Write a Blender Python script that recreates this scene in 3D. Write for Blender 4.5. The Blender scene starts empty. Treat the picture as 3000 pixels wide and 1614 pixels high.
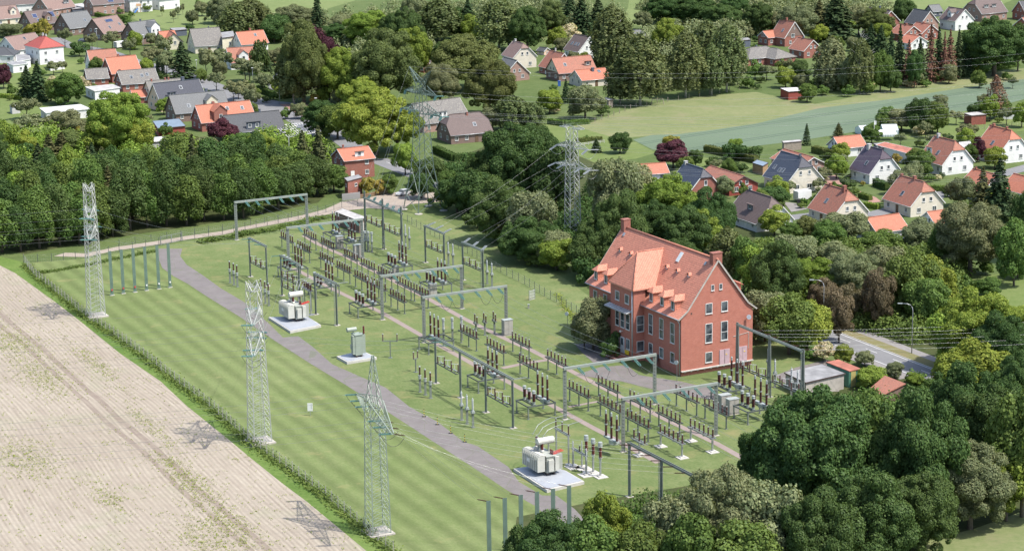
import bpy, math, random
import numpy as np
from mathutils import Vector, Matrix
random.seed(7)
R = math.radians
scn = bpy.context.scene
COL = scn.collection

# ------------------------------------------------------------------ camera
CH = 115.0
CF, CT_, CR = 6634.18, 0.235953, -0.0155303
_c, _s = math.cos(CT_), math.sin(CT_)
_R = Vector((1, 0, 0)); _U = Vector((0, _s, _c)); _F = Vector((0, _c, -_s))
_cr, _sr = math.cos(CR), math.sin(CR)
_R2 = _cr * _R + _sr * _U; _U2 = -_sr * _R + _cr * _U
cam_d = bpy.data.cameras.new('camera'); cam = bpy.data.objects.new('camera', cam_d); COL.objects.link(cam)
_m = Matrix((( _R2.x, _U2.x, -_F.x, 0), (_R2.y, _U2.y, -_F.y, 0), (_R2.z, _U2.z, -_F.z, CH), (0, 0, 0, 1)))
cam.matrix_world = _m
cam_d.sensor_width = 36.0; cam_d.lens = CF / 3000 * 36.0
cam_d.clip_start = 1.0; cam_d.clip_end = 6000.0
scn.camera = cam

# ------------------------------------------------------------------ world, sun, exposure
SUN_EL, SUN_RZ = R(59), R(116)
w = bpy.data.worlds.new('World'); scn.world = w; w.use_nodes = True
nt = w.node_tree; bg = nt.nodes['Background']
sky = nt.nodes.new('ShaderNodeTexSky'); sky.sky_type = 'NISHITA'; sky.sun_disc = False
sky.sun_elevation = SUN_EL; sky.sun_rotation = SUN_RZ; sky.air_density = 1.0; sky.dust_density = 2.0
nt.links.new(sky.outputs[0], bg.inputs[0]); bg.inputs[1].default_value = 0.15
sl = bpy.data.lights.new('sun', 'SUN'); sl.energy = 3.5; sl.angle = R(0.53); sl.color = (1.0, 0.95, 0.88)
so = bpy.data.objects.new('sun', sl); COL.objects.link(so)
_sd = Vector((math.sin(SUN_RZ) * math.cos(SUN_EL), math.cos(SUN_RZ) * math.cos(SUN_EL), math.sin(SUN_EL)))
so.rotation_euler = _sd.to_track_quat('Z', 'Y').to_euler(); so.location = (200, 200, 300)
scn.view_settings.view_transform = 'Standard'; scn.view_settings.look = 'None'
scn.view_settings.exposure = 0.88; scn.view_settings.gamma = 1.0
scn.render.engine = 'CYCLES'
scn.cycles.max_bounces = 5; scn.cycles.diffuse_bounces = 2; scn.cycles.glossy_bounces = 2
scn.cycles.transmission_bounces = 3; scn.cycles.volume_bounces = 0; scn.cycles.transparent_max_bounces = 6
scn.cycles.caustics_reflective = False; scn.cycles.caustics_refractive = False

def S(x, y, h=0.0):
    """point on the horizontal plane z=h seen at photograph pixel (x, y) of 3000 x 1614"""
    d = _F * CF + _R2 * (x - 1500) + _U2 * (807 - y)
    t = (h - CH) / d.z
    return Vector((d.x * t, d.y * t, h))
K = 1.1646
def Fp(x, y, h=0.0): return S(x * K, y * K, h)
def proj(P):
    d = Vector(P) - Vector((0, 0, CH)); z = d.dot(_F)
    return (1500 + CF * d.dot(_R2) / z, 807 - CF * d.dot(_U2) / z)
def height_at(x, yb, yt, dx=0):
    g = S(x, yb); lo, hi = 0.0, 90.0
    for _ in range(40):
        m = (lo + hi) / 2
        if proj((g.x, g.y, m))[1] > yt: lo = m
        else: hi = m
    return m
AZ = R(26.557)
DA = Vector((math.cos(AZ), math.sin(AZ), 0)); DB = Vector((-math.sin(AZ), math.cos(AZ), 0))

# ------------------------------------------------------------------ object helpers
def link(o):
    COL.objects.link(o); return o
THINGS = []
def tag(o, label=None, cat=None, group=None, kind=None, at=None, near=False):
    if label: o['label'] = label
    if cat: o['category'] = cat
    if group: o['group'] = group
    if kind: o['kind'] = kind
    if near: THINGS.append((o, label, at if at is not None else Vector(o.location)))
    return o
def thing(name, label, cat, loc=(0, 0, 0), rz=0.0, group=None, near=False):
    o = bpy.data.objects.new(name, None); o.empty_display_size = 0.5
    o.location = loc; o.rotation_euler = (0, 0, rz); link(o)
    return tag(o, label, cat, group, None, None, near)
def obj(name, me, parent=None, loc=None, rz=None):
    o = bpy.data.objects.new(name, me); link(o)
    if parent is not None: o.parent = parent
    if loc is not None: o.location = loc
    if rz is not None: o.rotation_euler = (0, 0, rz)
    return o
def copy_tree(o, parent=None):
    c = o.copy(); COL.objects.link(c)
    if parent is not None: c.parent = parent
    for ch in list(o.children): copy_tree(ch, c)
    return c

class MB:
    def __init__(s): s.v = []; s.f = []; s.sm = []
    def add(s, vs, fs, smooth=False):
        n = len(s.v); s.v += [tuple(p) for p in vs]
        for f in fs: s.f.append(tuple(n + i for i in f)); s.sm.append(smooth)
        return s
    def box(s, c, d, rz=0.0):
        x, y, z = d[0] / 2, d[1] / 2, d[2] / 2; ca, sa = math.cos(rz), math.sin(rz)
        vs = []
        for sz in (-z, z):
            for a, b in ((-x, -y), (x, -y), (x, y), (-x, y)):
                vs.append((c[0] + a * ca - b * sa, c[1] + a * sa + b * ca, c[2] + sz))
        return s.add(vs, [(3, 2, 1, 0), (4, 5, 6, 7), (0, 1, 5, 4), (1, 2, 6, 5), (2, 3, 7, 6), (3, 0, 4, 7)])
    def bar(s, p, q, w, h=None, up=(0, 0, 1)):
        h = w if h is None else h
        p = Vector(p); q = Vector(q); d = (q - p)
        if d.length < 1e-6: return s
        d.normalize(); u = Vector(up)
        if abs(d.dot(u)) > .98: u = Vector((1, 0, 0))
        r = d.cross(u).normalized(); u = r.cross(d)
        vs = []
        for e in (p, q):
            for a, b in ((-1, -1), (1, -1), (1, 1), (-1, 1)): vs.append(e + r * a * w / 2 + u * b * h / 2)
        return s.add(vs, [(3, 2, 1, 0), (4, 5, 6, 7), (0, 1, 5, 4), (1, 2, 6, 5), (2, 3, 7, 6), (3, 0, 4, 7)])
    def tube(s, pts, rs, n=6, caps=True, smooth=True):
        pts = [Vector(p) for p in pts]
        if not isinstance(rs, (list, tuple)): rs = [rs] * len(pts)
        vs = []; fs = []
        for i, p in enumerate(pts):
            d = (pts[min(i + 1, len(pts) - 1)] - pts[max(i - 1, 0)]).normalized()
            u = Vector((0, 0, 1)) if abs(d.z) < .9 else Vector((1, 0, 0))
            r = d.cross(u).normalized(); u = r.cross(d)
            for k in range(n):
                a = 2 * math.pi * k / n
                vs.append(p + (r * math.cos(a) + u * math.sin(a)) * rs[i])
        for i in range(len(pts) - 1):
            for k in range(n):
                a = i * n + k; b = i * n + (k + 1) % n
                fs.append((b, a, a + n, b + n))
        s.add(vs, fs, smooth)
        if caps:
            m = len(s.v) - len(vs)
            s.f.append(tuple(m + k for k in range(n))); s.sm.append(False)
            s.f.append(tuple(m + len(vs) - n + k for k in reversed(range(n)))); s.sm.append(False)
        return s
    def lathe(s, base, prof, n=8, axis=None):
        b = Vector(base); ax = Vector(axis).normalized() if axis is not None else Vector((0, 0, 1))
        u = Vector((0, 0, 1)) if abs(ax.z) < .9 else Vector((1, 0, 0))
        r = ax.cross(u).normalized(); u = r.cross(ax)
        vs = []; fs = []
        for rr, z in prof:
            for k in range(n):
                a = 2 * math.pi * k / n
                vs.append(b + ax * z + (r * math.cos(a) + u * math.sin(a)) * rr)
        for i in range(len(prof) - 1):
            for k in range(n):
                a = i * n + k; c = i * n + (k + 1) % n
                fs.append((c, a, a + n, c + n))
        fs.append(tuple(range(n))); fs.append(tuple((len(prof) - 1) * n + k for k in reversed(range(n))))
        return s.add(vs, fs, False)
    def poly(s, pts): return s.add(pts, [tuple(range(len(pts)))])
    def prism(s, pts, z0, z1):
        n = len(pts); a = [(p[0], p[1], z0) for p in pts]; b = [(p[0], p[1], z1) for p in pts]
        ar = sum(pts[i][0] * pts[(i + 1) % n][1] - pts[(i + 1) % n][0] * pts[i][1] for i in range(n))
        if ar < 0: a.reverse(); b.reverse()
        return s.add(a + b, [tuple(reversed(range(n))), tuple(range(n, 2 * n))] + [(i, (i + 1) % n, n + (i + 1) % n, n + i) for i in range(n)])
    def slab(s, polys, t, down=(0, 0, -1)):
        """closed sheet of thickness t below the given top polygons"""
        key = {}; vs = []
        def idx(p):
            k = tuple(round(c, 4) for c in p)
            if k not in key: key[k] = len(vs); vs.append(Vector(p))
            return key[k]
        F = []
        for pl in polys:
            f = []
            for p in pl:
                i = idx(p)
                if not f or f[-1] != i: f.append(i)
            if f[0] == f[-1]: f.pop()
            if len(f) < 3: continue
            nrm = Vector((0, 0, 0))
            for i in range(len(f)): nrm += vs[f[i]].cross(vs[f[(i + 1) % len(f)]])
            if nrm.z < 0: f.reverse()
            F.append(f)
        ed = {}
        for f in F:
            for i in range(len(f)):
                e = (f[i], f[(i + 1) % len(f)])
                ed[e] = 1
        n = len(vs); dn = Vector(down) * t
        fs = [tuple(f) for f in F] + [tuple(n + i for i in reversed(f)) for f in F]
        for (a, b) in ed:
            if (b, a) not in ed: fs.append((b, a, n + a, n + b))
        return s.add(vs + [v + dn for v in vs], fs)
    def mesh(s, name, mat, off=None):
        me = bpy.data.meshes.new(name)
        vs = s.v if off is None else [(v[0] - off[0], v[1] - off[1], v[2] - off[2]) for v in s.v]
        me.from_pydata(vs, [], s.f)
        me.polygons.foreach_set('use_smooth', s.sm)
        uvl = me.uv_layers.new(name='uv')
        nl = len(me.loops); no = np.empty(len(me.polygons) * 3); me.polygons.foreach_get('normal', no); no = no.reshape(-1, 3)
        co = np.empty(len(me.vertices) * 3); me.vertices.foreach_get('co', co); co = co.reshape(-1, 3)
        li = np.empty(nl, dtype=np.int32); me.loops.foreach_get('vertex_index', li)
        lt = np.empty(len(me.polygons), dtype=np.int32); me.polygons.foreach_get('loop_total', lt)
        nn = np.repeat(no, lt, axis=0)
        tx = np.stack([-nn[:, 1], nn[:, 0], np.zeros(nl)], 1); ln = np.linalg.norm(tx, axis=1)
        flat = ln < .05
        tx[flat] = (1, 0, 0); ln[flat] = 1; tx /= ln[:, None]
        ty = np.cross(nn, tx)
        p = co[li]
        uv = np.stack([(p * tx).sum(1), (p * ty).sum(1)], 1).astype(np.float32)
        uvl.data.foreach_set('uv', uv.ravel())
        me.materials.append(mat)
        me.update()
        return me
    def build(s, name, mat, parent=None, off=None):
        return obj(name, s.mesh(name, mat, off), parent)
# ------------------------------------------------------------------ materials
_M = {}
def newmat(name):
    m = bpy.data.materials.new(name); m.use_nodes = True
    nt = m.node_tree; b = nt.nodes['Principled BSDF']
    return m, nt, b
def N(nt, t, **kw):
    n = nt.nodes.new(t)
    for k, v in kw.items(): setattr(n, k, v)
    return n
def noise(nt, co, scale, detail=4, rough=.55):
    n = N(nt, 'ShaderNodeTexNoise'); n.inputs['Scale'].default_value = scale; n.inputs['Detail'].default_value = detail
    n.inputs['Roughness'].default_value = rough
    if co is not None: nt.links.new(co, n.inputs['Vector'])
    return n.outputs['Fac']
def ramp(nt, fac, stops):
    r = N(nt, 'ShaderNodeValToRGB'); e = r.color_ramp.elements
    while len(e) < len(stops): e.new(.5)
    for i, (p, c) in enumerate(stops):
        e[i].position = p; e[i].color = (c[0], c[1], c[2], 1)
    nt.links.new(fac, r.inputs[0]); return r.outputs[0]
def mix(nt, fac, a, b, mode='MIX'):
    m = N(nt, 'ShaderNodeMix', data_type='RGBA', blend_type=mode)
    for s, v in ((m.inputs[0], fac), (m.inputs[6], a), (m.inputs[7], b)):
        if isinstance(v, (int, float)): s.default_value = v
        elif isinstance(v, tuple): s.default_value = (v[0], v[1], v[2], 1)
        else: nt.links.new(v, s)
    return m.outputs[2]
def mth(nt, op, a, b=0.0, c=None):
    m = N(nt, 'ShaderNodeMath', operation=op)
    for i, v in enumerate((a, b) if c is None else (a, b, c)):
        if isinstance(v, (int, float)): m.inputs[i].default_value = v
        else: nt.links.new(v, m.inputs[i])
    return m.outputs[0]
def coords(nt, k='Object'): return N(nt, 'ShaderNodeTexCoord').outputs[k]
def worldpos(nt): return N(nt, 'ShaderNodeNewGeometry').outputs['Position']
def sc(c, k): return tuple(min(1, x * k) for x in c)

def plain(name, col, rough=.7, var=.18, scale=1.5, metal=0.0, bump=0.0):
    if name in _M: return _M[name]
    m, nt, b = newmat(name)
    f = noise(nt, coords(nt), scale, 5)
    c = ramp(nt, f, [(.3, sc(col, 1 - var)), (.7, sc(col, 1 + var))])
    nt.links.new(c, b.inputs['Base Color']); b.inputs['Roughness'].default_value = rough; b.inputs['Metallic'].default_value = metal
    _M[name] = m; return m

def roofmat(name, c1, c2, line=.45, row=.34, rough=.75, moss=None, glaze=0, colw=.3):
    """tiled roof: rows of tiles by real size from metric uv, tile to tile colour, stains"""
    if name in _M: return _M[name]
    m, nt, b = newmat(name)
    uv = coords(nt, 'UV')
    br = N(nt, 'ShaderNodeTexBrick'); br.offset = 0.0; br.inputs['Scale'].default_value = 1.0
    br.inputs['Brick Width'].default_value = colw; br.inputs['Row Height'].default_value = row
    br.inputs['Mortar Size'].default_value = .035; br.inputs['Mortar Smooth'].default_value = .3; br.inputs['Bias'].default_value = 0.0
    br.inputs['Color1'].default_value = (*c1, 1); br.inputs['Color2'].default_value = (*c2, 1)
    br.inputs['Mortar'].default_value = (*sc(c1, line), 1)
    nt.links.new(uv, br.inputs['Vector'])
    ob = coords(nt)
    f = noise(nt, ob, .55, 6, .65)
    c = mix(nt, ramp(nt, f, [(.42, (0, 0, 0)), (.75, (.7, .7, .7))]), br.outputs['Color'], mix(nt, .5, br.outputs['Color'], sc(c1, .66)))
    if moss:
        g = noise(nt, ob, 2.2, 6, .7)
        c = mix(nt, ramp(nt, g, [(.5, (0, 0, 0)), (.68, (.8, .8, .8))]), c, moss)
    nt.links.new(c, b.inputs['Base Color']); b.inputs['Roughness'].default_value = rough
    # tile relief: each course rises towards its lower edge
    sep = N(nt, 'ShaderNodeSeparateXYZ'); nt.links.new(uv, sep.inputs[0])
    v = mth(nt, 'FRACT', mth(nt, 'DIVIDE', sep.outputs[1], row)); u = mth(nt, 'SINE', mth(nt, 'MULTIPLY', sep.outputs[0], 2 * math.pi / colw))
    hgt = mth(nt, 'ADD', mth(nt, 'MULTIPLY', v, -1.0), mth(nt, 'MULTIPLY', u, .35))
    bp = N(nt, 'ShaderNodeBump'); bp.inputs['Strength'].default_value = .45 if not glaze else 1.0; bp.inputs['Distance'].default_value = .04 if not glaze else .07
    nt.links.new(hgt, bp.inputs['Height']); nt.links.new(bp.outputs[0], b.inputs['Normal'])
    if glaze: b.inputs['Coat Weight'].default_value = glaze; b.inputs['Coat Roughness'].default_value = .12
    _M[name] = m; return m

def brickmat(name, c1, c2, mortar):
    if name in _M: return _M[name]
    m, nt, b = newmat(name)
    uv = coords(nt, 'UV')
    br = N(nt, 'ShaderNodeTexBrick'); br.inputs['Scale'].default_value = 1.0
    br.inputs['Brick Width'].default_value = .5; br.inputs['Row Height'].default_value = .16; br.inputs['Mortar Size'].default_value = .018
    br.inputs['Mortar Smooth'].default_value = .4
    br.inputs['Color1'].default_value = (*c1, 1); br.inputs['Color2'].default_value = (*c2, 1); br.inputs['Mortar'].default_value = (*mortar, 1)
    nt.links.new(uv, br.inputs['Vector'])
    f = noise(nt, coords(nt), .8, 6, .65)
    c = mix(nt, ramp(nt, f, [(.3, (0, 0, 0)), (.75, (1, 1, 1))]), br.outputs['Color'], mix(nt, .55, br.outputs['Color'], sc(c1, .65)))
    nt.links.new(c, b.inputs['Base Color']); b.inputs['Roughness'].default_value = .9
    _M[name] = m; return m

def plaster(name, col):
    if name in _M: return _M[name]
    m, nt, b = newmat(name)
    sep = N(nt, 'ShaderNodeSeparateXYZ'); ob = coords(nt); nt.links.new(ob, sep.inputs[0])
    f = noise(nt, ob, .9, 6, .7)
    c = ramp(nt, f, [(.3, sc(col, .86)), (.65, sc(col, 1.03))])
    nt.links.new(c, b.inputs['Base Color']); b.inputs['Roughness'].default_value = .85
    _M[name] = m; return m

def leafmat(name, dark, light, trans=.22, rnd=.30):
    if name in _M: return _M[name]
    m, nt, b = newmat(name); nt.nodes.remove(b)
    out = nt.nodes['Material Output']
    isl = N(nt, 'ShaderNodeNewGeometry').outputs['Random Per Island']
    oi = N(nt, 'ShaderNodeObjectInfo').outputs['Random']
    ob = coords(nt)
    f = noise(nt, ob, .35, 3)
    t = mth(nt, 'ADD', mth(nt, 'MULTIPLY', isl, .55), mth(nt, 'MULTIPLY', f, .45))
    c = ramp(nt, t, [(.15, dark), (.8, light)])
    k = mth(nt, 'ADD', mth(nt, 'MULTIPLY', oi, rnd), 1 - rnd / 2)
    cc = N(nt, 'ShaderNodeHueSaturation'); nt.links.new(c, cc.inputs['Color']); nt.links.new(k, cc.inputs['Value'])
    hs = mth(nt, 'ADD', mth(nt, 'MULTIPLY', mth(nt, 'FRACT', mth(nt, 'MULTIPLY', oi, 7.31)), .035), .483)
    nt.links.new(hs, cc.inputs['Hue'])
    d = N(nt, 'ShaderNodeBsdfDiffuse'); nt.links.new(cc.outputs[0], d.inputs['Color'])
    tr = N(nt, 'ShaderNodeBsdfTranslucent'); nt.links.new(mix(nt, 1.0, cc.outputs[0], (1.0, 1.0, .55), 'MULTIPLY'), tr.inputs['Color'])
    ms = N(nt, 'ShaderNodeMixShader'); ms.inputs[0].default_value = trans
    nt.links.new(d.outputs[0], ms.inputs[1]); nt.links.new(tr.outputs[0], ms.inputs[2])
    gl = N(nt, 'ShaderNodeBsdfGlossy'); gl.inputs['Roughness'].default_value = .45; gl.inputs['Color'].default_value = (.9, .95, .9, 1)
    m2 = N(nt, 'ShaderNodeMixShader'); m2.inputs[0].default_value = .006
    nt.links.new(ms.outputs[0], m2.inputs[1]); nt.links.new(gl.outputs[0], m2.inputs[2])
    nt.links.new(m2.outputs[0], out.inputs[0])
    _M[name] = m; return m

_LF = lambda n, a, b, t=.30: leafmat(n, (a[0] * 2.3, a[1] * 1.8, a[2] * 1.7), (b[0] * 1.75, b[1] * 1.36, b[2] * 1.3), t)
LEAF = dict(
    oak=_LF('leaf_mid_green', (.028, .062, .017), (.085, .155, .040)),
    dark=_LF('leaf_dark_green', (.018, .044, .015), (.055, .108, .034)),
    lime=_LF('leaf_bright_green', (.050, .100, .018), (.150, .235, .045)),
    olive=_LF('leaf_olive', (.036, .060, .022), (.088, .132, .044)),
    brown=_LF('leaf_brownish', (.040, .046, .028), (.105, .110, .066)),
    grey=_LF('leaf_grey_green', (.045, .075, .038), (.140, .190, .098)),
    birch=_LF('leaf_birch', (.036, .064, .026), (.100, .150, .062)),
    purple=_LF('leaf_purple', (.020, .010, .015), (.060, .028, .038), .1),
    yellow=_LF('leaf_yellow_green', (.07, .09, .02), (.20, .21, .05)),
    spruce=_LF('needles_dark', (.012, .030, .014), (.042, .078, .034), .05),
    blue=_LF('needles_olive', (.022, .036, .016), (.075, .098, .042), .05),
    dead=_LF('needles_brown', (.050, .034, .024), (.130, .092, .066), .05),
    flower=_LF('leaf_blossom', (.06, .11, .03), (.42, .44, .32)),
)
bark = plain('bark', (.10, .085, .065), .95, .3, 3)
bark_w = plain('bark_birch', (.45, .44, .40), .9, .3, 2)

steel = plain('steel_greygreen', (.175, .195, .175), .55, .14, .6, .25)
steel_d = plain('steel_dark', (.095, .11, .10), .6, .2, .9, .2)
steel_l = plain('steel_light', (.26, .285, .25), .5, .12, .6, .2)
steel_g = plain('steel_green', (.12, .18, .145), .55, .15, .6, .2)
galv = plain('galvanised', (.36, .375, .38), .42, .12, 2, .5)
porc_b = plain('porcelain_brown', (.065, .026, .022), .25, .2, 3)
porc_r = plain('porcelain_redbrown', (.13, .035, .03), .25, .2, 3)
porc_g = plain('porcelain_grey', (.34, .36, .36), .35, .15, 3)
cap_g = plain('cap_grey', (.36, .39, .37), .45, .12, 3, .2)
glassteal = plain('insulator_glass', (.10, .21, .195), .18, .25, 4)
trafo = plain('transformer_paint', (.33, .345, .30), .5, .12, .7)
trafo_w = plain('transformer_white', (.46, .46, .41), .45, .1, .7)
trafo_g = plain('transformer_greygreen', (.25, .29, .24), .5, .1, .7)
conc = plain('concrete', (.36, .335, .295), .9, .18, .8)
concw = plain('concrete_light', (.44, .425, .39), .9, .14, .8)
grate = plain('grating', (.33, .35, .375), .6, .08, .9, .2)
boxgrey = plain('cabinet_grey', (.32, .305, .275), .7, .14, 1)
wirem = plain('wire_metal', (.30, .31, .30), .35, .05, 1, .6)
wired = plain('cable_black', (.06, .06, .06), .5, .05, 1)
black = plain('black_paint', (.03, .03, .03), .6)
yellow = plain('yellow_paint', (.70, .50, .04), .6)
whitep = plain('white_paint', (.68, .68, .66), .5, .04)
redp = plain('red_paint', (.50, .05, .04), .6)
wood = plain('wood_grey', (.25, .21, .17), .9, .25, 2)
woodr = plain('wood_red', (.22, .07, .05), .9, .2, 2)
woodb = plain('wood_brown', (.30, .19, .10), .9, .2, 2)
greenp = plain('green_paint', (.10, .26, .18), .6, .15, 1.2)
pink = plain('door_mauve', (.42, .30, .33), .6, .1)
lead = plain('lead_flashing', (.30, .32, .35), .5, .15, 2, .3)
gutter = plain('gutter_zinc', (.48, .50, .52), .4, .1, 2, .4)

def glassmat():
    m, nt, b = newmat('window_glass')
    f = noise(nt, worldpos(nt), .6, 2)
    nt.links.new(ramp(nt, f, [(.35, (.02, .026, .032)), (.7, (.14, .16, .17))]), b.inputs['Base Color'])
    b.inputs['Roughness'].default_value = .08; b.inputs['IOR'].default_value = 1.5
    return m
glass = glassmat()
solar = plain('solar_cells', (.035, .05, .11), .15, .3, 1.2)
sglass = plain('greenhouse_glass', (.60, .66, .66), .2, .15, .8)

RF = dict(
    red=roofmat('roof_orange_red', (.47, .172, .102), (.40, .140, .084)),
    red2=roofmat('roof_red_brown', (.27, .11, .08), (.22, .09, .068)),
    redw=roofmat('roof_red_weathered', (.38, .150, .096), (.30, .118, .080), moss=(.16, .11, .075)),
    newred=roofmat('roof_bright_red', (.38, .085, .068), (.34, .075, .06)),
    pink=roofmat('roof_pink_brown', (.25, .165, .140), (.21, .140, .120)),
    brown=roofmat('roof_brown', (.145, .105, .095), (.115, .085, .078)),
    grey=roofmat('roof_grey', (.155, .160, .160), (.130, .135, .135)),
    dark=roofmat('roof_dark_grey', (.080, .084, .090), (.062, .066, .072)),
    weath=roofmat('roof_weathered', (.175, .165, .150), (.145, .135, .125), moss=(.27, .25, .21)),
    black=roofmat('roof_glazed_black', (.020, .026, .040), (.014, .018, .030), line=1.6, glaze=.8),
    purple=roofmat('roof_glazed_purple', (.050, .032, .050), (.034, .022, .036), line=1.4, glaze=.5),
)
WL = dict(
    white=plaster('wall_white', (.66, .66, .64)), cream=plaster('wall_cream', (.60, .55, .46)),
    beige=plaster('wall_beige', (.60, .55, .42)), peach=plaster('wall_peach', (.62, .45, .34)),
    brick=brickmat('wall_red_brick', (.30, .095, .065), (.24, .075, .055), (.30, .22, .18)),
    bigbrick=brickmat('wall_orange_brick', (.43, .138, .092), (.35, .108, .074), (.40, .25, .20)),
    brown=brickmat('wall_brown_brick', (.19, .12, .095), (.15, .095, .078), (.25, .21, .18)),
    pinkb=brickmat('wall_pink_brick', (.34, .20, .16), (.28, .165, .135), (.36, .30, .26)),
    slate=plaster('wall_dark_slate', (.085, .10, .13)), redwood=plaster('wall_red_wood', (.27, .06, .045)),
    grey=plaster('wall_grey', (.42, .42, .40)),
)
flatgrey = plain('bitumen_grey', (.23, .23, .23), .9, .3, .5)
flatlight = plain('roof_sheet_light', (.36, .35, .33), .8, .25, .6)
flatwhite = plain('roof_sheet_white', (.52, .52, .50), .7, .1, .6)
flatblue = plain('roof_sheet_blue', (.16, .21, .26), .6, .1, .6)
rust = plain('roof_rusty', (.33, .12, .08), .8, .35, .5)
trim = plaster('trim_white', (.64, .64, .62))
trim_d = plain('trim_dark', (.07, .05, .045), .6)
frame_b = plain('frame_brown', (.12, .07, .04), .6)
# ------------------------------------------------------------------ ground
def grassmat(name, cols, stripe=None, dry=None, fine=3.0, big=.03, bump=0):
    m, nt, b = newmat(name); P = worldpos(nt)
    f1 = noise(nt, P, big, 5, .6); f2 = noise(nt, P, fine, 5, .75); f3 = noise(nt, P, .25, 6, .7)
    t = mth(nt, 'ADD', mth(nt, 'MULTIPLY', f1, .35), mth(nt, 'ADD', mth(nt, 'MULTIPLY', f2, .40), mth(nt, 'MULTIPLY', f3, .35)))
    if stripe or fine >= 1.8:      # grass lies in streaks along the mowing direction
        sp = N(nt, 'ShaderNodeSeparateXYZ'); nt.links.new(P, sp.inputs[0]); a_ = R(-64.3); cb = N(nt, 'ShaderNodeCombineXYZ')
        nt.links.new(mth(nt, 'MULTIPLY', mth(nt, 'ADD', mth(nt, 'MULTIPLY', sp.outputs[0], -math.sin(a_)), mth(nt, 'MULTIPLY', sp.outputs[1], math.cos(a_))), 2.6), cb.inputs[0])
        nt.links.new(mth(nt, 'MULTIPLY', mth(nt, 'ADD', mth(nt, 'MULTIPLY', sp.outputs[0], math.cos(a_)), mth(nt, 'MULTIPLY', sp.outputs[1], math.sin(a_))), .7), cb.inputs[1])
        t = mth(nt, 'ADD', mth(nt, 'MULTIPLY', t, .8), mth(nt, 'MULTIPLY', noise(nt, cb.outputs[0], 1.0, 6, .75), .30)); t = mth(nt, 'SUBTRACT', t, .05)
    c = ramp(nt, t, cols)
    if stripe:
        sep = N(nt, 'ShaderNodeSeparateXYZ'); nt.links.new(P, sep.inputs[0])
        an = R(stripe[0]); nx, ny = -math.sin(an), math.cos(an)
        wob = mth(nt, 'MULTIPLY', noise(nt, P, .05, 3), .25)
        d = mth(nt, 'ADD', mth(nt, 'ADD', mth(nt, 'MULTIPLY', sep.outputs[0], nx), mth(nt, 'MULTIPLY', sep.outputs[1], ny)), wob)
        s_ = mth(nt, 'SINE', mth(nt, 'MULTIPLY', d, 2 * math.pi / stripe[1]))
        k = mth(nt, 'MULTIPLY_ADD', s_, stripe[2], 1.0)
        hs = N(nt, 'ShaderNodeHueSaturation'); nt.links.new(c, hs.inputs['Color']); nt.links.new(k, hs.inputs['Value']); c = hs.outputs[0]
    if dry:
        g = noise(nt, P, dry[1], 6, .65)
        c = mix(nt, ramp(nt, g, [(dry[2], (0, 0, 0)), (dry[3], (1, 1, 1))]), c, dry[0])
    nt.links.new(c, b.inputs['Base Color']); b.inputs['Roughness'].default_value = .95
    b.inputs['Specular IOR Level'].default_value = .1
    return m
LAY = [0]
def sheet(name, pts, mat, z, label=None, cat=None, F=True, world=False):
    mb = MB(); P = [Vector((p[0], p[1], 0)) if world else (Fp(*p) if F else S(*p)) for p in pts]
    P = [Vector((p.x, p.y, z)) for p in P]
    ar = sum(P[i].x * P[(i + 1) % len(P)].y - P[(i + 1) % len(P)].x * P[i].y for i in range(len(P)))
    if ar < 0: P.reverse()
    mb.poly(P); o = mb.build(name, mat); o['kind'] = 'structure'
    return o
m_ground = grassmat('mat_garden_green', [(.30, (.045, .070, .022)), (.5, (.075, .108, .035)), (.68, (.120, .148, .058))], fine=1.2, big=.02)
m_lawn = grassmat('mat_mown_lawn', [(.34, (.082, .112, .038)), (.5, (.116, .150, .054)), (.66, (.160, .186, .080))], stripe=(-64.3, 3.7, .13), fine=2.2, dry=((.24, .22, .10), .12, .60, .78))
m_yard = grassmat('mat_yard_grass', [(.36, (.068, .100, .032)), (.5, (.105, .142, .050)), (.63, (.158, .184, .078))], fine=1.8, dry=((.20, .185, .085), .18, .54, .75))
m_verge = grassmat('mat_rough_verge', [(.33, (.045, .085, .018)), (.5, (.080, .135, .030)), (.68, (.14, .19, .055))], fine=1.4)
m_dry = grassmat('mat_dry_verge', [(.33, (.11, .12, .05)), (.5, (.18, .155, .08)), (.68, (.13, .15, .06))], fine=1.2)
m_mead = grassmat('mat_meadow', [(.33, (.095, .130, .048)), (.5, (.142, .168, .070)), (.66, (.195, .200, .100))], fine=.9, dry=((.205, .185, .110), .07, .53, .72))
m_mead2 = grassmat('mat_pasture', [(.33, (.088, .130, .044)), (.5, (.128, .168, .060)), (.66, (.170, .200, .082))], fine=.9)
m_gard = grassmat('mat_garden_lawn', [(.33, (.075, .112, .030)), (.5, (.110, .150, .046)), (.66, (.150, .180, .068))], fine=1.2)
m_bound = grassmat('mat_woodland_floor', [(.33, (.030, .040, .016)), (.5, (.048, .062, .022)), (.68, (.075, .080, .035))], fine=1.0)  # dark green ground colour of the woodland floor

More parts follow.
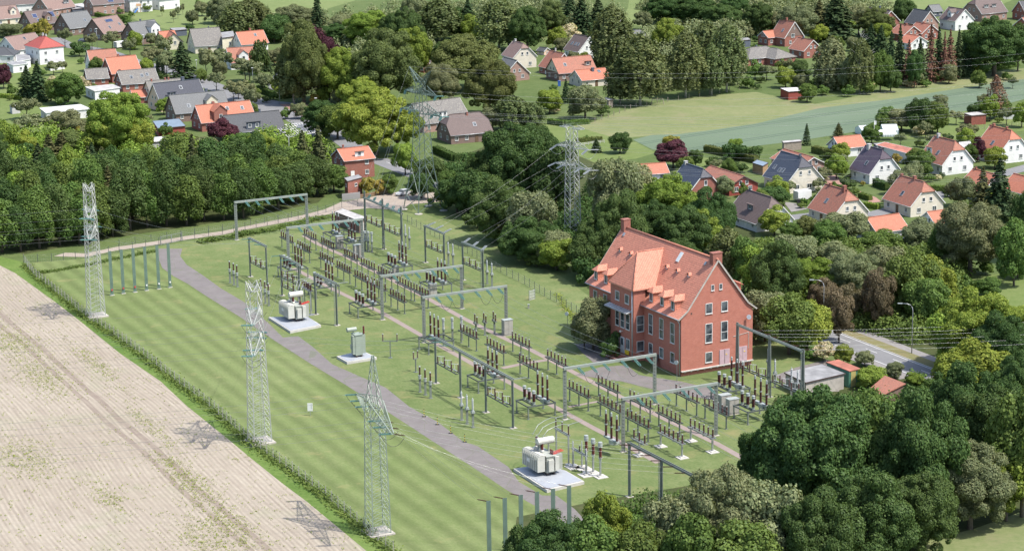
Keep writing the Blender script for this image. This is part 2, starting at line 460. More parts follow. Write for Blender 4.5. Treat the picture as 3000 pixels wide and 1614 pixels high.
def wheatmat():
    m, nt, b = newmat('mat_wheat'); P = worldpos(nt)
    sep = N(nt, 'ShaderNodeSeparateXYZ'); nt.links.new(P, sep.inputs[0])
    f = noise(nt, P, 1.6, 5, .8); g = noise(nt, P, .03, 4)
    c = ramp(nt, mth(nt, 'ADD', mth(nt, 'MULTIPLY', f, .6), mth(nt, 'MULTIPLY', g, .4)), [(.3, (.068, .105, .058)), (.5, (.094, .134, .078)), (.7, (.125, .168, .104))])
    an = WHEAT_AZ; nx, ny = -math.sin(an), math.cos(an)
    d = mth(nt, 'ADD', mth(nt, 'MULTIPLY', sep.outputs[0], nx), mth(nt, 'MULTIPLY', sep.outputs[1], ny))
    fr = mth(nt, 'FRACT', mth(nt, 'DIVIDE', mth(nt, 'ADD', d, 500.0), 16.0))
    a1 = mth(nt, 'LESS_THAN', mth(nt, 'ABSOLUTE', mth(nt, 'SUBTRACT', fr, .45)), .022)
    a2 = mth(nt, 'LESS_THAN', mth(nt, 'ABSOLUTE', mth(nt, 'SUBTRACT', fr, .57)), .022)
    t = mth(nt, 'MULTIPLY', mth(nt, 'ADD', a1, a2), .75)
    c = mix(nt, t, c, (.045, .075, .045))
    nt.links.new(c, b.inputs['Base Color']); b.inputs['Roughness'].default_value = .9
    return m
_wa = S(2100, 437); _wb = S(3000, 290); WHEAT_AZ = math.atan2(_wb.y - _wa.y, _wb.x - _wa.x)

def soilmat():
    m, nt, b = newmat('mat_field_soil'); P = worldpos(nt)
    sep = N(nt, 'ShaderNodeSeparateXYZ'); nt.links.new(P, sep.inputs[0])
    f = noise(nt, P, .8, 7, .72); g = noise(nt, P, .035, 4)
    c = ramp(nt, mth(nt, 'ADD', mth(nt, 'MULTIPLY', f, .55), mth(nt, 'MULTIPLY', g, .45)), [(.32, (.250, .212, .158)), (.5, (.300, .260, .200)), (.68, (.352, .312, .248))])
    an = R(-65.5); nx, ny = -math.sin(an), math.cos(an)
    wob = mth(nt, 'MULTIPLY', noise(nt, P, .012, 2), 5.0)
    d = mth(nt, 'ADD', mth(nt, 'ADD', mth(nt, 'MULTIPLY', sep.outputs[0], nx), mth(nt, 'MULTIPLY', sep.outputs[1], ny)), wob)
    s1 = mth(nt, 'SINE', mth(nt, 'MULTIPLY', d, 2 * math.pi / .78))
    tt = mth(nt, 'ADD', mth(nt, 'MULTIPLY', sep.outputs[0], math.cos(an)), mth(nt, 'MULTIPLY', sep.outputs[1], math.sin(an)))
    cb = N(nt, 'ShaderNodeCombineXYZ'); nt.links.new(mth(nt, 'MULTIPLY', d, 1.7), cb.inputs[0]); nt.links.new(mth(nt, 'MULTIPLY', tt, .09), cb.inputs[1])
    st_ = noise(nt, cb.outputs[0], 1.0, 6, .7)
    c = mix(nt, ramp(nt, st_, [(.36, (.55, .55, .55)), (.62, (0, 0, 0))]), c, (.195, .155, .122))
    c = mix(nt, ramp(nt, noise(nt, P, .06, 6, .7), [(.56, (0, 0, 0)), (.80, (.55, .55, .55))]), c, (.190, .215, .110))
    br = noise(nt, P, .4, 3)
    s1 = mth(nt, 'MULTIPLY', s1, mth(nt, 'MULTIPLY', br, .20))
    # dark wheel tracks of one tractor lane, running beside the fence
    a0 = S(*(0, 800 + 200 / 1.702)); an2 = R(-63.8); mx, my = -math.sin(an2), math.cos(an2)
    d2 = mth(nt, 'SUBTRACT', mth(nt, 'ADD', mth(nt, 'MULTIPLY', sep.outputs[0], mx), mth(nt, 'MULTIPLY', sep.outputs[1], my)), a0.x * mx + a0.y * my)
    d2 = mth(nt, 'ADD', d2, mth(nt, 'MULTIPLY', mth(nt, 'SUBTRACT', noise(nt, P, .03, 3), .5), 2.0))
    w1 = mth(nt, 'LESS_THAN', mth(nt, 'ABSOLUTE', d2), .60); w2 = mth(nt, 'LESS_THAN', mth(nt, 'ABSOLUTE', mth(nt, 'ADD', d2, 2.4)), .5)
    wt = mth(nt, 'MULTIPLY', mth(nt, 'ADD', w1, w2), mth(nt, 'MULTIPLY', noise(nt, P, .5, 4), 1.1))
    hs = N(nt, 'ShaderNodeHueSaturation'); nt.links.new(c, hs.inputs['Color']); nt.links.new(mth(nt, 'ADD', s1, 1.0), hs.inputs['Value'])
    c = mix(nt, wt, hs.outputs[0], (.165, .125, .098))
    nt.links.new(c, b.inputs['Base Color']); b.inputs['Roughness'].default_value = .95
    return m
def asphalt(name, c1, c2, crack=False):
    m, nt, b = newmat(name); P = worldpos(nt)
    f = mth(nt, 'ADD', mth(nt, 'MULTIPLY', noise(nt, P, .35, 6, .65), .6), mth(nt, 'MULTIPLY', noise(nt, P, 3, 4, .8), .4))
    c = ramp(nt, f, [(.32, c1), (.68, c2)])
    if crack:
        vo = N(nt, 'ShaderNodeTexVoronoi', feature='DISTANCE_TO_EDGE'); vo.inputs['Scale'].default_value = .22
        nt.links.new(P, vo.inputs['Vector'])
        k = mth(nt, 'LESS_THAN', vo.outputs['Distance'], .012)
        c = mix(nt, mth(nt, 'MULTIPLY', k, .5), c, (.10, .12, .06))
    nt.links.new(c, b.inputs['Base Color']); b.inputs['Roughness'].default_value = .9
    return m
m_track = asphalt('mat_old_asphalt', (.118, .104, .098), (.182, .164, .156), True)
m_path = asphalt('mat_pink_path', (.205, .160, .140), (.265, .215, .19))
m_road = asphalt('mat_road_asphalt', (.145, .145, .147), (.185, .185, .187))
m_pave = asphalt('mat_pavement', (.17, .16, .15), (.235, .22, .21))
m_sand = asphalt('mat_sandy_track', (.25, .205, .165), (.34, .29, .24))
m_bpav = asphalt('mat_brick_paving', (.26, .14, .11), (.34, .20, .16))
m_line = plain('mat_road_paint', (.6, .6, .58), .6, .08)

def zf(x, y, ox, oy, k): return ((ox + x / k) / K, (oy + y / k) / K)
sheet('ground', [(-1500, 100), (1500, 100), (1500, 3500), (-1500, 3500)], m_ground, 0, world=True)
# the bare field and its grassy margin, left of the fence
FE = [(-160, 560), (0, 668), (38, 687), (142, 762), (202, 808), (302, 889), (404, 959), (469, 1020), (570, 1101), (630, 1151), (706, 1212), (773, 1262), (923, 1386), (1010, 1460), (-500, 1500), (-700, 640)]
sheet('field_margin', [(-120, 560), (0, 645), (62, 660), (86, 690), (215, 795), (330, 872), (440, 957), (540, 1032), (625, 1112), (720, 1177), (820, 1252), (915, 1332), (975, 1382), (1060, 1460), (-500, 1500), (-700, 600)], m_verge, .008)
sheet('field', FE, soilmat(), .016)
# the mown substation ground
sheet('substation_lawn', [(64, 662), (150, 655), (215, 650), (300, 636), (400, 620), (470, 608), (620, 583), (700, 568), (800, 548), (870, 533), (1040, 560), (1130, 590), (1250, 650), (1340, 705), (1440, 790), (1530, 880),
      (1600, 930), (1700, 960), (1900, 940), (2050, 1000), (2300, 1100), (2500, 1300), (2500, 1460), (1060, 1460), (975, 1380), (915, 1330), (820, 1250), (720, 1175), (625, 1110), (540, 1030), (440, 955), (330, 870), (215, 793), (86, 687)], m_yard, .020)
sheet('mown_lawn', [(66, 664), (150, 658), (300, 640), (392, 626), (398, 648), (408, 674), (437, 695), (470, 713), (515, 743), (605, 799), (692, 858), (787, 919), (867, 967), (926, 1004), (1030, 1072), (1125, 1133), (1202, 1183), (1274, 1232), (1346, 1272), (1440, 1340), (1500, 1460), (1060, 1460), (975, 1380), (915, 1330), (820, 1250), (720, 1175), (625, 1110), (540, 1030), (440, 955), (330, 870), (215, 793), (86, 687)], m_lawn, .026)
sheet('lawn', [(1040, 528), (1130, 560), (1200, 600), (1300, 640), (1420, 700), (1530, 780), (1500, 850), (1600, 935), (1530, 890), (1440, 800), (1340, 715), (1250, 660), (1130, 596), (1040, 562), (990, 540)], m_yard, .030)
sheet('lawn', [(1890, 830), (1990, 850), (2090, 880), (2060, 930), (1990, 950), (1880, 945)], m_yard, .031)
# tracks and paths of the yard
L_ = [(465, 729), (463, 754), (475, 785), (509, 810), (547, 830), (600, 865), (705, 930), (806, 999), (917, 1070), (1010, 1126), (1079, 1170), (1200, 1248), (1310, 1320), (1400, 1378), (1484, 1435), (1567, 1481), (1640, 1545)]
R_ = [(1720, 1530), (1684, 1491), (1631, 1452), (1588, 1451), (1520, 1411), (1490, 1368), (1450, 1341), (1400, 1307), (1358, 1294), (1281, 1235), (1200, 1192), (1129, 1135), (1073, 1111), (973, 1067), (917, 1017), (874, 985), (829, 989), (790, 950), (715, 885), (647, 845), (600, 811), (584, 800), (547, 776), (528, 751), (534, 729)]
sheet('access_road', L_ + R_, m_track, .040, F=False)
def ribbon(name, pts, wd, mat, z, F=False, world=False):
    P = [Vector((p[0], p[1], 0)) if world else (Fp(*p) if F else S(*p)) for p in pts]
    l, r = [], []
    for i, p in enumerate(P):
        d = (P[min(i + 1, len(P) - 1)] - P[max(i - 1, 0)]); d.z = 0; d.normalize(); n = Vector((-d.y, d.x, 0)) * wd / 2
        l.append((p + n)); r.append((p - n))
    mb = MB()
    for i in range(len(P) - 1):
        mb.poly([(r[i].x, r[i].y, z), (r[i + 1].x, r[i + 1].y, z), (l[i + 1].x, l[i + 1].y, z), (l[i].x, l[i].y, z)])
    o = mb.build(name, mat); o['kind'] = 'structure'; return o
ribbon('footpath', [(860, 786), (970, 845), (1122, 918), (1240, 986), (1399, 1074), (1480, 1114), (1666, 1214), (1728, 1248), (1821, 1297), (1930, 1356)], 1.25, m_path, .041)
ribbon('footpath', [(890, 690), (929, 714), (1004, 748), (1103, 798), (1259, 878), (1352, 930), (1500, 1002), (1557, 1026), (1660, 1080), (1815, 1161), (1970, 1238), (2097, 1298), (2200, 1355), (2330, 1425)], 1.3, m_path, .042)
ribbon('footpath', [(1470, 1079), (1540, 1064), (1600, 1055)], 1.4, m_path, .043)
ribbon('footpath', [(1666, 1192), (1753, 1176)], .8, m_path, .044)
sheet('forecourt', [zf(1560, 350, 1200, 900, 3.22), zf(1680, 340, 1200, 900, 3.22), zf(1960, 440, 1200, 900, 3.22), zf(2000, 500, 1200, 900, 3.22), zf(1740, 530, 1200, 900, 3.22), zf(1620, 420, 1200, 900, 3.22)], m_track, .045)
sheet('forecourt', [zf(1560, 640, 1200, 900, 3.22), zf(1800, 565, 1200, 900, 3.22), zf(2050, 545, 1200, 900, 3.22), zf(2160, 640, 1200, 900, 3.22), zf(2560, 700, 1200, 900, 3.22), zf(2900, 780, 1200, 900, 3.22), zf(2900, 880, 1200, 900, 3.22), zf(2400, 800, 1200, 900, 3.22), zf(2000, 700, 1200, 900, 3.22)], m_track, .046)
sheet('forecourt', [(1950, 945), (2000, 925), (2080, 905), (2150, 920), (2110, 985), (2000, 985)], m_track, .047)
# sandy track behind the yard
sheet('sandy_track', [(135, 645), (165, 636), (215, 638), (290, 622), (400, 606), (470, 594), (560, 582), (620, 569), (700, 553), (760, 542), (815, 528), (860, 508), (930, 497), (985, 485), (1060, 478), (1120, 480), (1150, 500), (1090, 510), (1030, 514), (1010, 530), (930, 524), (870, 530), (800, 545), (705, 562), (620, 578), (560, 591), (470, 603), (400, 615), (290, 631), (215, 647)], m_sand, .036)
# roads
_ra, _rb = S(2444, 988), S(2711, 1092)
RD = (_rb - _ra).normalized(); RN = Vector((-RD.y, RD.x, 0))
if RN.x < 0: RN = -RN
_rl = (S(2599.7, 1071.5) - _ra).dot(RN); _rr = (S(2617, 1038) - _ra).dot(RN)
print('ROAD', _rl, _rr)
def roadpt(t, n): p = _ra + RD * t + RN * n; return (p.x, p.y)
T0, T1 = -219, 130
sheet('road', [roadpt(T0, _rl - .35), roadpt(T1, _rl - .35), roadpt(T1, _rr + .35), roadpt(T0, _rr + .35)], m_road, .050, world=True)
sheet('road_edge_line', [roadpt(-20, _rl), roadpt(T1, _rl), roadpt(T1, _rl + .16), roadpt(-20, _rl + .16)], m_line, .056, world=True)
sheet('road_edge_line', [roadpt(-20, _rr - .16), roadpt(T1, _rr - .16), roadpt(T1, _rr), roadpt(-20, _rr)], m_line, .056, world=True)
_mid = (S(2617, 1053) - _ra).dot(RN); _t0 = (S(2614, 1053) - _ra).dot(RD)
mb = MB()
for k in range(-30, 16):
    a = _t0 + k * 8.6
    mb.poly([(*roadpt(a, _mid - .07), .056), (*roadpt(a + 3.6, _mid - .07), .056), (*roadpt(a + 3.6, _mid + .07), .056), (*roadpt(a, _mid + .07), .056)])
o = mb.build('road_centre_line', m_line); o['kind'] = 'structure'
sheet('verge', [roadpt(-25, _rr + .35), roadpt(T1, _rr + .35), roadpt(T1, _rr + 3.4), roadpt(-25, _rr + 3.4)], m_dry, .048, world=True)
mbk = MB(); a = Vector((*roadpt(-25, _rr + .42), 0)); b_ = Vector((*roadpt(T1, _rr + .42), 0)); mbk.bar(a + Vector((0, 0, .06)), b_ + Vector((0, 0, .06)), .14, .12); o = mbk.build('kerb', concw); o['kind'] = 'structure'
sheet('cycle_path', [roadpt(-30, _rr + 3.4), roadpt(T1, _rr + 3.4), roadpt(T1, _rr + 5.6), roadpt(-30, _rr + 5.6)], m_pave, .052, world=True)
sheet('pavement', [roadpt(-10, _rl - 3.4), roadpt(30, _rl - 3.4), roadpt(30, _rl - .35), roadpt(-10, _rl - .35)], m_pave, .053, world=True)
ribbon('road', [(148, 112), (190, 133), (300, 150), (400, 186), (500, 205), (575, 235), (652, 264), (714, 300), (780, 328)], 8.0, m_road, .050)
sheet('road', [zf(100, 900, 700, 0, 3.22), zf(380, 960, 700, 0, 3.22), zf(690, 990, 700, 0, 3.22), zf(760, 1100, 700, 0, 3.22), zf(900, 1200, 700, 0, 3.22), zf(1060, 1290, 700, 0, 3.22), zf(1190, 1390, 700, 0, 3.22), zf(1000, 1420, 700, 0, 3.22), zf(880, 1330, 700, 0, 3.22), zf(700, 1290, 700, 0, 3.22), zf(400, 1110, 700, 0, 3.22), zf(90, 1060, 700, 0, 3.22)], m_road, .054)
sheet('forecourt', [zf(380, 985, 700, 0, 3.22), zf(690, 990, 700, 0, 3.22), zf(640, 1110, 700, 0, 3.22), zf(590, 1095, 700, 0, 3.22)], m_bpav, .060)
ribbon('street', [(2240, 665), (2300, 640), (2400, 628), (2560, 628), (2680, 596), (2790, 560), (2900, 520), (3050, 480)], 5.2, m_road, .050)
sheet('driveway', [zf(1200, 420, 1900, 340, 2.342), zf(1290, 405, 1900, 340, 2.342), zf(1330, 470, 1900, 340, 2.342), zf(1240, 480, 1900, 340, 2.342)], m_bpav, .055)
sheet('driveway', [zf(1430, 510, 1900, 340, 2.342), zf(1560, 560, 1900, 340, 2.342), zf(1600, 590, 1900, 340, 2.342), zf(1500, 600, 1900, 340, 2.342), zf(1520, 560, 1900, 340, 2.342)], m_bpav, .056)
sheet('driveway', [zf(925, 590, 1900, 340, 2.342), zf(1010, 600, 1900, 340, 2.342), zf(1090, 640, 1900, 340, 2.342), zf(980, 660, 1900, 340, 2.342)], m_pave, .057)
# fields beyond
mw = wheatmat()
sheet('meadow', [(1385, 305), (1480, 312), (1560, 280), (1640, 262), (1700, 250), (1800, 240), (1900, 232), (2050, 262), (2120, 250), (2250, 221), (2430, 192), (2576, 172), (2800, 130), (2800, 190), (2576, 200), (2420, 222), (2250, 249), (2060, 273), (1900, 312), (1803, 326), (1700, 339), (1600, 345), (1560, 352), (1480, 348), (1420, 330)], m_mead, .012)
sheet('wheat_field', [(1592, 352), (1640, 340), (1700, 339), (1803, 326), (1900, 312), (2060, 273), (2250, 249), (2420, 222), (2576, 200), (2800, 168), (2800, 215), (2576, 250), (2403, 300), (2300, 316), (2163, 330), (2015, 354), (1900, 368), (1803, 376), (1700, 384), (1640, 376)], mw, .018)
sheet('garden_lawn', [(1370, 300), (1470, 325), (1560, 352), (1590, 360), (1500, 362), (1440, 362), (1360, 345)], m_gard, .022)
sheet('garden_lawn', [(1440, 362), (1600, 358), (1650, 385), (1600, 400), (1500, 412), (1450, 390)], m_gard, .023)
sheet('pasture', [(300, 12), (420, -10), (720, -60), (1000, -60), (900, 0), (700, 60), (560, 82), (460, 82), (380, 66), (330, 46)], m_mead2, .012)
sheet('pasture', [(1590, -60), (2700, -60), (2500, 20), (2200, 34), (2080, 44), (1990, 40), (1830, 30), (1640, 70), (1560, 60), (1580, 20)], m_mead2, .014)
sheet('garden_lawn', [(2380, 690), (2576, 690), (2650, 720), (2576, 800), (2470, 790), (2400, 740)], m_gard, .024)
sheet('garden_lawn', [(2250, 300), (2576, 265), (2650, 300), (2576, 330), (2420, 350), (2260, 350)], m_gard, .025)
sheet('garden_lawn', [(1700, 405), (1760, 395), (1900, 418), (1830, 440), (1760, 460), (1700, 450)], m_gard, .026)
sheet('garden_lawn', [(2040, 372), (2160, 356), (2240, 372), (2200, 386), (2120, 392)], m_gard, .027)
sheet('garden_lawn', [(0, 160), (120, 150), (230, 150), (210, 215), (120, 265), (0, 270)], m_gard, .026)
sheet('garden_lawn', [(0, 270), (110, 262), (360, 300), (300, 330), (100, 400), (0, 400)], m_gard, .028)
sheet('meadow_corner', [(2330, 1360), (2450, 1330), (2700, 1240), (2750, 1460), (2250, 1460)], m_mead, .039)
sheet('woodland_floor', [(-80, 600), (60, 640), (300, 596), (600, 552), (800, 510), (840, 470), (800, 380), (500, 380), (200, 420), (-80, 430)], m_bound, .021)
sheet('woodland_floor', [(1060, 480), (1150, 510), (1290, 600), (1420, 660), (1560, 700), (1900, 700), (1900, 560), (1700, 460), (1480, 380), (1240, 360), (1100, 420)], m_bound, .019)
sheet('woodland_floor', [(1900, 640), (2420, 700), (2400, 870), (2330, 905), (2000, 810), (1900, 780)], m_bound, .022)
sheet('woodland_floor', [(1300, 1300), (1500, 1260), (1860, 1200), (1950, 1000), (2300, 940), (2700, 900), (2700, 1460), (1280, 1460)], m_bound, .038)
# ------------------------------------------------------------------ vegetation
def quads_mesh(name, pos, nrm, sx, sy, mat, up=None, rng=None):
    n = len(pos)
    a = rng.normal(size=(n, 3)) if up is None else up + rng.normal(size=(n, 3)) * .15
    t = np.cross(nrm, a); t /= np.linalg.norm(t, axis=1)[:, None] + 1e-9
    b = np.cross(nrm, t)
    t = t * sx[:, None] / 2; b = b * sy[:, None] / 2
    v = np.empty((n, 4, 3))
    v[:, 0] = pos - t * .6 - b; v[:, 1] = pos + t - b * .5; v[:, 2] = pos + t * .6 + b; v[:, 3] = pos - t + b * .5
    me = bpy.data.meshes.new(name)
    me.vertices.add(n * 4); me.vertices.foreach_set('co', v.astype(np.float32).ravel())
    me.loops.add(n * 4); me.loops.foreach_set('vertex_index', np.arange(n * 4, dtype=np.int32))
    me.polygons.add(n); me.polygons.foreach_set('loop_start', np.arange(0, n * 4, 4, dtype=np.int32))
    try: me.polygons.foreach_set('loop_total', np.full(n, 4, dtype=np.int32))
    except Exception: pass
    me.materials.append(mat); me.update(calc_edges=True)
    return me
def unit(rng, n):
    v = rng.normal(size=(n, 3)); return v / np.linalg.norm(v, axis=1)[:, None]

def crown_round(name, seed, mat, w=10.0, h=12.0, base=.12, lobes=30, leaves=7000, leaf=.5, lobr=(.20, .34), droop=0.0, top=1.0):
    rng = np.random.default_rng(seed)
    rx = w / 2; z0 = h * base; ch = h - z0; cz = z0 + ch * .5; rz = ch / 2
    C, Rr = [], []
    d = unit(rng, lobes * 3); d = d[(d[:, 2] > -.75)][:lobes]
    for v in d:
        k = rng.uniform(.45, .90); r = rng.uniform(*lobr) * (1.0 if v[2] > -.2 else .8)
        C.append((v[0] * rx * k, v[1] * rx * k, cz + v[2] * rz * k * top)); Rr.append(r * rx * (1.0 if rng.random() > .15 else 1.25))
    C.append((0, 0, cz)); Rr.append(rx * .55)
    C = np.array(C); Rr = np.array(Rr)
    asp = max(.8, min(1.4, rz / rx))
    wts = Rr ** 2 / np.sum(Rr ** 2)
    li = rng.choice(len(C), size=int(leaves * 1.9), p=wts)
    v = unit(rng, len(li)); out = C[li] - np.array([0, 0, cz]); out /= np.linalg.norm(out, axis=1)[:, None] + 1e-6
    keep = ((v * out).sum(1) + v[:, 2] * .45) > rng.uniform(-.9, .25, len(v))
    li, v = li[keep], v[keep]
    rad = Rr[li] * (1 + rng.normal(size=len(li)) * .13)
    p = C[li] + v * rad[:, None] * np.array([1, 1, .85 * asp])
    if droop: p[:, 2] -= droop * np.abs(rng.normal(size=len(p))) * (np.linalg.norm(p[:, :2], axis=1) / rx)
    # drop what sinks into other lobes
    dm = np.ones(len(p), bool)
    for c, r in zip(C, Rr):
        dd = np.linalg.norm((p - c) / np.array([1, 1, .85 * asp]), axis=1) < r * .78
        dm &= ~(dd & (rng.random(len(p)) < .85))
    p, v = p[dm][:leaves], v[dm][:leaves]
    p[:, 2] = np.maximum(p[:, 2], z0 * .6 + .2)
    n = v + rng.normal(size=v.shape) * .42 + np.array([0, 0, .2]); n /= np.linalg.norm(n, axis=1)[:, None]
    s = leaf * rng.uniform(.55, 1.3, len(p))
    return quads_mesh(name, p, n, s, s * rng.uniform(.7, 1.1, len(p)), mat, None, rng)

def crown_weep(name, seed, mat, w=8.0, h=16.0, leaves=7500, leaf=.42, base=.10):
    """birch or willow: ropes of fine leaves hanging from scattered twigs"""
    rng = np.random.default_rng(seed); rx = w / 2; z0 = h * base
    ns = leaves // 16; P, D = [], []
    t = rng.random(ns) ** .8; zz = z0 + (h - z0) * (t * .92 + .08)
    prof = np.sin(np.clip(t * .85 + .17, 0, 1) * math.pi) ** .6
    lump = 1 + .22 * np.sin(rng.integers(0, 7, ns) * 1.3)
    ang = rng.random(ns) * 2 * math.pi; rr = rx * prof * (rng.random(ns) ** .35) * lump * .9
    for i in range(ns):
        ln = rng.uniform(.8, 2.6); c = np.array([rr[i] * math.cos(ang[i]), rr[i] * math.sin(ang[i]), zz[i]])
        k = np.linspace(0, 1, 16)[:, None]
        out = np.array([math.cos(ang[i]), math.sin(ang[i]), 0]) * rng.uniform(0, .5)
        q = c + out * k - np.array([0, 0, ln]) * k ** 1.3 + rng.normal(size=(16, 3)) * .16
        P.append(q); D.append(np.repeat([[math.cos(ang[i]), math.sin(ang[i]), .3]], 16, 0))
    p = np.concatenate(P); v = np.concatenate(D); p[:, 2] = np.maximum(p[:, 2], z0 * .4 + .2)
    n = v + rng.normal(size=v.shape) * .6; n /= np.linalg.norm(n, axis=1)[:, None]
    s = leaf * rng.uniform(.5, 1.1, len(p))
    return quads_mesh(name, p, n, s, s * 1.5, mat, np.array([1.0, 0, 0]), rng)

def crown_cone(name, seed, mat, w=6.0, h=16.0, tiers=17, leaves=6500, leaf=.42, ragged=.2, base=.06):
    rng = np.random.default_rng(seed); P, NN = [], []
    per = leaves // (tiers * 11)
    for i in range(tiers):
        f = i / (tiers - 1.0); z = h * base + h * (1 - base) * (f ** .92) * .97; r = w / 2 * (1 - f) ** .85 + .12
        nb = 11 if f < .7 else 7
        for b in range(nb):
            a = 2 * math.pi * (b + rng.random() * .8) / nb + i; rl = r * rng.uniform(1 - ragged * 1.6, 1 + ragged * .5)
            k = rng.random(per) ** .7
            side = rng.normal(size=per) * .22 * rl * (1.15 - k) ; da, dn = np.array([math.cos(a), math.sin(a)]), np.array([-math.sin(a), math.cos(a)])
            xy = da * (k * rl)[:, None] + dn * side[:, None]
            zz = z - .34 * rl * k ** 1.5 + rng.normal(size=per) * .10 + .12 * np.abs(np.sin(k * 3)) - np.abs(side) * .35
            P.append(np.column_stack([xy, zz])); NN.append(np.repeat([[da[0] * .6, da[1] * .6, .8]], per, 0))
    p = np.concatenate(P); v = np.concatenate(NN); p[:, 2] = np.maximum(p[:, 2], .15)
    n = v + rng.normal(size=v.shape) * .45; n /= np.linalg.norm(n, axis=1)[:, None]
    s = leaf * rng.uniform(.5, 1.2, len(p))
    return quads_mesh(name, p, n, s, s * 1.25, mat, None, rng)

def trunk_mesh(name, mat, w=10.0, h=12.0, r=.28, limbs=6, seed=1, reach=.55, lean=.3):
    rng = random.Random(seed); mb = MB(); th = h * reach
    pts = [(0, 0, -.1), (rng.uniform(-.1, .1), rng.uniform(-.1, .1), th * .35), (rng.uniform(-lean, lean), rng.uniform(-lean, lean), th * .7), (rng.uniform(-lean, lean), rng.uniform(-lean, lean), th)]
    mb.tube(pts, [r * 1.25, r, r * .75, r * .35], 7)
    for k in range(limbs):
        a = 2 * math.pi * k / limbs + rng.random(); b = pts[1 if k % 2 else 2]; l = w * .28
        e = (b[0] + math.cos(a) * l, b[1] + math.sin(a) * l, b[2] + h * rng.uniform(.14, .28))
        m_ = ((b[0] + e[0]) / 2 + .1, (b[1] + e[1]) / 2, (b[2] + e[2]) / 2 - .1)
        mb.tube([b, m_, e], [r * .45, r * .32, r * .12], 5)
    return mb.mesh(name, mat)

SPEC = {  # code: (crown makers, leaf, description, category name, object name)
 'O': ('oak', 'dense mid green broadleaf tree'), 'D': ('dark', 'dark green broadleaf tree'), 'L': ('lime', 'bright green broadleaf tree'),
 'V': ('olive', 'olive green broadleaf tree'), 'X': ('brown', 'brownish green broadleaf tree'), 'W': ('grey', 'grey green broadleaf tree'),
 'P': ('purple', 'dark purple leaved tree'), 'Y': ('yellow', 'yellow green leafy shrub'), 'F': ('flower', 'white blossoming shrub'),
 'B': ('birch', 'drooping birch tree'), 'WW': ('grey', 'weeping pale green tree'),
 'S': ('spruce', 'dark conical spruce'), 'SB': ('dead', 'brown dying spruce'), 'T': ('blue', 'olive green conifer'), 'C': ('spruce', 'narrow dark columnar conifer'),
 'A': ('grey', 'small round garden tree'), 'H': ('oak', 'rounded green shrub'), 'HD': ('dark', 'rounded dark shrub'), 'Q': ('dark', 'tall dark hornbeam'), 'QB': ('oak', 'tall green hornbeam'), 'BB': ('dead', 'sparse brown birch'),
 'OB': ('dark', 'huge dark green oak'), 'WB': ('grey', 'large grey green tree'), 'LB': ('lime', 'large bright green tree'), 'VB': ('olive', 'large olive green tree'),
}
_TM = {}
def tree_meshes(code, var):
    key = (code, var)
    if key in _TM: return _TM[key]
    lf, _ = SPEC[code]; m = LEAF[lf]; sd = hash_(code) + var * 17
    nm = 'crown'
    if code in ('O', 'D', 'L', 'V', 'X', 'W', 'P'):
        c = crown_round(nm, sd, m, 10, 12, .0, 60, 17000, .37, lobr=(.14, .33), top=1.0); t = trunk_mesh('trunk', bark, 10, 12, .28, 6, sd); dim = (10, 12)
    elif code in ('OB', 'WB', 'LB', 'VB'):
        c = crown_round(nm, sd, m, 16, 16, .0, 190, 80000, .29, lobr=(.07, .21), top=1.0); t = trunk_mesh('trunk', bark, 16, 16, .5, 7, sd); dim = (16, 16)
    elif code in ('Q', 'QB'):
        c = crown_round(nm, sd, m, 8, 15, .0, 90, 17000, .35, lobr=(.14, .38), droop=.7, top=1.0); t = trunk_mesh('trunk', bark, 8, 15, .25, 5, sd); dim = (8, 15)
    elif code == 'A':
        c = crown_round(nm, sd, m, 6, 6.2, .33, 18, 3000, .32); t = trunk_mesh('trunk', bark, 6, 6.2, .13, 5, sd, .6, .15); dim = (6, 6.2)
    elif code in ('H', 'HD', 'Y', 'F'):
        c = crown_round(nm, sd, m, 4, 3.2, .0, 16, 1900, .26); t = trunk_mesh('trunk', bark, 4, 3.2, .07, 5, sd, .5, .1); dim = (4, 3.2)
    elif code in ('B', 'WW'):
        c = crown_weep(nm, sd, m, 8, 16, 8500, .40, .14 if code == 'B' else .04); t = trunk_mesh('trunk', bark_w if code == 'B' else bark, 7, 16, .2, 6, sd, .8); dim = (8, 16)
    elif code == 'BB':
        c = crown_weep(nm, sd, m, 6, 14, 3000, .34, .05); t = trunk_mesh('trunk', bark_w, 6, 14, .16, 8, sd, .9); dim = (6, 14)
    elif code == 'C':
        c = crown_cone(nm, sd, m, 2.6, 8, 15, 3200, .26, .1, .01); t = trunk_mesh('trunk', bark, 1, 8, .12, 0, sd, .8, .02); dim = (2.6, 8)
    else:
        c = crown_cone(nm, sd, m, 6.5, 16, 19, 8200 if code != 'SB' else 5200, .42, .3 if code != 'SB' else .5); t = trunk_mesh('trunk', bark, 1.5, 16, .22, 0, sd, .93, .05); dim = (6.5, 16)
    _TM[key] = (c, t, dim); return _TM[key]
def hash_(s): return sum(ord(c) * (i + 3) for i, c in enumerate(s)) * 31 % 9973
ONAME = {'S': 'spruce', 'SB': 'spruce', 'T': 'conifer', 'C': 'conifer', 'B': 'birch_tree', 'BB': 'birch_tree', 'Q': 'hornbeam', 'QB': 'hornbeam', 'OB': 'oak_tree', 'H': 'shrub', 'HD': 'shrub', 'Y': 'shrub', 'F': 'shrub', 'P': 'purple_tree', 'A': 'garden_tree', 'WW': 'weeping_tree'}
NV = {'O': 3, 'D': 3, 'L': 3, 'W': 2, 'V': 2, 'Q': 3, 'QB': 2, 'OB': 3, 'A': 2, 'S': 2, 'B': 2}
_tc = [0]
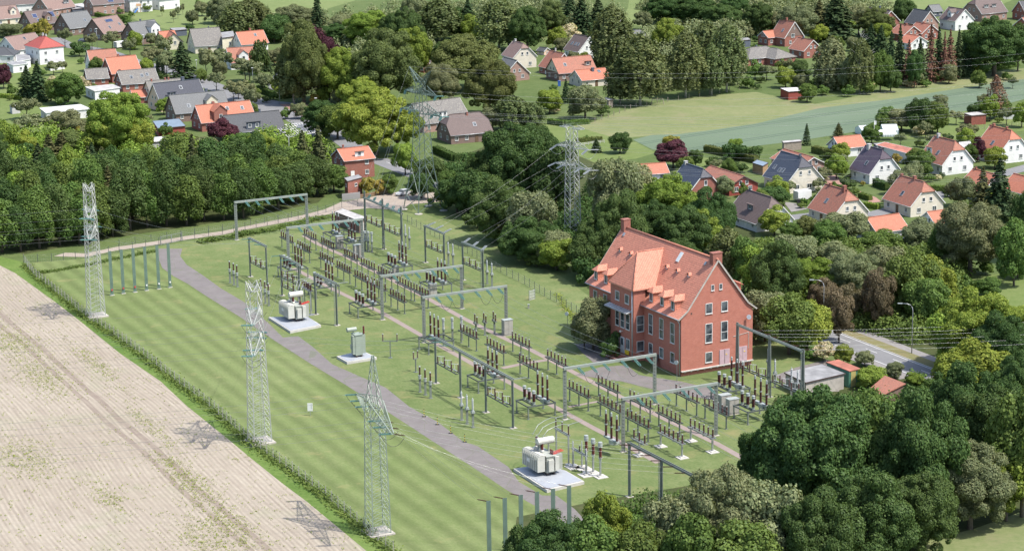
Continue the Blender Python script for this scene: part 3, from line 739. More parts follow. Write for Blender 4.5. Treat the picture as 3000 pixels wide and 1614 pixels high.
def tree(code, pos, w, h, label=None, group=None, rz=None):
    _tc[0] += 1; rnd = random.Random(_tc[0] * 7 + 3)
    c, t, dim = tree_meshes(code, rnd.randrange(NV.get(code, 1)))
    nm = ONAME.get(code, 'broadleaf_tree'); cat = 'shrub' if nm == 'shrub' else 'tree'
    o = thing(nm, None, cat, (pos.x, pos.y, 0), rnd.random() * 6.28 if rz is None else rz, group)
    o.scale = (w / dim[0], w / dim[0] * rnd.uniform(.92, 1.08), h / dim[1])
    obj('crown', c, o); obj('trunk', t, o)
    if label: o['label'] = label
    else: THINGS.append((o, SPEC[code][1], Vector((pos.x, pos.y, h * .6))))
    return o
def FT(x, yt, wF, yb, code):
    """tree from full-view pixels: centre x, crown top, crown width, ground line"""
    g = Fp(x, yb); px_m = CF / (g - Vector((0, 0, CH))).dot(_F)
    w_ = wF * K / px_m * (1.3 if code in ('S', 'SB', 'T') else 1.06); h = height_at(x * K, yb * K, yt * K)
    if w_ > 11.5 and code in 'ODLWV': code = {'O': 'OB', 'D': 'OB', 'L': 'LB', 'W': 'WB', 'V': 'VB'}[code]
    return tree(code, g, w_, h)
def zz(items, ox, oy, k):
    for (x, yt, wd, yb, code) in items: FT((ox + x / k) / K, (oy + yt / k) / K, wd / k / K, (oy + yb / k) / K, code)

TREES = '''
600 6 95 100 B;628 -5 80 98 B;575 18 60 84 W;734 12 100 92 W;700 30 70 100 D;801 -12 52 104 S;690 42 70 108 D;765 50 125 262 V;740 120 90 262 B;800 72 84 250 P;830 95 60 252 P;850 58 80 115 D;880 32 110 105 W;780 20 80 85 W
868 110 130 262 L;905 190 110 290 L;975 72 175 268 V;930 22 120 122 L;1000 35 110 130 O;1022 15 110 165 O;1042 60 95 200 L;945 218 195 392 LB;1000 250 110 380 L;812 252 105 345 D;850 262 90 350 O;1105 -5 110 105 B;1050 -10 90 90 W;1178 0 62 100 S;1150 20 60 100 D
1190 38 56 105 L;1255 -5 110 125 B;1175 86 168 228 V;1230 150 135 292 V;1130 100 90 200 D;1108 158 92 268 W;1290 240 100 330 B;1340 258 70 330 B;792 236 32 264 Y;655 96 50 188 HD;671 126 32 180 C;617 148 56 205 A;662 185 46 232 A;617 203 54 262 A;560 -10 80 60 W
1327 16 95 132 O;1386 2 72 90 V;1389 42 42 88 SB;1434 -12 52 74 S;1464 -8 60 92 S;1505 -8 54 82 S;1430 62 52 106 F;1400 68 48 126 L;1540 14 108 178 B;1610 88 122 265 B;1560 150 80 262 B;1520 86 66 182 B;1725 74 92 246 B;1828 58 88 232 B;1775 52 84 200 B;1790 110 76 240 B;1683 40 86 150 L;1668 -12 90 60 D;1745 -12 130 62 D;1815 8 100 84 D;1617 30 46 76 W
1424 200 26 260 C;1473 214 90 302 W;1383 226 62 286 L;1473 114 13 142 C;1510 146 42 174 H;1475 340 16 356 H;1560 332 52 386 D;1500 350 30 384 C
1875 66 40 102 W;1911 4 84 92 D;1850 -10 90 62 D;2004 10 106 106 W;1950 30 60 90 W;2103 -24 95 102 S;2060 0 60 90 T;2103 48 34 104 S;2125 50 50 98 L;2058 62 46 108 L;2275 -8 56 64 D;2200 20 96 92 V;2160 10 60 90 W;2215 64 46 160 S;2190 58 40 155 S;2262 62 36 214 S;2240 80 38 214 S;2300 128 42 222 D;2313 98 38 212 S;2340 60 34 206 SB;2360 68 32 200 S;2388 74 36 202 SB;2410 74 34 198 S;2374 80 30 204 SB;2432 84 36 194 S;2285 100 36 216 SB
2090 92 92 226 WW;2130 140 50 232 W;2163 96 64 236 B;2214 134 60 232 O;2240 170 50 232 D;2133 214 30 244 H;2500 38 155 192 O;2440 110 50 190 L;2560 60 60 180 D;2030 212 48 258 O;1929 164 50 202 A;1966 148 32 178 H;1967 186 18 212 A;2013 150 52 208 D;1873 124 24 182 C;1855 160 50 215 A;1900 150 50 200 H;1880 190 40 222 H;2070 215 36 240 H;2180 200 40 238 H
2268 274 72 330 W;2310 244 64 336 D;2358 262 58 336 O;2334 262 50 330 D;2029 312 24 366 C;2109 309 29 346 T;2193 312 50 362 O;2503 190 48 300 BB;2490 240 44 306 L;2462 258 52 302 D;2570 254 42 322 L;2532 270 42 316 A;2430 312 50 358 A;1840 360 50 402 HD;1865 360 56 404 HD;1895 364 48 404 HD;2502 368 58 424 L;2458 345 36 408 P;2254 386 32 414 Y;2292 416 33 442 Y
1694 354 80 424 P;1688 342 46 370 Y;1750 376 36 420 D;1672 430 150 600 L;1620 470 110 600 O;1790 470 130 645 O;1745 520 130 660 L;1822 438 52 500 W;1945 464 70 520 D;1915 480 50 530 O;1870 460 30 496 H;1948 520 76 592 L;1990 560 60 610 O;2030 544 56 608 V;2126 528 110 614 W;2080 560 80 640 O;2215 580 100 640 O;2313 550 90 634 W;2440 500 175 692 WB;2511 398 84 560 S;2470 420 60 540 T;2420 440 72 522 W;2570 480 70 660 D;2550 560 90 720 O;2380 560 80 680 O
1950 600 140 792 O;1905 620 90 740 L;2050 640 135 755 L;2000 590 110 700 W;2075 704 86 800 X;2140 714 76 815 X;2210 676 84 828 X;2150 630 140 762 W;2100 600 110 700 W;2290 636 130 800 O;2350 650 120 790 L;2230 610 120 740 W;2330 700 110 830 O
1985 745 130 892 O;1925 730 110 860 W;1895 745 90 850 O;2030 760 110 890 L;2110 728 76 862 X;2122 866 46 916 L;2175 880 50 922 W;2250 910 42 952 W;2302 937 48 968 L;2190 922 72 978 L;2070 862 62 906 F;2040 870 50 905 H;2450 720 190 930 L;2400 780 130 930 L;2520 780 170 960 OB;2402 880 120 1010 L;2350 955 80 1035 O;2560 880 150 1080 OB;2470 860 150 1010 L;2375 965 90 1060 W
2060 960 300 1330 OB;1930 1060 150 1290 OB;2180 1000 170 1300 O;2300 960 240 1330 D;2420 900 190 1150 O;2500 960 210 1230 OB;2570 1000 160 1300 O;2440 1110 190 1330 W;2320 1180 190 1400 OB;2180 1180 230 1460 OB;2530 1120 150 1310 L;1800 1170 230 1470 WB;1930 1210 180 1480 W;2050 1230 200 1500 OB;1690 1250 150 1480 W;1610 1320 140 1500 O;1530 1236 110 1420 L;1400 1288 210 1500 OB;1500 1310 150 1500 O;1330 1300 110 1480 D;1740 1300 160 1520 O;1870 1310 170 1520 O
1492 748 96 880 W;1470 790 60 878 W;1532 856 56 902 HD;1545 830 40 895 HD
1290 306 180 520 O;1230 370 120 520 D;1352 312 130 500 O;1400 350 110 540 D;1200 420 110 545 D;1150 440 86 535 D;1265 440 150 610 O;1340 478 110 640 W;1330 540 150 660 O;1395 580 80 672 W;1400 600 90 680 L;1535 396 105 602 W;1560 400 110 600 W;1560 480 140 690 D;1510 540 130 690 D;1470 600 90 702 D;1640 500 140 640 O;1600 410 96 560 W;1720 520 150 670 O;1580 600 110 715 D;1830 570 100 720 B;1870 600 70 735 O;1310 600 80 640 H;1690 600 130 700 D;1480 640 70 715 HD;1530 660 80 722 HD;1110 470 60 520 HD;1200 520 70 575 HD;1250 570 60 605 H;1350 640 60 672 H
1085 398 84 470 D;1128 430 56 480 O;1240 270 60 330 W;1060 430 60 500 D;1020 360 60 440 L;980 440 50 488 O;955 450 40 490 Y;925 445 46 492 Y
459 105 60 198 S;98 154 56 256 S;70 165 50 250 S;398 146 18 198 C;411 140 16 198 C;164 71 36 120 A;283 79 46 126 A;232 84 34 126 A;328 97 38 142 A;412 88 48 152 A;385 117 58 172 A;420 128 50 196 A;520 121 52 198 A;560 124 54 194 A;545 181 44 230 A;588 204 42 256 A;632 222 46 284 A;628 148 60 208 A;600 212 44 250 A;665 186 46 236 A;200 104 46 142 HD;112 46 42 100 Y;85 58 52 98 Y;28 60 62 94 W;172 186 84 264 O;145 200 60 262 O;213 194 36 234 F;135 154 34 190 A;157 154 26 184 A;10 163 40 224 P;30 211 34 242 H
300 224 150 384 L;260 300 90 390 L;350 300 70 385 L;68 248 62 302 A;78 288 74 348 A;165 272 84 342 W;200 300 60 350 W;15 300 80 404 L;60 330 60 400 L;197 316 20 354 Y;562 300 70 358 P;418 308 34 346 H;470 336 70 386 V;440 340 50 385 O;180 330 90 388 V;245 330 70 390 V;610 334 60 392 O;660 330 60 400 L;520 345 60 390 W;740 260 28 300 A;718 270 30 300 H
408 16 14 42 A;437 26 17 58 A;448 17 14 48 A;460 10 14 38 A;476 27 16 61 A;488 24 12 51 A;499 11 20 42 A;517 42 8 62 A;525 29 10 56 A;537 12 26 50 A;548 20 12 38 A;590 5 80 85 W;640 -2 88 88 B;365 8 30 30 H;500 0 26 16 H;530 4 26 18 H;300 18 24 36 H;330 28 20 44 H
128 338 82 446 T;160 332 78 442 T;100 360 60 448 S;235 358 44 442 S;53 358 68 408 HD;217 404 18 440 Y;20 400 70 460 D;260 370 60 450 T;-10 330 60 420 D
30 100 30 120 H;60 190 30 210 H;240 130 30 150 H;360 200 24 220 H;500 240 20 256 H;700 200 40 240 L;690 120 44 165 W;720 150 40 190 D
2330 380 24 400 H;2560 350 30 372 H;2380 470 24 486 H;2310 480 20 494 H;2290 452 18 466 H;2360 440 20 454 F;2120 420 24 440 H;2140 436 18 450 H;2050 490 30 512 H;2240 470 22 486 H;2450 430 22 446 H;2150 470 26 492 H;1960 500 30 524 H;1760 440 30 462 H;2170 455 16 468 Y;2225 500 18 514 F
2560 640 60 700 W;2480 650 50 690 H;2430 690 50 730 H;2490 700 60 745 O;2560 770 60 830 L
'''
for _ln in TREES.strip().splitlines():
    for _it in _ln.split(';'):
        a_ = _it.split()
        if len(a_) == 5: FT(float(a_[0]), float(a_[1]), float(a_[2]), float(a_[3]), a_[4])

# belt of hornbeams behind the yard: rows of single trees
rb = random.Random(11)
edge = [(-60, 648), (0, 648), (60, 644), (130, 632), (200, 618), (300, 598), (400, 578), (500, 568), (600, 557), (700, 540), (780, 512), (845, 492)]
def edge_y(x):
    for (a, b), (c, d) in zip(edge, edge[1:]):
        if a <= x <= c: return b + (d - b) * (x - a) / (c - a)
    return edge[-1][1]
ROWN = ['front', 'second', 'third', 'back']
for row in range(4):
    x = -40 + row * 19; n = 0
    xmax = (840, 830, 790, 480)[row]
    while x < xmax:
        yb = edge_y(x) - row * 30 - rb.uniform(4, 14); hh = rb.uniform(11.5, 17.5) * (1.0 if x < 640 else .92); ww = rb.uniform(7.2, 9.4)
        if row == 0 and x > 800: hh *= .7
        g = Fp(x, yb); code = rb.choice(['Q', 'Q', 'Q', 'QB', 'QB', 'T' if row else 'Q', 'L' if row > 1 else 'Q'])
        o = tree(code, g, ww, hh); THINGS[-1] = (o, THINGS[-1][1] + ' in the %s row of the left tree belt' % ROWN[row], THINGS[-1][2], 'belt')
        o['group'] = 'trees of the belt behind the yard'
        x += rb.uniform(40, 52) if row == 0 else rb.uniform(46, 60)

# bare birch with white branches
def bare_tree(x, yb, yt):
    g = Fp(x, yb); h = height_at(x * K, yb * K, yt * K); rr_ = random.Random(5); mb = MB()
    mb.tube([(0, 0, 0), (.2, .1, h * .5), (0, .3, h)], [.16, .10, .03], 6)
    for k in range(26):
        z = h * rr_.uniform(.35, .93); a = rr_.random() * 6.28; l = (h - z) * .35 + .8
        mb.tube([(0, .1, z), (math.cos(a) * l * .5, math.sin(a) * l * .5, z + l * .5), (math.cos(a) * l, math.sin(a) * l, z + l * .8)], [.05, .035, .015], 4)
    t = thing('bare_tree', 'leafless white branched birch rising above the birches', 'tree', g)
    mb.build('trunk', bark_w, t)
bare_tree(2163, 236, 70)

# far woods that read as one mass, and the thickets under the trees
def thicket(label, polys, n, rlo, rhi, hlo, hhi, leaf, leafsz, seed, name='thicket', q=170):
    rng = np.random.default_rng(seed); PS, NS = [], []
    for poly in polys:
        P = [Fp(*p) for p in poly]; x0, x1 = min(p.x for p in P), max(p.x for p in P); y0, y1 = min(p.y for p in P), max(p.y for p in P); k = 0; tr = 0
        while k < n and tr < n * 30:
            tr += 1; x, y = rng.uniform(x0, x1), rng.uniform(y0, y1); c = False; j = len(P) - 1
            for i in range(len(P)):
                if ((P[i].y > y) != (P[j].y > y)) and (x < (P[j].x - P[i].x) * (y - P[i].y) / (P[j].y - P[i].y) + P[i].x): c = not c
                j = i
            if not c: continue
            k += 1; r = rng.uniform(rlo, rhi); h = rng.uniform(hlo, hhi); m = int(q * (r / rlo) ** 1.5)
            for b in range(3):
                v = unit(rng, m // 3); v[:, 2] = np.abs(v[:, 2]); o = rng.normal(size=3) * r * .35; rr = r * rng.uniform(.6, .9)
                p = v * np.array([rr, rr, h * rng.uniform(.75, 1)]) * (1 + rng.normal(size=(len(v), 1)) * .08) + np.array([x + o[0], y + o[1], .1]); PS.append(p); NS.append(v)
    ps = np.concatenate(PS); ns = np.concatenate(NS); ns = ns + rng.normal(size=ns.shape) * .4; ns /= np.linalg.norm(ns, axis=1)[:, None]
    s = leafsz * rng.uniform(.5, 1.3, len(ps))
    o = obj(name, quads_mesh(name, ps, ns, s, s, LEAF[leaf], None, rng)); o['kind'] = 'stuff'; o['label'] = label; o['category'] = 'undergrowth'
thicket('mixed undergrowth below the trees right of the brick building', [[(1900, 620), (2420, 650), (2400, 850), (2330, 872), (2150, 832), (2020, 785), (1910, 780)]], 330, 1.6, 3.2, 1.5, 5.0, 'oak', .42, 31)
thicket('dark undergrowth of the grove between yard and road', [[(1110, 480), (1290, 590), (1400, 640), (1500, 690), (1560, 690), (1560, 560), (1400, 420), (1240, 400), (1120, 430)]], 200, 1.6, 3.0, 1.5, 4.5, 'dark', .42, 32)
thicket('bushes under the near trees at the bottom right', [[(1320, 1340), (1500, 1300), (1860, 1250), (1960, 1080), (2280, 970), (2600, 930), (2600, 1230), (2400, 1290), (2280, 1340), (2180, 1440), (1320, 1440)]], 260, 1.5, 2.8, 1.5, 4.5, 'oak', .34, 33)
thicket('bushy wood filling the back between the tall trees', [[(560, 60), (900, 60), (1080, 30), (1500, 0), (1560, 60), (1500, 100), (1250, 110), (1100, 90), (1050, 200), (870, 260), (760, 240), (690, 100)], [(1560, 130), (1850, 60), (1850, 215), (1560, 255)], [(1600, 0), (2050, -10), (2250, 40), (2200, 60), (2000, 60), (1860, 110), (1780, 60), (1640, 60)]], 230, 2.0, 5.0, 3.0, 9.0, 'grey', .6, 34, 'woodland')
thicket('bushes lining the wild meadow below the brown spruces', [[(2000, 225), (2150, 225), (2300, 212), (2440, 190), (2560, 170), (2560, 160), (2440, 175), (2250, 195), (2100, 205), (2000, 212)]], 120, 1.2, 2.2, 1.2, 3.2, 'oak', .42, 35)
thicket('garden bushes at the far left behind the tree belt', [[(-20, 380), (60, 350), (260, 350), (360, 380), (520, 380), (800, 350), (830, 420), (500, 420), (250, 450), (-20, 470)]], 220, 1.6, 3.2, 2.0, 6.0, 'lime', .46, 36)
# hedges
def hedge(pts, wd, ht, leaf, label, F=True, dens=17, name='hedge', cat='hedge', kind=None):
    P = [Fp(*p) if F else S(*p) for p in pts]; rng = np.random.default_rng(int(abs(P[0].x * 31 + P[0].y)) + 1)
    ps, ns = [], []; mb = MB()
    for a, b in zip(P, P[1:]):
        d = b - a; L = d.length
        if L < .05: continue
        d.normalize(); n = Vector((-d.y, d.x, 0)); cnt = int(L * (wd + 2 * ht) * dens)
        u = rng.random(cnt) * L; q = rng.random(cnt) * (wd + 2 * ht)
        for i in range(cnt):
            if q[i] < ht: o_, z_, nr = -wd / 2, q[i], -n
            elif q[i] < ht + wd: o_, z_, nr = q[i] - ht - wd / 2, ht, Vector((0, 0, 1))
            else: o_, z_, nr = wd / 2, q[i] - ht - wd, n
            p = a + d * u[i] + n * o_; ps.append((p.x, p.y, z_)); ns.append(tuple(nr))
        c = (a + b) / 2; mb.box((c.x, c.y, ht * .47), (L, wd * .86, ht * .94), math.atan2(d.y, d.x))
    ps = np.array(ps) + rng.normal(size=(len(ps), 3)) * .09; ns = np.array(ns, float) + rng.normal(size=(len(ps), 3)) * .5
    ns /= np.linalg.norm(ns, axis=1)[:, None]; s = .30 * rng.uniform(.6, 1.2, len(ps))
    t = thing(name, label, cat, (P[0].x, P[0].y, 0))
    me = quads_mesh('foliage', ps - np.array([P[0].x, P[0].y, 0]), ns, s, s, LEAF[leaf], None, rng); o = obj('foliage', me, t)
    mb.build('core', LEAF[leaf], t, P[0])
    if kind: t['kind'] = kind
    return t
HEDGES = [
 ([(1775, 382), (1840, 396), (1903, 411)], 1.8, 1.9, 'olive', 'long clipped hedge below the wheat field left of the black roof'),
 ([(2046, 384), (2085, 393), (2123, 402)], 1.8, 1.9, 'olive', 'clipped hedge between the black and purple roofed houses'),
 ([(2200, 468), (2232, 480)], 1.5, 2.0, 'dark', 'dark block hedge in front of the purple roofed house'),
 ([(2163, 497), (2190, 505)], 1.3, 1.3, 'oak', 'short green hedge beside the red brick driveway'),
 ([(2175, 521), (2211, 527)], 1.4, 1.3, 'lime', 'bright green hedge on the street corner'),
 ([(2340, 480), (2395, 482), (2420, 474)], 1.4, 1.4, 'oak', 'long low hedge along the right side street'),
 ([(2013, 514), (2035, 518)], 1.5, 1.4, 'oak', 'small hedge in front of the cream house with black roof'),
 ([(220, 36), (262, 46), (325, 50)], 1.8, 1.6, 'oak', 'garden hedge below the white garage at top left'),
 ([(650, 230), (692, 247)], 1.6, 2.0, 'dark', 'dark hedge left of the white gabled house'),
 ([(708, 250), (757, 243)], 1.2, 2.2, 'dark', 'dark hedge in front of the white gabled house'),
 ([(1095, 384), (1142, 406), (1200, 402)], 1.8, 2.0, 'dark', 'dark hedge around the grey brown roofed house'),
 ([(1450, 359), (1514, 354)], 1.2, 1.2, 'olive', 'low hedge behind the right lattice mast'),
 ([(1480, 312), (1420, 318), (1380, 312)], 1.5, 1.6, 'oak', 'hedge along the garden at the meadow corner'),
 ([(20, 350), (75, 352), (130, 345)], 1.4, 1.4, 'olive', 'hedge between allotment lawns on the left'),
 ([(0, 246), (40, 250), (60, 252)], 1.4, 1.4, 'lime', 'hedge at the left edge beside the spruces'),
 ([(2400, 735), (2450, 728), (2490, 733)], 2.5, 1.6, 'oak', 'wide low hedge on the lawn right of the grey green tree'),
]
for pts, wd, ht, lf, lab in HEDGES: hedge(pts, wd, ht, lf, lab)

# brambles and weeds along fences: ground cover
def cover(name, pts, wd, n, leaf, hmax, size, seed, clump=0):
    rng = np.random.default_rng(seed); P = [Fp(*p) for p in pts]
    segs = [(a, b, (b - a).length) for a, b in zip(P, P[1:])]; tot = sum(s[2] for s in segs); ps = []
    for a, b, L in segs:
        k = int(n * L / tot); d = (b - a).normalized(); nn = Vector((-d.y, d.x, 0))
        u = rng.random(k) * L; v = rng.normal(size=k) * wd / 2.4
        big = .45 + .55 * np.sin(u * .55 + rng.random() * 6) * np.sin(u * .21 + 1)
        z = np.abs(rng.random(k)) * hmax * np.clip(big, .2, 1)
        for i in range(k):
            p = a + d * u[i] + nn * v[i]; ps.append((p.x, p.y, z[i] + .03))
    ps = np.array(ps); ns = rng.normal(size=ps.shape) * .5 + np.array([0, 0, 1.0]); ns /= np.linalg.norm(ns, axis=1)[:, None]
    s = size * rng.uniform(.5, 1.3, len(ps))
    o = obj(name, quads_mesh(name, ps, ns, s, s, LEAF[leaf], None, rng)); o['kind'] = 'stuff'; return o
o = cover('bramble_strip', [(64, 668), (90, 694), (215, 797), (330, 874), (440, 958), (540, 1034), (625, 1112), (720, 1177), (820, 1252), (915, 1332), (990, 1395)], 1.7, 15000, 'oak', 1.0, .30, 3)
tag(o, 'leafy brambles growing along the field fence', 'ground cover')
o = cover('bramble_strip', [(90, 690), (215, 668), (300, 650), (392, 632)], 1.6, 2600, 'oak', .6, .28, 4)
tag(o, 'low brambles under the fence left of the gate', 'ground cover')
o = cover('bramble_strip', [(500, 612), (580, 598), (660, 583), (740, 566), (800, 552), (830, 545)], 2.2, 6000, 'oak', 1.0, .30, 5)
tag(o, 'thick brambles between the sandy track and the yard', 'ground cover')
o = cover('weed_tufts', [(2380, 880), (2420, 930)], 3, 100, 'oak', .4, .3, 8); tag(o, 'weeds below the bright trees at the road', 'ground cover')
o = cover('tall_grass', [(1400, 740), (1440, 800), (1500, 870)], 1.2, 1500, 'lime', .5, .22, 9); tag(o, 'tall grass along the right fence', 'ground cover')
# crop and weed tufts scattered on the bare field
def tufts():
    rng = np.random.default_rng(21); ps = []
    A = Fp(0, 1386); 
    def inside(x, y):
        P = _fe; c = False; j = len(P) - 1
        for i in range(len(P)):
            if ((P[i].y > y) != (P[j].y > y)) and (x < (P[j].x - P[i].x) * (y - P[i].y) / (P[j].y - P[i].y) + P[i].x): c = not c
            j = i
        return c
    _fe = [Fp(*p) for p in FE]
    blobs = [(zf(60, 350, 0, 800, 1.702), 12, 5), (zf(200, 520, 0, 800, 1.702), 9, 4), (zf(950, 1050, 0, 800, 1.702), 9, 2.6), (zf(1150, 1250, 0, 800, 1.702), 10, 3), (zf(1050, 1350, 0, 800, 1.702), 8, 4), (zf(540, 1120, 0, 800, 1.702), 7, 2), (zf(860, 950, 0, 800, 1.702), 6, 1.6), (zf(130, 930, 0, 800, 1.702), 9, 4), (zf(760, 780, 0, 800, 1.702), 12, 1.2), (zf(480, 460, 0, 800, 1.702), 14, 1.6)]
    C = []
    for (p, l, ww) in blobs:
        g = Fp(*p)
        for k in range(int(l * ww * 13)):
            u = rng.normal() * l * .75; v = rng.normal() * ww * .62; C.append((g.x + u * .44 + v * .9, g.y - u * .9 + v * .44))
    for k in range(7500): C.append((rng.uniform(-135, -15), rng.uniform(295, 500)))
    for (x, y) in C:
        if not inside(x, y): continue
        k = rng.integers(2, 7); sp = rng.uniform(.08, .3)
        for i in range(k): ps.append((x + rng.normal() * sp, y + rng.normal() * sp, .05 + rng.random() * .16))
    ps = np.array(ps); ns = rng.normal(size=ps.shape) * .5 + np.array([0, 0, 1.0]); ns /= np.linalg.norm(ns, axis=1)[:, None]
    s = .12 * rng.uniform(.5, 1.6, len(ps))
    o = obj('field_weeds', quads_mesh('field_weeds', ps, ns, s, s, LEAF['lime'], None, rng)); o['kind'] = 'stuff'
    tag(o, 'green weed seedlings scattered over the bare field', 'weeds')
tufts()
# ------------------------------------------------------------------ windows, roofs, houses
_WM = {}
def window(parent, p, n, w, h, style='white', panes=1, name='window'):
    """window centred at p on a wall with outward normal n (both in the parent's frame)"""
    key = (round(w, 2), round(h, 2), style, panes)
    if key not in _WM:
        fr = MB(); t = .09 if w > .7 else .06; d = .07
        fr.box((0, -d / 2, h / 2 - t / 2), (w, d, t)); fr.box((0, -d / 2, -h / 2 + t / 2), (w, d, t))
        for s in (-1, 1): fr.box((s * (w / 2 - t / 2), -d / 2, 0), (t, d, h - 2 * t))
        if panes >= 2: fr.box((0, -d / 2 + .01, h * .05), (t * .8, d * .8, h - 2 * t - .01))
        if panes >= 3 or h > 2.0: fr.box((0, -d / 2 + .012, -.06 * h), (w - 2 * t, d * .7, t * .9))
        fr.box((0, -.07, -h / 2 - .05), (w + .12, .14, .05))
        pn = MB(); pn.box((0, -.012, 0), (w - t, .02, h - t))
        fm = {'white': trim, 'brown': frame_b, 'dark': trim_d}[style]
        _WM[key] = (fr.mesh('window', fm), pn.mesh('pane', glass))
    a, b = _WM[key]
    rz = math.atan2(n[1], n[0]) + math.pi / 2
    o = obj(name, a, parent, p, rz); obj('pane', b, o)
    return o

def roof_polys(xl, xr, W, hr, ez, h1, h2, oh=.35, oe=.3):
    """top faces of a pitched roof along x. xl/xr ridge ends, h1/h2 hip fraction, ez eave height at the wall"""
    sl = (hr - ez) / (W / 2)
    yo = W / 2 + oh; zo = ez - oh * sl
    def end(x, s, hf):
        if hf <= 0: return dict(R=(x + s * oe, 0, hr), a=None, xe=x + s * oe)
        zh = hr - hf * (hr - ez); 
        if hf >= .999: zh = zo
        dx = (hr - zh) / (sl * 1.15)
        yh = (hr - zh) / sl
        return dict(R=(x, 0, hr), a=(x + s * dx, yh, zh), xe=x + s * dx, full=hf >= .999)
    e1, e2 = end(xl, -1, h1), end(xr, 1, h2); P = []
    for sg in (-1, 1):
        f = [e1['R'], e2['R']]
        if e2['a'] and not e2['full']: f.append((e2['a'][0], sg * e2['a'][1], e2['a'][2]))
        f.append((e2['xe'], sg * yo, zo)); f.append((e1['xe'], sg * yo, zo))
        if e1['a'] and not e1['full']: f.append((e1['a'][0], sg * e1['a'][1], e1['a'][2]))
        P.append(f)
    for e in (e1, e2):
        if e['a']:
            yy = yo if e['full'] else e['a'][1]; z_ = zo if e['full'] else e['a'][2]
            P.append([e['R'], (e['xe'], yy, z_), (e['xe'], -yy, z_)])
    return P, sl, yo, zo, e1['xe'], e2['xe']

def wall_gable(mb, x0, x1, W, ez, hr, h1, h2, t=.12, z0=0):
    """closed house body under the roof"""
    sl = (hr - ez) / (W / 2); y = W / 2
    def prof(hf):
        if hf >= .999: return [(-y, ez - t), (y, ez - t)]
        if hf <= 0: return [(-y, ez - t), (0, hr - t), (y, ez - t)]
        zh = hr - hf * (hr - ez); yh = (hr - zh) / sl
        return [(-y, ez - t), (-yh, zh - t), (yh, zh - t), (y, ez - t)]
    for x, hf, s in ((x0, h1, -1), (x1, h2, 1)):
        p = [(x, -y, z0)] + [(x, a, b) for a, b in prof(hf)] + [(x, y, z0)]
        if s > 0: p.reverse()
        mb.add(p, [tuple(range(len(p)))])
    mb.add([(x0, -y, z0), (x1, -y, z0), (x1, -y, ez - t), (x0, -y, ez - t)], [(0, 1, 2, 3)])
    mb.add([(x0, y, z0), (x1, y, z0), (x1, y, ez - t), (x0, y, ez - t)], [(3, 2, 1, 0)])

def chimney(parent, x, y, z0, z1, w, mat, d=None, pots=0):
    mb = MB(); d = d or w
    mb.box((x, y, (z0 + z1) / 2), (w, d, z1 - z0)); mb.box((x, y, z1 + .05), (w + .12, d + .12, .1))
    o = mb.build('chimney', mat, parent)
    c = MB(); c.box((x, y, z1 + .13), (w * .6, d * .6, .06)); c.build('chimney_cap', trim_d, parent) if False else None
    return o

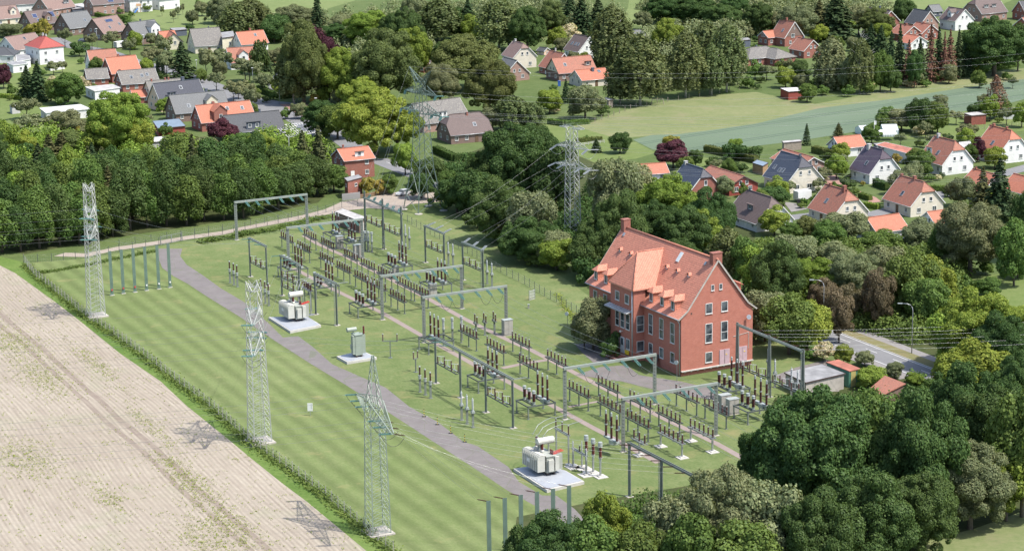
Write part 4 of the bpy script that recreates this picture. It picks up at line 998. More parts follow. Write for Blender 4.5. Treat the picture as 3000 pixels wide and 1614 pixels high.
def house(label, r1, r2, hr, W, ez, hips=(0, 0), wall='white', roof='red', ch=(), sky=(), sol=(), dorm=(), win=None, gwin=None, cat='house', name='house', ups=1, gut=True, upper=None, flip=False, ext=0, wst='white', az=None, L=None, door=True, gup=None):
    A, B = S(r1[0], r1[1], hr), S(r2[0], r2[1], hr)
    d = B - A; Lr = d.length if L is None else L
    if az is not None: d = Vector((math.cos(R(az)), math.sin(R(az)), 0)) * (1 if d.dot(Vector((math.cos(R(az)), math.sin(R(az)), 0))) > 0 else -1)
    mid = (A + B) / 2; h1, h2 = hips
    if L is not None: pass
    ang = math.atan2(d.y, d.x)
    view = Vector((-mid.x, -mid.y, 0)).normalized()
    # local -y faces the camera
    ny = Vector((math.sin(ang), -math.cos(ang), 0))
    if ny.dot(view) < 0: ang += math.pi; h1, h2 = h2, h1; rev = -1
    else: rev = 1
    xl, xr = -Lr / 2, Lr / 2
    polys, sl, yo, zo, xe1, xe2 = roof_polys(xl, xr, W, hr, ez, h1, h2)
    x0 = xl if h1 <= 0 else xe1 + (.3 if h1 < .999 else .3 + .05); x1 = xr if h2 <= 0 else xe2 - (.3 if h2 < .999 else .35)
    t = thing(name, label, cat, (mid.x, mid.y, 0), ang)
    wb = MB(); wall_gable(wb, x0, x1, W, ez, hr, h1, h2); wb.build('wall', WL[wall], t)
    rb_ = MB(); rb_.slab(polys, .16); ro = rb_.build('roof', RF[roof], t)
    if upper:   # cladding of the gable triangles
        for x, hf, s in ((x0, h1, -1), (x1, h2, 1)):
            u = MB(); zc = ez + .1; yy = W / 2 - .1; top = hr - .35 if hf <= 0 else hr - hf * (hr - ez) - .25; ty = .08 if hf <= 0 else (hr - top) / sl - .2
            u.add([(x + s * .05, -yy, zc), (x + s * .05, -ty, top), (x + s * .05, ty, top), (x + s * .05, yy, zc)], [(0, 1, 2, 3) if s < 0 else (3, 2, 1, 0)]); u.build('gable_cladding', WL[upper] if upper in WL else upper, t)
    # ridge tiles
    rg = MB(); rg.bar((xl - (.3 if h1 <= 0 else 0), 0, hr + .04), (xr + (.3 if h2 <= 0 else 0), 0, hr + .04), .28, .12)
    for (e, hf, xx, xc) in ((-1, h1, xe1, xl), (1, h2, xe2, xr)):
        if hf > 0:
            zh = zo if hf >= .999 else hr - hf * (hr - ez); yy = yo if hf >= .999 else (hr - zh) / sl
            for sg in (-1, 1): rg.bar((xc, 0, hr + .03), (xx, sg * yy, zh + .03), .2, .08)
    rg.build('ridge', RF[roof], ro)
    # verge boards and gutter
    vb = MB()
    for (e, hf, xx) in ((-1, h1, xe1), (1, h2, xe2)):
        if hf < .999:
            zt, yt = (hr, 0) if hf <= 0 else (hr - hf * (hr - ez), (hr - (hr - hf * (hr - ez))) / sl)
            for sg in (-1, 1): vb.bar((xx + e * .03, sg * yt, zt - .10), (xx + e * .03, sg * yo, zo - .10), .05, .22)
    if vb.v: vb.build('verge_board', trim if wall in ('white', 'cream', 'peach', 'brick', 'pinkb') else trim_d, ro)
    if gut:
        g = MB()
        for sg in (-1, 1): g.tube([(xe1, sg * (yo + .05), zo - .08), (xe2, sg * (yo + .05), zo - .08)], .07, 6)
        g.build('gutter', gutter, ro)
    def zroof(y): return hr - abs(y) * sl
    for c in ch:
        u, yy, s_, hh, mt = c
        chimney(ro, rev * u * Lr / 2, yy, zroof(yy) - .6, hr + hh, s_, {'r': WL['brick'], 'g': WL['grey'], 'd': WL['slate'], 'w': WL['white'], 'b': WL['brown']}[mt])
    nrm = Vector((0, -sl, 1)); nrm = Vector((0, -sl, 1)).normalized() if False else Vector((0, -math.sin(math.atan(sl)), math.cos(math.atan(sl))))
    tdir = Vector((0, -math.cos(math.atan(sl)), -math.sin(math.atan(sl))))
    def on_roof(u, v, off=0.0):
        y = -v * W / 2; return Vector((rev * u * Lr / 2, y, zroof(y))) + nrm * off
    def panel(nm, u, v, w_, l_, mat, off, th, parent, rim=None):
        mb = MB(); c = on_roof(u, v, off); a = tdir * l_ / 2
        mb.bar(c - a, c + a, w_, th, up=nrm); o = mb.build(nm, mat, parent)
        if rim is not None:
            m2 = MB()
            for q in (-1, 1):
                m2.bar(c - a * 1.06 + Vector((q * (w_ / 2 + .04), 0, 0)), c + a * 1.06 + Vector((q * (w_ / 2 + .04), 0, 0)), .08, th + .05, up=nrm)
                m2.bar(c + a * q * 1.05 - Vector((w_ / 2, 0, 0)), c + a * q * 1.05 + Vector((w_ / 2, 0, 0)), .08, th + .04, up=nrm)
            m2.build('frame', rim, o)
        return o
    for (u, v) in sky: panel('skylight', u, v, .85, 1.25, glass, .05, .08, ro, lead)
    for (u, v, w_, l_) in sol: panel('solar_panel', u, v, w_, l_, solar, .10, .06, ro, galv)
    # dormers on the camera side
    for dm in dorm:
        u, kind, w_, v, hh = dm[:5]; dw = dm[5] if len(dm) > 5 else wall; nwin = dm[6] if len(dm) > 6 else 1
        yf = -v * W / 2; zb = zroof(yf); x = rev * u * Lr / 2; zt = zb + hh
        de = bpy.data.objects.new('dormer', None); link(de); de.parent = t
        bm = MB()
        yb = -max(.05, (hr - zt) / sl) if zt < hr - .2 else -.3
        if kind == 'gable':
            rise = w_ * .42; yb2 = -max(.02, (hr - zt - rise) / sl)
            pr = [(x - w_ / 2, zb - .5), (x + w_ / 2, zb - .5), (x + w_ / 2, zt), (x, zt + rise - .06), (x - w_ / 2, zt)]
            vs = [(a, yf, b) for a, b in pr] + [(a, yb, b) for a, b in pr]; n = 5
            bm.add(vs, [tuple(range(n)), tuple(range(2 * n - 1, n - 1, -1))] + [(i + n, (i + 1) % n + n, (i + 1) % n, i) for i in range(n)])
            rr = MB(); o_ = .22; k = rise / (w_ / 2)
            rr.slab([[(x, yf - .25, zt + rise), (x, yb2, zt + rise), (x - w_ / 2 - o_, yb, zt - o_ * k), (x - w_ / 2 - o_, yf - .25, zt - o_ * k)],
                     [(x, yf - .25, zt + rise), (x, yb2, zt + rise), (x + w_ / 2 + o_, yb, zt - o_ * k), (x + w_ / 2 + o_, yf - .25, zt - o_ * k)]], .1)
        else:
            tl = .26; yb2 = -max(.02, (hr - zt) / sl) ; yr = yf; zr = zt
            yk = yf
            for _ in range(60):
                yk += .05
                if zt + tl * (yk - yf) >= zroof(yk) or yk > -.05: break
            pr = [(x - w_ / 2, yf), (x + w_ / 2, yf), (x + w_ / 2, yk), (x - w_ / 2, yk)]
            zt2 = zt + tl * (yk - yf)
            bm.add([(x - w_ / 2, yf, zb - .5), (x + w_ / 2, yf, zb - .5), (x + w_ / 2, yk, zb - .5), (x - w_ / 2, yk, zb - .5), (x - w_ / 2, yf, zt), (x + w_ / 2, yf, zt), (x + w_ / 2, yk, zt2), (x - w_ / 2, yk, zt2)],
                   [(3, 2, 1, 0), (4, 5, 6, 7), (0, 1, 5, 4), (1, 2, 6, 5), (2, 3, 7, 6), (3, 0, 4, 7)])
            rr = MB(); rr.slab([[(x - w_ / 2 - .25, yf - .3, zt + .03), (x + w_ / 2 + .25, yf - .3, zt + .03), (x + w_ / 2 + .25, yk + .1, zt2 + .1), (x - w_ / 2 - .25, yk + .1, zt2 + .1)]], .12)
        bm.build('dormer_wall', WL[dw], de); rr.build('dormer_roof', RF[roof], de)
        for i in range(nwin):
            window(de, (x + (i - (nwin - 1) / 2) * (w_ / nwin), yf, zb + hh * .52), (0, -1, 0), min(1.0, w_ / nwin * .68), min(1.1, hh * .72), wst)
    # windows: long side and gable that face the camera
    side = win
    if side is None:
        nwn = max(2, int((x1 - x0) / 2.9)); side = [((i + .5) / nwn * 2 - 1, 1.55, 1.05, 1.15) for i in range(nwn)]
        if ez > 4.8: side = side + [(q[0], 4.2, 1.05, 1.15) for q in side]
        if ez < 2.6: side = [(q[0], 1.3, .95, .9) for q in side]
        dslot = len(side) // 2 if door and len(side) > 2 else -1
    else: dslot = -1
    for i, (u, z_, w_, h_) in enumerate(side):
        x = (x0 + x1) / 2 + u * (x1 - x0) / 2 * .98
        if i == dslot:
            db = MB(); db.box((x, -W / 2 - .04, 1.1), (1.0, .08, 2.1)); db.build('door', frame_b if wall not in ('white', 'brick') else whitep, t); continue
        window(t, (x, -W / 2, z_), (0, -1, 0), w_, h_, wst, 2 if w_ > .9 else 1)
    ca, sa = math.cos(ang), math.sin(ang)
    for x, s, hf in ((x0, -1, h1), (x1, 1, h2)):
        nw = Vector((s * ca, s * sa, 0))
        if nw.dot(view) < -.05: continue
        gw = gwin
        if gw is None:
            gw = [(-.5, 1.55, 1.15, 1.2), (.45, 1.55, 1.15, 1.2)]
            if hf < .9: gw += [(-.22, ez + .95 if hr - ez > 3 else ez + .5, .85, 1.05), (.22, ez + .95 if hr - ez > 3 else ez + .5, .85, 1.05)]
            if ez > 4.8: gw += [(-.5, 4.2, 1.1, 1.15), (.45, 4.2, 1.1, 1.15)]
        if gup is not None: gw = gw + gup
        for (u, z_, w_, h_) in gw:
            if z_ + h_ / 2 > hr - abs(u) * W / 2 * sl - .3 and z_ > ez: continue
            window(t, (x + (s * .05 if upper and z_ > ez else 0), u * W / 2, z_), (s, 0, 0), w_, h_, wst, 2 if w_ > .95 else 1)
    return t

def flat(label, quad, h, wall, roofm, name='garage', cat='garage', oh=.15, F=False, win=(), tilt=0.0, door=None):
    """flat roofed building from the pixel outline of its roof (corners at height h)"""
    P = [Fp(*p, h) if F else S(*p, h) for p in quad]
    c = sum(P, Vector((0, 0, 0))) / len(P)
    L = [(p.x - c.x, p.y - c.y) for p in P]
    ar = sum(L[i][0] * L[(i + 1) % len(L)][1] - L[(i + 1) % len(L)][0] * L[i][1] for i in range(len(L)))
    if ar < 0: L.reverse()
    t = thing(name, label, cat, (c.x, c.y, 0))
    w_ = MB(); w_.prism([(a * .955, b * .955) for a, b in L], 0, h - .12); w_.build('wall', WL[wall] if wall in WL else wall, t)
    r_ = MB(); r_.prism(L, h - .14, h + .04); ro = r_.build('roof', roofm, t)
    ed = MB()
    for i in range(len(L)):
        a, b = L[i], L[(i + 1) % len(L)]; ed.bar((a[0], a[1], h - .04), (b[0], b[1], h - .04), .1, .22)
    ed.build('roof_edge', trim if wall in ('white', 'cream') else trim_d, ro)
    for k, e in enumerate(win):
        i, u, z_, ww, hh, nm = e
        a, b = Vector((*L[i], 0)) * .955, Vector((*L[(i + 1) % len(L)], 0)) * .955
        n = Vector(((b - a).y, -(b - a).x, 0)).normalized(); p = a + (b - a) * u
        if nm == 'door':
            m_ = MB(); m_.box((p.x + n.x * .03, p.y + n.y * .03, hh / 2 + .05), (ww, .08, hh), math.atan2(n.y, n.x) + math.pi / 2); m_.build('door', door or whitep, t)
        else: window(t, (p.x, p.y, z_), n, ww, hh)
    return t
def za(x, y): return (x / 3.22, y / 3.22)
def zb_(x, y): return (700 + x / 3.22, y / 3.22)
def zc(x, y): return (1400 + x / 3.22, y / 3.22)
def zd(x, y): return (2100 + x / 2.862, y / 2.862)
def ze(x, y): return (1900 + x / 2.342, 340 + y / 2.342)

house('brown roofed house with solar collector cut by the left edge', za(-90, 70), za(140, 48), 7.5, 9, 3, wall='beige', roof='pink', sol=[(.75, .35, 1.6, 1.6)], dorm=[(.5, 'gable', 2.6, .8, 2.2, 'cream')])
house('brown roofed white house peeking in at the top left corner', za(-30, -38), za(345, -60), 8, 9, 4.4, roof='brown')
house('brick house with brown roof and wide dark dormer at the top edge', za(375, -25), za(620, -60), 8.5, 10, 3.4, wall='pinkb', roof='pink', dorm=[(.5, 'shed', 3.2, .75, 1.7, 'slate', 2)])
house('brown brick house with blue solar panels and brown cross gable', za(230, 112), za(480, 86), 8, 10, 3.2, wall='brown', roof='brown', sol=[(-.45, .4, 1.9, 1.9), (-.25, .75, 2.2, 1.4), (.8, .4, 2.4, 2.6)], dorm=[(.35, 'gable', 3.2, .9, 2.4)])
house('brown brick house with plain grey roof and one skylight', za(575, 132), za(815, 101), 8.5, 10, 3.2, wall='brown', roof='grey', sky=[(.45, .62)], ch=[(0, .3, .6, .5, 'd')])
house('brown brick house with pink brown roof and wide solar panel', za(872, 181), za(1097, 143), 8.3, 10.5, 3.0, wall='brown', roof='pink', sol=[(.1, .28, 3.9, 1.3)], sky=[(-.2, .7), (.7, .6)])
house('grey roofed house with tall white cross gable', za(1212, 217), za(1450, 186), 8.3, 10, 3.2, wall='brown', roof='grey', ch=[(-.0, .5, .5, .6, 'd')], sol=[(.85, .3, 2.4, 1.6)], dorm=[(.42, 'gable', 4.2, 1.06, 3.6, 'white', 2)])
house('brown roofed brick house at the top edge beside the white garage', za(830, -40), za(1120, -65), 8.5, 9, 5.0, wall='pinkb', roof='brown', sol=[(.2, .8, 2.4, 1.2)])
house('white modern house behind the playground at the top edge', za(1190, -60), za(1400, -75), 8, 8, 5.6, wall='white', roof='grey')
house('white gabled house at the top edge right of the playground', za(1450, -60), za(1640, -80), 7, 8, 4.6, wall='white', roof='dark')
flat('white garage with pale flat roof below the top edge', [za(670, 48), za(770, 34), za(905, 52), za(800, 72)], 2.9, 'white', flatlight, win=[(0, .5, 1.4, 1, .8, 'window')])
flat('low grey shed annexed to the white garage', [za(655, 72), za(745, 66), za(790, 80), za(680, 92)], 2.4, 'slate', flatgrey, name='shed', cat='shed')
house('small orange roofed house with beige gable beside the white cross gable', za(1500, 300), za(1640, 288), 6.2, 7, 3.0, wall='beige', roof='red', dorm=[])
house('orange front wing with beige gable and one dark window', za(1592, 283), za(1652, 318), 6.4, 6.5, 3.0, wall='beige', roof='red', gwin=[(.1, 2.6, 1, 1.3)], L=7)
flat('dark open carport behind the orange roofed house', [za(1600, 268), za(1740, 262), za(1765, 280), za(1640, 292)], 2.4, 'slate', flatgrey, name='carport', cat='carport')
house('large weathered grey barn like house with beige walls', za(1797, 276), za(2060, 259), 8.6, 11.5, 3.0, wall='beige', roof='weath', ch=[(.3, .3, .35, .5, 'd')])
flat('beige annex with weathered roof beside the big grey house', [za(2070, 310), za(2200, 296), za(2215, 345), za(2095, 362)], 5.6, 'beige', flatgrey, name='annex', cat='annex', win=[(0, .6, 3.2, 1, 1.3, 'window'), (3, .5, 3.2, 1, 1.3, 'window')])
house('bright orange roofed house with red chimney near the birches', za(2230, 306), za(2476, 285), 7.6, 9, 3.6, wall='white', roof='red', ch=[(.05, .2, .6, .9, 'r')], sky=[(.3, .35)])
house('long pink brown roofed house below the orange one', za(2140, 456), za(2382, 440), 7.2, 10, 2.8, wall='white', roof='redw', dorm=[(.0, 'gable', 3.4, 1.0, 2.6, 'white')])
flat('low wooden shed with orange roof beside the thuja', [zb_(310, 480), zb_(400, 470), zb_(425, 500), zb_(330, 512)], 3.2, woodb, rust, name='shed', cat='shed')
house('pink brown roofed house with small dormer left of the red hip roof', za(50, 352), za(322, 309), 7.4, 10, 3.0, wall='white', roof='pink', dorm=[(.25, 'shed', 2.2, .8, 1.3, 'white')], sky=[(.1, .3)])
house('white two storey house with bright red pyramid roof', za(392, 337), za(430, 345), 9.6, 9.6, 6.3, hips=(1, 1), wall='white', roof='newred', ch=[(-.3, 0, .55, .9, 'g'), (.8, .3, .5, .6, 'g')], az=None)
flat('white terrace annex in front of the red pyramid roof', [za(445, 560), za(580, 545), za(612, 575), za(470, 595)], 3.0, 'white', flatlight, name='annex', cat='annex')
house('white bungalow with dark hipped roof at the left edge', za(-110, 448), za(40, 446), 5.2, 10, 3.0, hips=(0, 1), wall='white', roof='dark', ch=[(.9, .9, .4, .1, 'd')])
flat('white flat roofed bungalow wing at the left edge', [za(60, 590), za(200, 575), za(270, 600), za(120, 618)], 2.9, 'white', flatgrey, name='bungalow', cat='house', win=[(3, .3, 1.4, 1, 1, 'window'), (3, .7, 1.4, 1, 1, 'window'), (0, .5, 1.4, 1, 1, 'window')])
flat('grey flat roof between the pyramid roof and the bungalow', [za(150, 520), za(270, 512), za(290, 560), za(160, 585)], 3.0, 'white', flatgrey, name='garage', cat='garage')
house('pink brown roof with narrow white gable beside the orange mansard', za(826, 479), za(1082, 461), 7.6, 9.5, 3.0, wall='white', roof='redw')
house('orange mansard roofed brick house in the village middle', za(1000, 547), za(1272, 521), 8.2, 9, 3.4, wall='brick', roof='red2' if False else 'red', ch=[(-.15, .2, .6, .7, 'r')])
house('small weathered grey roof wedged beside the orange mansard', za(806, 652), za(1000, 640), 5.4, 8, 2.6, wall='brick', roof='weath')
house('weathered grey roof with three skylights and brick walls', za(1112, 671), za(1452, 643), 6.6, 9, 2.8, wall='brick', roof='weath', sky=[(-.4, .55), (.2, .5), (.5, .45)], ch=[(-.85, 1.2, .55, .2, 'r')])
flat('white flat roofed garage building with people sized doors by the pole', [za(800, 822), za(1060, 798), za(1135, 828), za(890, 862)], 3.0, 'white', flatlight, win=[(3, .35, 1.4, 1.2, 1.5, 'window'), (3, .75, 1.4, 1.0, 1.3, 'window')])
house('low orange lean-to roof between grey and glazed roofs', za(1240, 852), za(1400, 842), 4.0, 6, 2.2, wall='brick', roof='red')
house('glazed blue black roofed peach house with shed dormer', za(1447, 790), za(1868, 746), 8.4, 10, 3.0, wall='peach', roof='black', ch=[(.32, .3, .9, 1.0, 'd')], sky=[(.1, .35)], dorm=[(-.45, 'shed', 2.8, .78, 1.5, 'slate')])
house('brown grey roof with row of chimneys behind the glazed roof', za(1380, 768), za(1700, 738), 6.8, 8, 3, wall='beige', roof='weath', ch=[(-.7, 0, .5, .5, 'r'), (0.1, 0, .5, .5, 'r'), (.3, 0, .5, .5, 'r')])
house('grey tiled house with grey cross gable and skylight', za(1602, 901), za(2102, 855), 7.8, 9.5, 3.0, wall='brown', roof='grey', ch=[(.38, .3, .7, .9, 'd')], sky=[(-.45, .68)], dorm=[(.38, 'gable', 3.6, .95, 2.7, 'beige')])
house('orange roofed brick house with large brick cross gable', za(1848, 997), za(2347, 949), 7.4, 8.6, 3.0, wall='brick', roof='red', ch=[(-.35, .2, .7, .6, 'r')], sky=[(.1, .35), (.65, .4)], dorm=[(-.3, 'gable', 4.2, 1.1, 3.4, 'brick')])
house('dark grey roofed house with blue black shed dormer and big skylight', za(2112, 1090), za(2622, 1042), 7.2, 9, 2.9, wall='slate', roof='dark', ch=[(.32, .1, .5, .8, 'd')], dorm=[(-.12, 'shed', 4.4, .95, 2.2, 'slate', 2)])
flat('blue grey flat roofed carport with red wooden walls', [za(1440, 1145), za(1690, 1122), za(1752, 1190), za(1490, 1216)], 2.7, 'redwood', flatblue, name='carport', cat='carport')
flat('long white garden pavilion with pale flat roof', [za(372, 1022), za(760, 987), za(852, 1028), za(430, 1066)], 2.8, 'white', flatwhite, name='pavilion', cat='pavilion', win=[(3, .7, 1.4, 1.6, 1, 'window')])
flat('pale flat canopy roof below the blue carport', [za(1405, 1300), za(1560, 1288), za(1595, 1330), za(1420, 1345)], 2.6, 'grey', flatwhite, name='canopy', cat='canopy')
flat('small grey box shed on the left lawn', [za(88, 996), za(160, 988), za(190, 1003), za(112, 1012)], 2.3, 'grey', flatlight, name='shed', cat='shed')
house('grey brown roofed house with white dormer behind the green pylon', zb_(1640, 978), zb_(2072, 921), 8.2, 11, 3.0, wall='pinkb', roof='weath', dorm=[(-.2, 'shed', 5.0, .82, 1.7, 'white', 3)])
house('grey brown half hipped house right of the green pylon', zb_(1990, 1081), zb_(2270, 1056), 7.8, 10.5, 2.9, hips=(.5, .4), wall='brown', roof='brown', sky=[(.35, .6)], ch=[(.1, -.5, .5, .2, 'r')])
house('white gabled house with dark roof under the birches', zb_(375, 700), zb_(395, 640), 6.8, 7.5, 3.0, wall='white', roof='dark', L=9)
house('small dark red house roof glimpsed between the birches', zb_(1730, 515), zb_(1790, 520), 6, 6, 3, wall='brick', roof='brown')
house('cream house with half hipped pink brown roof', zc(345, 386), zc(420, 411), 8.6, 9.0, 4.2, hips=(0, .35), wall='cream', roof='pink', ch=[(-.6, 0, .6, .7, 'g')], az=-64)
house('pink brick gabled house with grey roof below the cream house', zc(230, 545), zc(387, 568), 7.0, 9.5, 2.6, wall='pinkb', roof='grey', az=-62, L=9)
house('red tiled roof behind the yellow gabled house', zc(666, 475), zc(826, 507), 7.4, 9, 2.6, wall='brick', roof='redw', az=-60, L=9, ch=[(-.2, 0, .4, 1.0, 'g')])
house('red roofed house with yellow gable and white dormer', zc(702, 551), zc(1054, 521), 7.4, 9.5, 3.0, wall='brown', roof='redw', upper='beige', dorm=[(.65, 'shed', 2.6, .7, 1.7, 'brown', 1)], sky=[(-.5, .5)])
house('low orange roofed house with dark conical chimney', zc(922, 664), zc(1190, 641), 5.2, 9.5, 2.5, wall='cream', roof='red', ch=[(.1, -1.0, .8, .4, 'd')], sky=[(.5, .3)])
house('brown roofed white house with row of skylights behind the red roofs', zc(925, 326), zc(1044, 345), 8.0, 9.5, 3.2, hips=(0, 0), wall='white', roof='brown', sky=[(-.5, .6), (0, .6), (.4, .6)], az=-58, L=9)
house('grey hipped roof hidden behind the tall birches', zc(1440, 290), zc(1530, 283), 7.4, 10, 3.4, hips=(1, 1), wall='white', roof='grey')
flat('weathered grey garden shed beside the round willow', [zc(1172, 930), zc(1210, 922), zc(1276, 940), zc(1235, 950)], 2.5, wood, flatlight, name='shed', cat='shed')
house('small wooden playhouse behind the cream house', zc(590, 445), zc(650, 452), 2.6, 3.2, 1.6, wall='peach', roof='dark', L=3.4, win=[(-.2, .9, .6, .6)], gwin=[(0, .9, .6, .6)], name='playhouse', cat='playhouse', gut=False)
house('tall red roofed house with dark brick gable in the upper right', zd(545, 166), zd(640, 182), 9.0, 8.6, 3.6, wall='brick', roof='redw', upper='brown', ch=[(-.1, 0, .6, .9, 'r')], sky=[(0.2, .62)], az=-60, L=8.5, gwin=[(-.15, 3.9, 1.6, 1.3), (.45, 1.5, 1, 1.2), (-.4, 1.5, 1, 1.2), (0, 6.6, .5, .7)])
house('small bright orange annex left of the tall red roofed house', zd(400, 262), zd(485, 253), 5.2, 6, 3.2, wall='brick', roof='red', L=6)
house('orange roofed brick garage house right of the tall one', zd(690, 316), zd(802, 337), 6.4, 8, 3.0, wall='brick', roof='redw', az=-60, L=8.5, ch=[(-.3, 0, .45, .5, 'd')])
house('brick bungalow with brown grey hipped roof', zd(285, 400), zd(415, 388), 5.8, 11, 2.9, hips=(1, 1), wall='brick', roof='weath', ch=[(-.2, .5, .6, .4, 'd')])
house('right wing of the hipped brick bungalow', zd(455, 400), zd(520, 410), 5.5, 9.5, 2.9, hips=(1, 1), wall='brick', roof='weath', L=3)
house('brick gabled house with brown roof behind the spruces', zd(1285, 66), zd(1452, 92), 7.2, 9, 3.2, wall='brick', roof='brown', az=-60, L=13, ch=[(.0, 0, .5, 1.2, 'd')])
house('dark roofed brick house left of the white one', zd(1655, 77), zd(1790, 92), 7.6, 9, 3.0, wall='pinkb', roof='dark', az=-60, L=9)
house('orange roof with pale chimney in the upper right cluster', zd(1540, 202), zd(1640, 220), 5.6, 8.5, 2.8, wall='brick', roof='redw', ch=[(0, 0, .6, .5, 'r')], az=-60, L=8)
house('orange roof with red chimney in the upper right cluster', zd(1690, 188), zd(1780, 205), 5.8, 8.5, 2.8, wall='brick', roof='redw', ch=[(0, 0, .7, .5, 'r')], az=-60, L=8)
house('orange roof half hidden by brown spruces', zd(1600, 290), zd(1690, 300), 4.8, 8, 2.5, wall='white', roof='red', az=-60, L=7)
house('white house with brown roof and white dormer at the upper right', zd(1937, 62), zd(2092, 77), 8.0, 9, 4.0, wall='white', roof='brown', az=-62, L=9.5, dorm=[(.0, 'gable', 2.4, .8, 2.0, 'white')], sky=[(-.3, .4), (.5, .35)])
house('big brown hipped house with dark dormers at the top right', zd(2170, -10), zd(2330, -25), 8.6, 12, 3.4, hips=(.4, .3), wall='pinkb', roof='brown', dorm=[(-.6, 'shed', 2.2, .7, 1.5, 'slate', 2), (.2, 'shed', 2.2, .7, 1.5, 'slate', 2)])
house('dark roofed house cut by the top right corner', zd(2540, 10), zd(2700, 0), 7.5, 10, 3, wall='brick', roof='dark')
house('red roofed house cut by the right edge in the upper right', zd(2560, 150), zd(2700, 130), 7, 10, 3, wall='brick', roof='redw')
house('small dark gabled shed in front of the pasture', zd(1780, 45), zd(1860, 38), 4.6, 5, 2.4, wall='slate', roof='grey', name='shed', cat='shed')
flat('open carport with white roof and red wooden wall at the meadow', [zd(530, 742), zd(670, 735), zd(735, 762), zd(600, 772)], 2.7, 'redwood', flatwhite, name='carport', cat='carport')
flat('dark green flat shed at the garden of the birches', [zd(182, 325), zd(262, 318), zd(285, 335), zd(200, 345)], 2.6, 'slate', flatgrey, name='shed', cat='shed')
flat('white glazed veranda roof behind the big right oak', [zd(2080, 350), zd(2200, 340), zd(2240, 370), zd(2110, 385)], 2.8, 'white', flatwhite, name='annex', cat='annex')
flat('dark red wooden shed with grey flat roof near the wheat', [zd(2070, 952), zd(2190, 940), zd(2262, 962), zd(2135, 972)], 2.9, woodr, flatlight, name='shed', cat='shed')
flat('white walled garden house behind the red wooden shed', [zd(2370, 900), zd(2490, 905), zd(2560, 925), zd(2400, 925)], 2.8, 'white', flatgrey, name='garden_house', cat='garden house')
house('white garage house with orange roof beside the greenhouse', zd(986, 1151), zd(1197, 1130), 5.2, 6.6, 2.8, wall='white', roof='red')
flat('garden shelter with firewood below the wheat field', [zd(545, 1185), zd(700, 1172), zd(715, 1186), zd(560, 1200)], 2.4, wood, flatlight, name='shelter', cat='shed')
house('glazed purple black half hipped roof over white walls', ze(1490, 202), ze(1607, 231), 8.4, 9.6, 3.0, hips=(0, .4), wall='white', roof='purple', ch=[(-.5, -.3, 1.0, .6, 'g')], sky=[(.35, .66)], az=-64)
house('white house with red half hipped roof and one white dormer', ze(1965, 137), ze(2105, 171), 8.6, 10, 3.2, hips=(0, .4), wall='white', roof='redw', ch=[(-.65, 0, .7, .8, 'g')], dorm=[(-.35, 'shed', 2.3, .78, 2.1, 'white')], sky=[(.3, .62)], az=-64)
house('white house with orange half hipped roof at the far right', ze(2340, 66), ze(2500, 97), 8.6, 10, 3.2, hips=(0, .4), wall='white', roof='red', ch=[(-.7, 0, .6, .6, 'r'), (.55, 0, .5, .5, 'r')], sky=[(.2, .68)], az=-64)
house('cream house with glossy black half hipped roof', ze(920, 241), ze(1046, 281), 8.8, 10.5, 3.2, hips=(0, .42), wall='cream', roof='black', ch=[(.9, -.2, .5, .5, 'd')], sky=[(-.6, .62), (0, .68), (.3, .66)], az=-64, gwin=[(-.45, 1.5, 1.4, 1.2), (.25, 1.5, 1.4, 1.2), (-.25, 5.0, .8, 1.0), (.25, 5.0, .8, 1.0)])
house('low brown red garage house behind the glossy black roof', ze(942, 232), ze(1120, 275), 4.8, 8, 2.8, wall='pinkb', roof='redw', az=-64, L=14)
house('long low dark red wooden house with red roof', ze(440, 352), ze(640, 400), 4.8, 8.5, 2.6, wall='redwood', roof='redw', az=-64, L=16)
house('red brick house with black half hipped roof', ze(252, 322), ze(372, 362), 8.0, 8.6, 3.4, hips=(0, .42), wall='brick', roof='black', ch=[(-.9, 0, .8, .5, 'g')], az=-64, gwin=[(.3, 1.5, 1.1, 1.3), (0, 4.6, .9, 1.3)])
house('dark brown roofed house with rounded dormer behind the big building', ze(700, 503), ze(826, 560), 7.6, 10, 2.4, hips=(.3, .4), wall='white', roof='brown', dorm=[(.2, 'shed', 2.4, .66, 1.4, 'slate')], ch=[(-.8, 0, .4, .5, 'd')], az=-64)
house('white house with red half hipped roof and two chimneys nearest the street', ze(1215, 467), ze(1371, 511), 8.0, 9.6, 3.0, hips=(0, .42), wall='cream', roof='redw', ch=[(-.6, 0, .6, .5, 'r'), (.75, -.2, .8, .9, 'r')], sky=[(.0, .6)], az=-64)
house('cream house with red half hipped roof right of the driveway', ze(1735, 406), ze(1886, 452), 8.0, 9.6, 3.0, hips=(0, .42), wall='cream', roof='redw', ch=[(-.9, 0, .5, .4, 'r'), (.2, 0, .7, .7, 'r')], sky=[(.1, .66)], az=-64)
house('orange roofed house half hidden behind the fir', ze(2222, 362), ze(2402, 402), 6.4, 9, 2.8, wall='white', roof='red', az=-64, ch=[(-.8, 0, .4, .4, 'r')])
house('orange roofed white garage with ivy gable', ze(1502, 697), ze(1712, 669), 5.4, 7.5, 2.8, wall='white', roof='red')
flat('weathered wooden shed in front of the orange garage', [ze(1672, 820), ze(1740, 808), ze(1782, 836), ze(1700, 850)], 2.4, wood, flatgrey, name='shed', cat='shed')
house('small orange roofed garage beside the grey green tree', ze(1952, 652), ze(2052, 640), 5, 7, 2.6, wall='white', roof='red', L=7)
house('orange roofed house cut by the right edge', ze(2540, 400), ze(2640, 430), 6, 8, 3, wall='white', roof='red', az=-64, L=9)
house('small orange roof left of the purple tree', ze(-20, 328), ze(65, 322), 4.6, 6, 2.6, wall='white', roof='red', L=7)
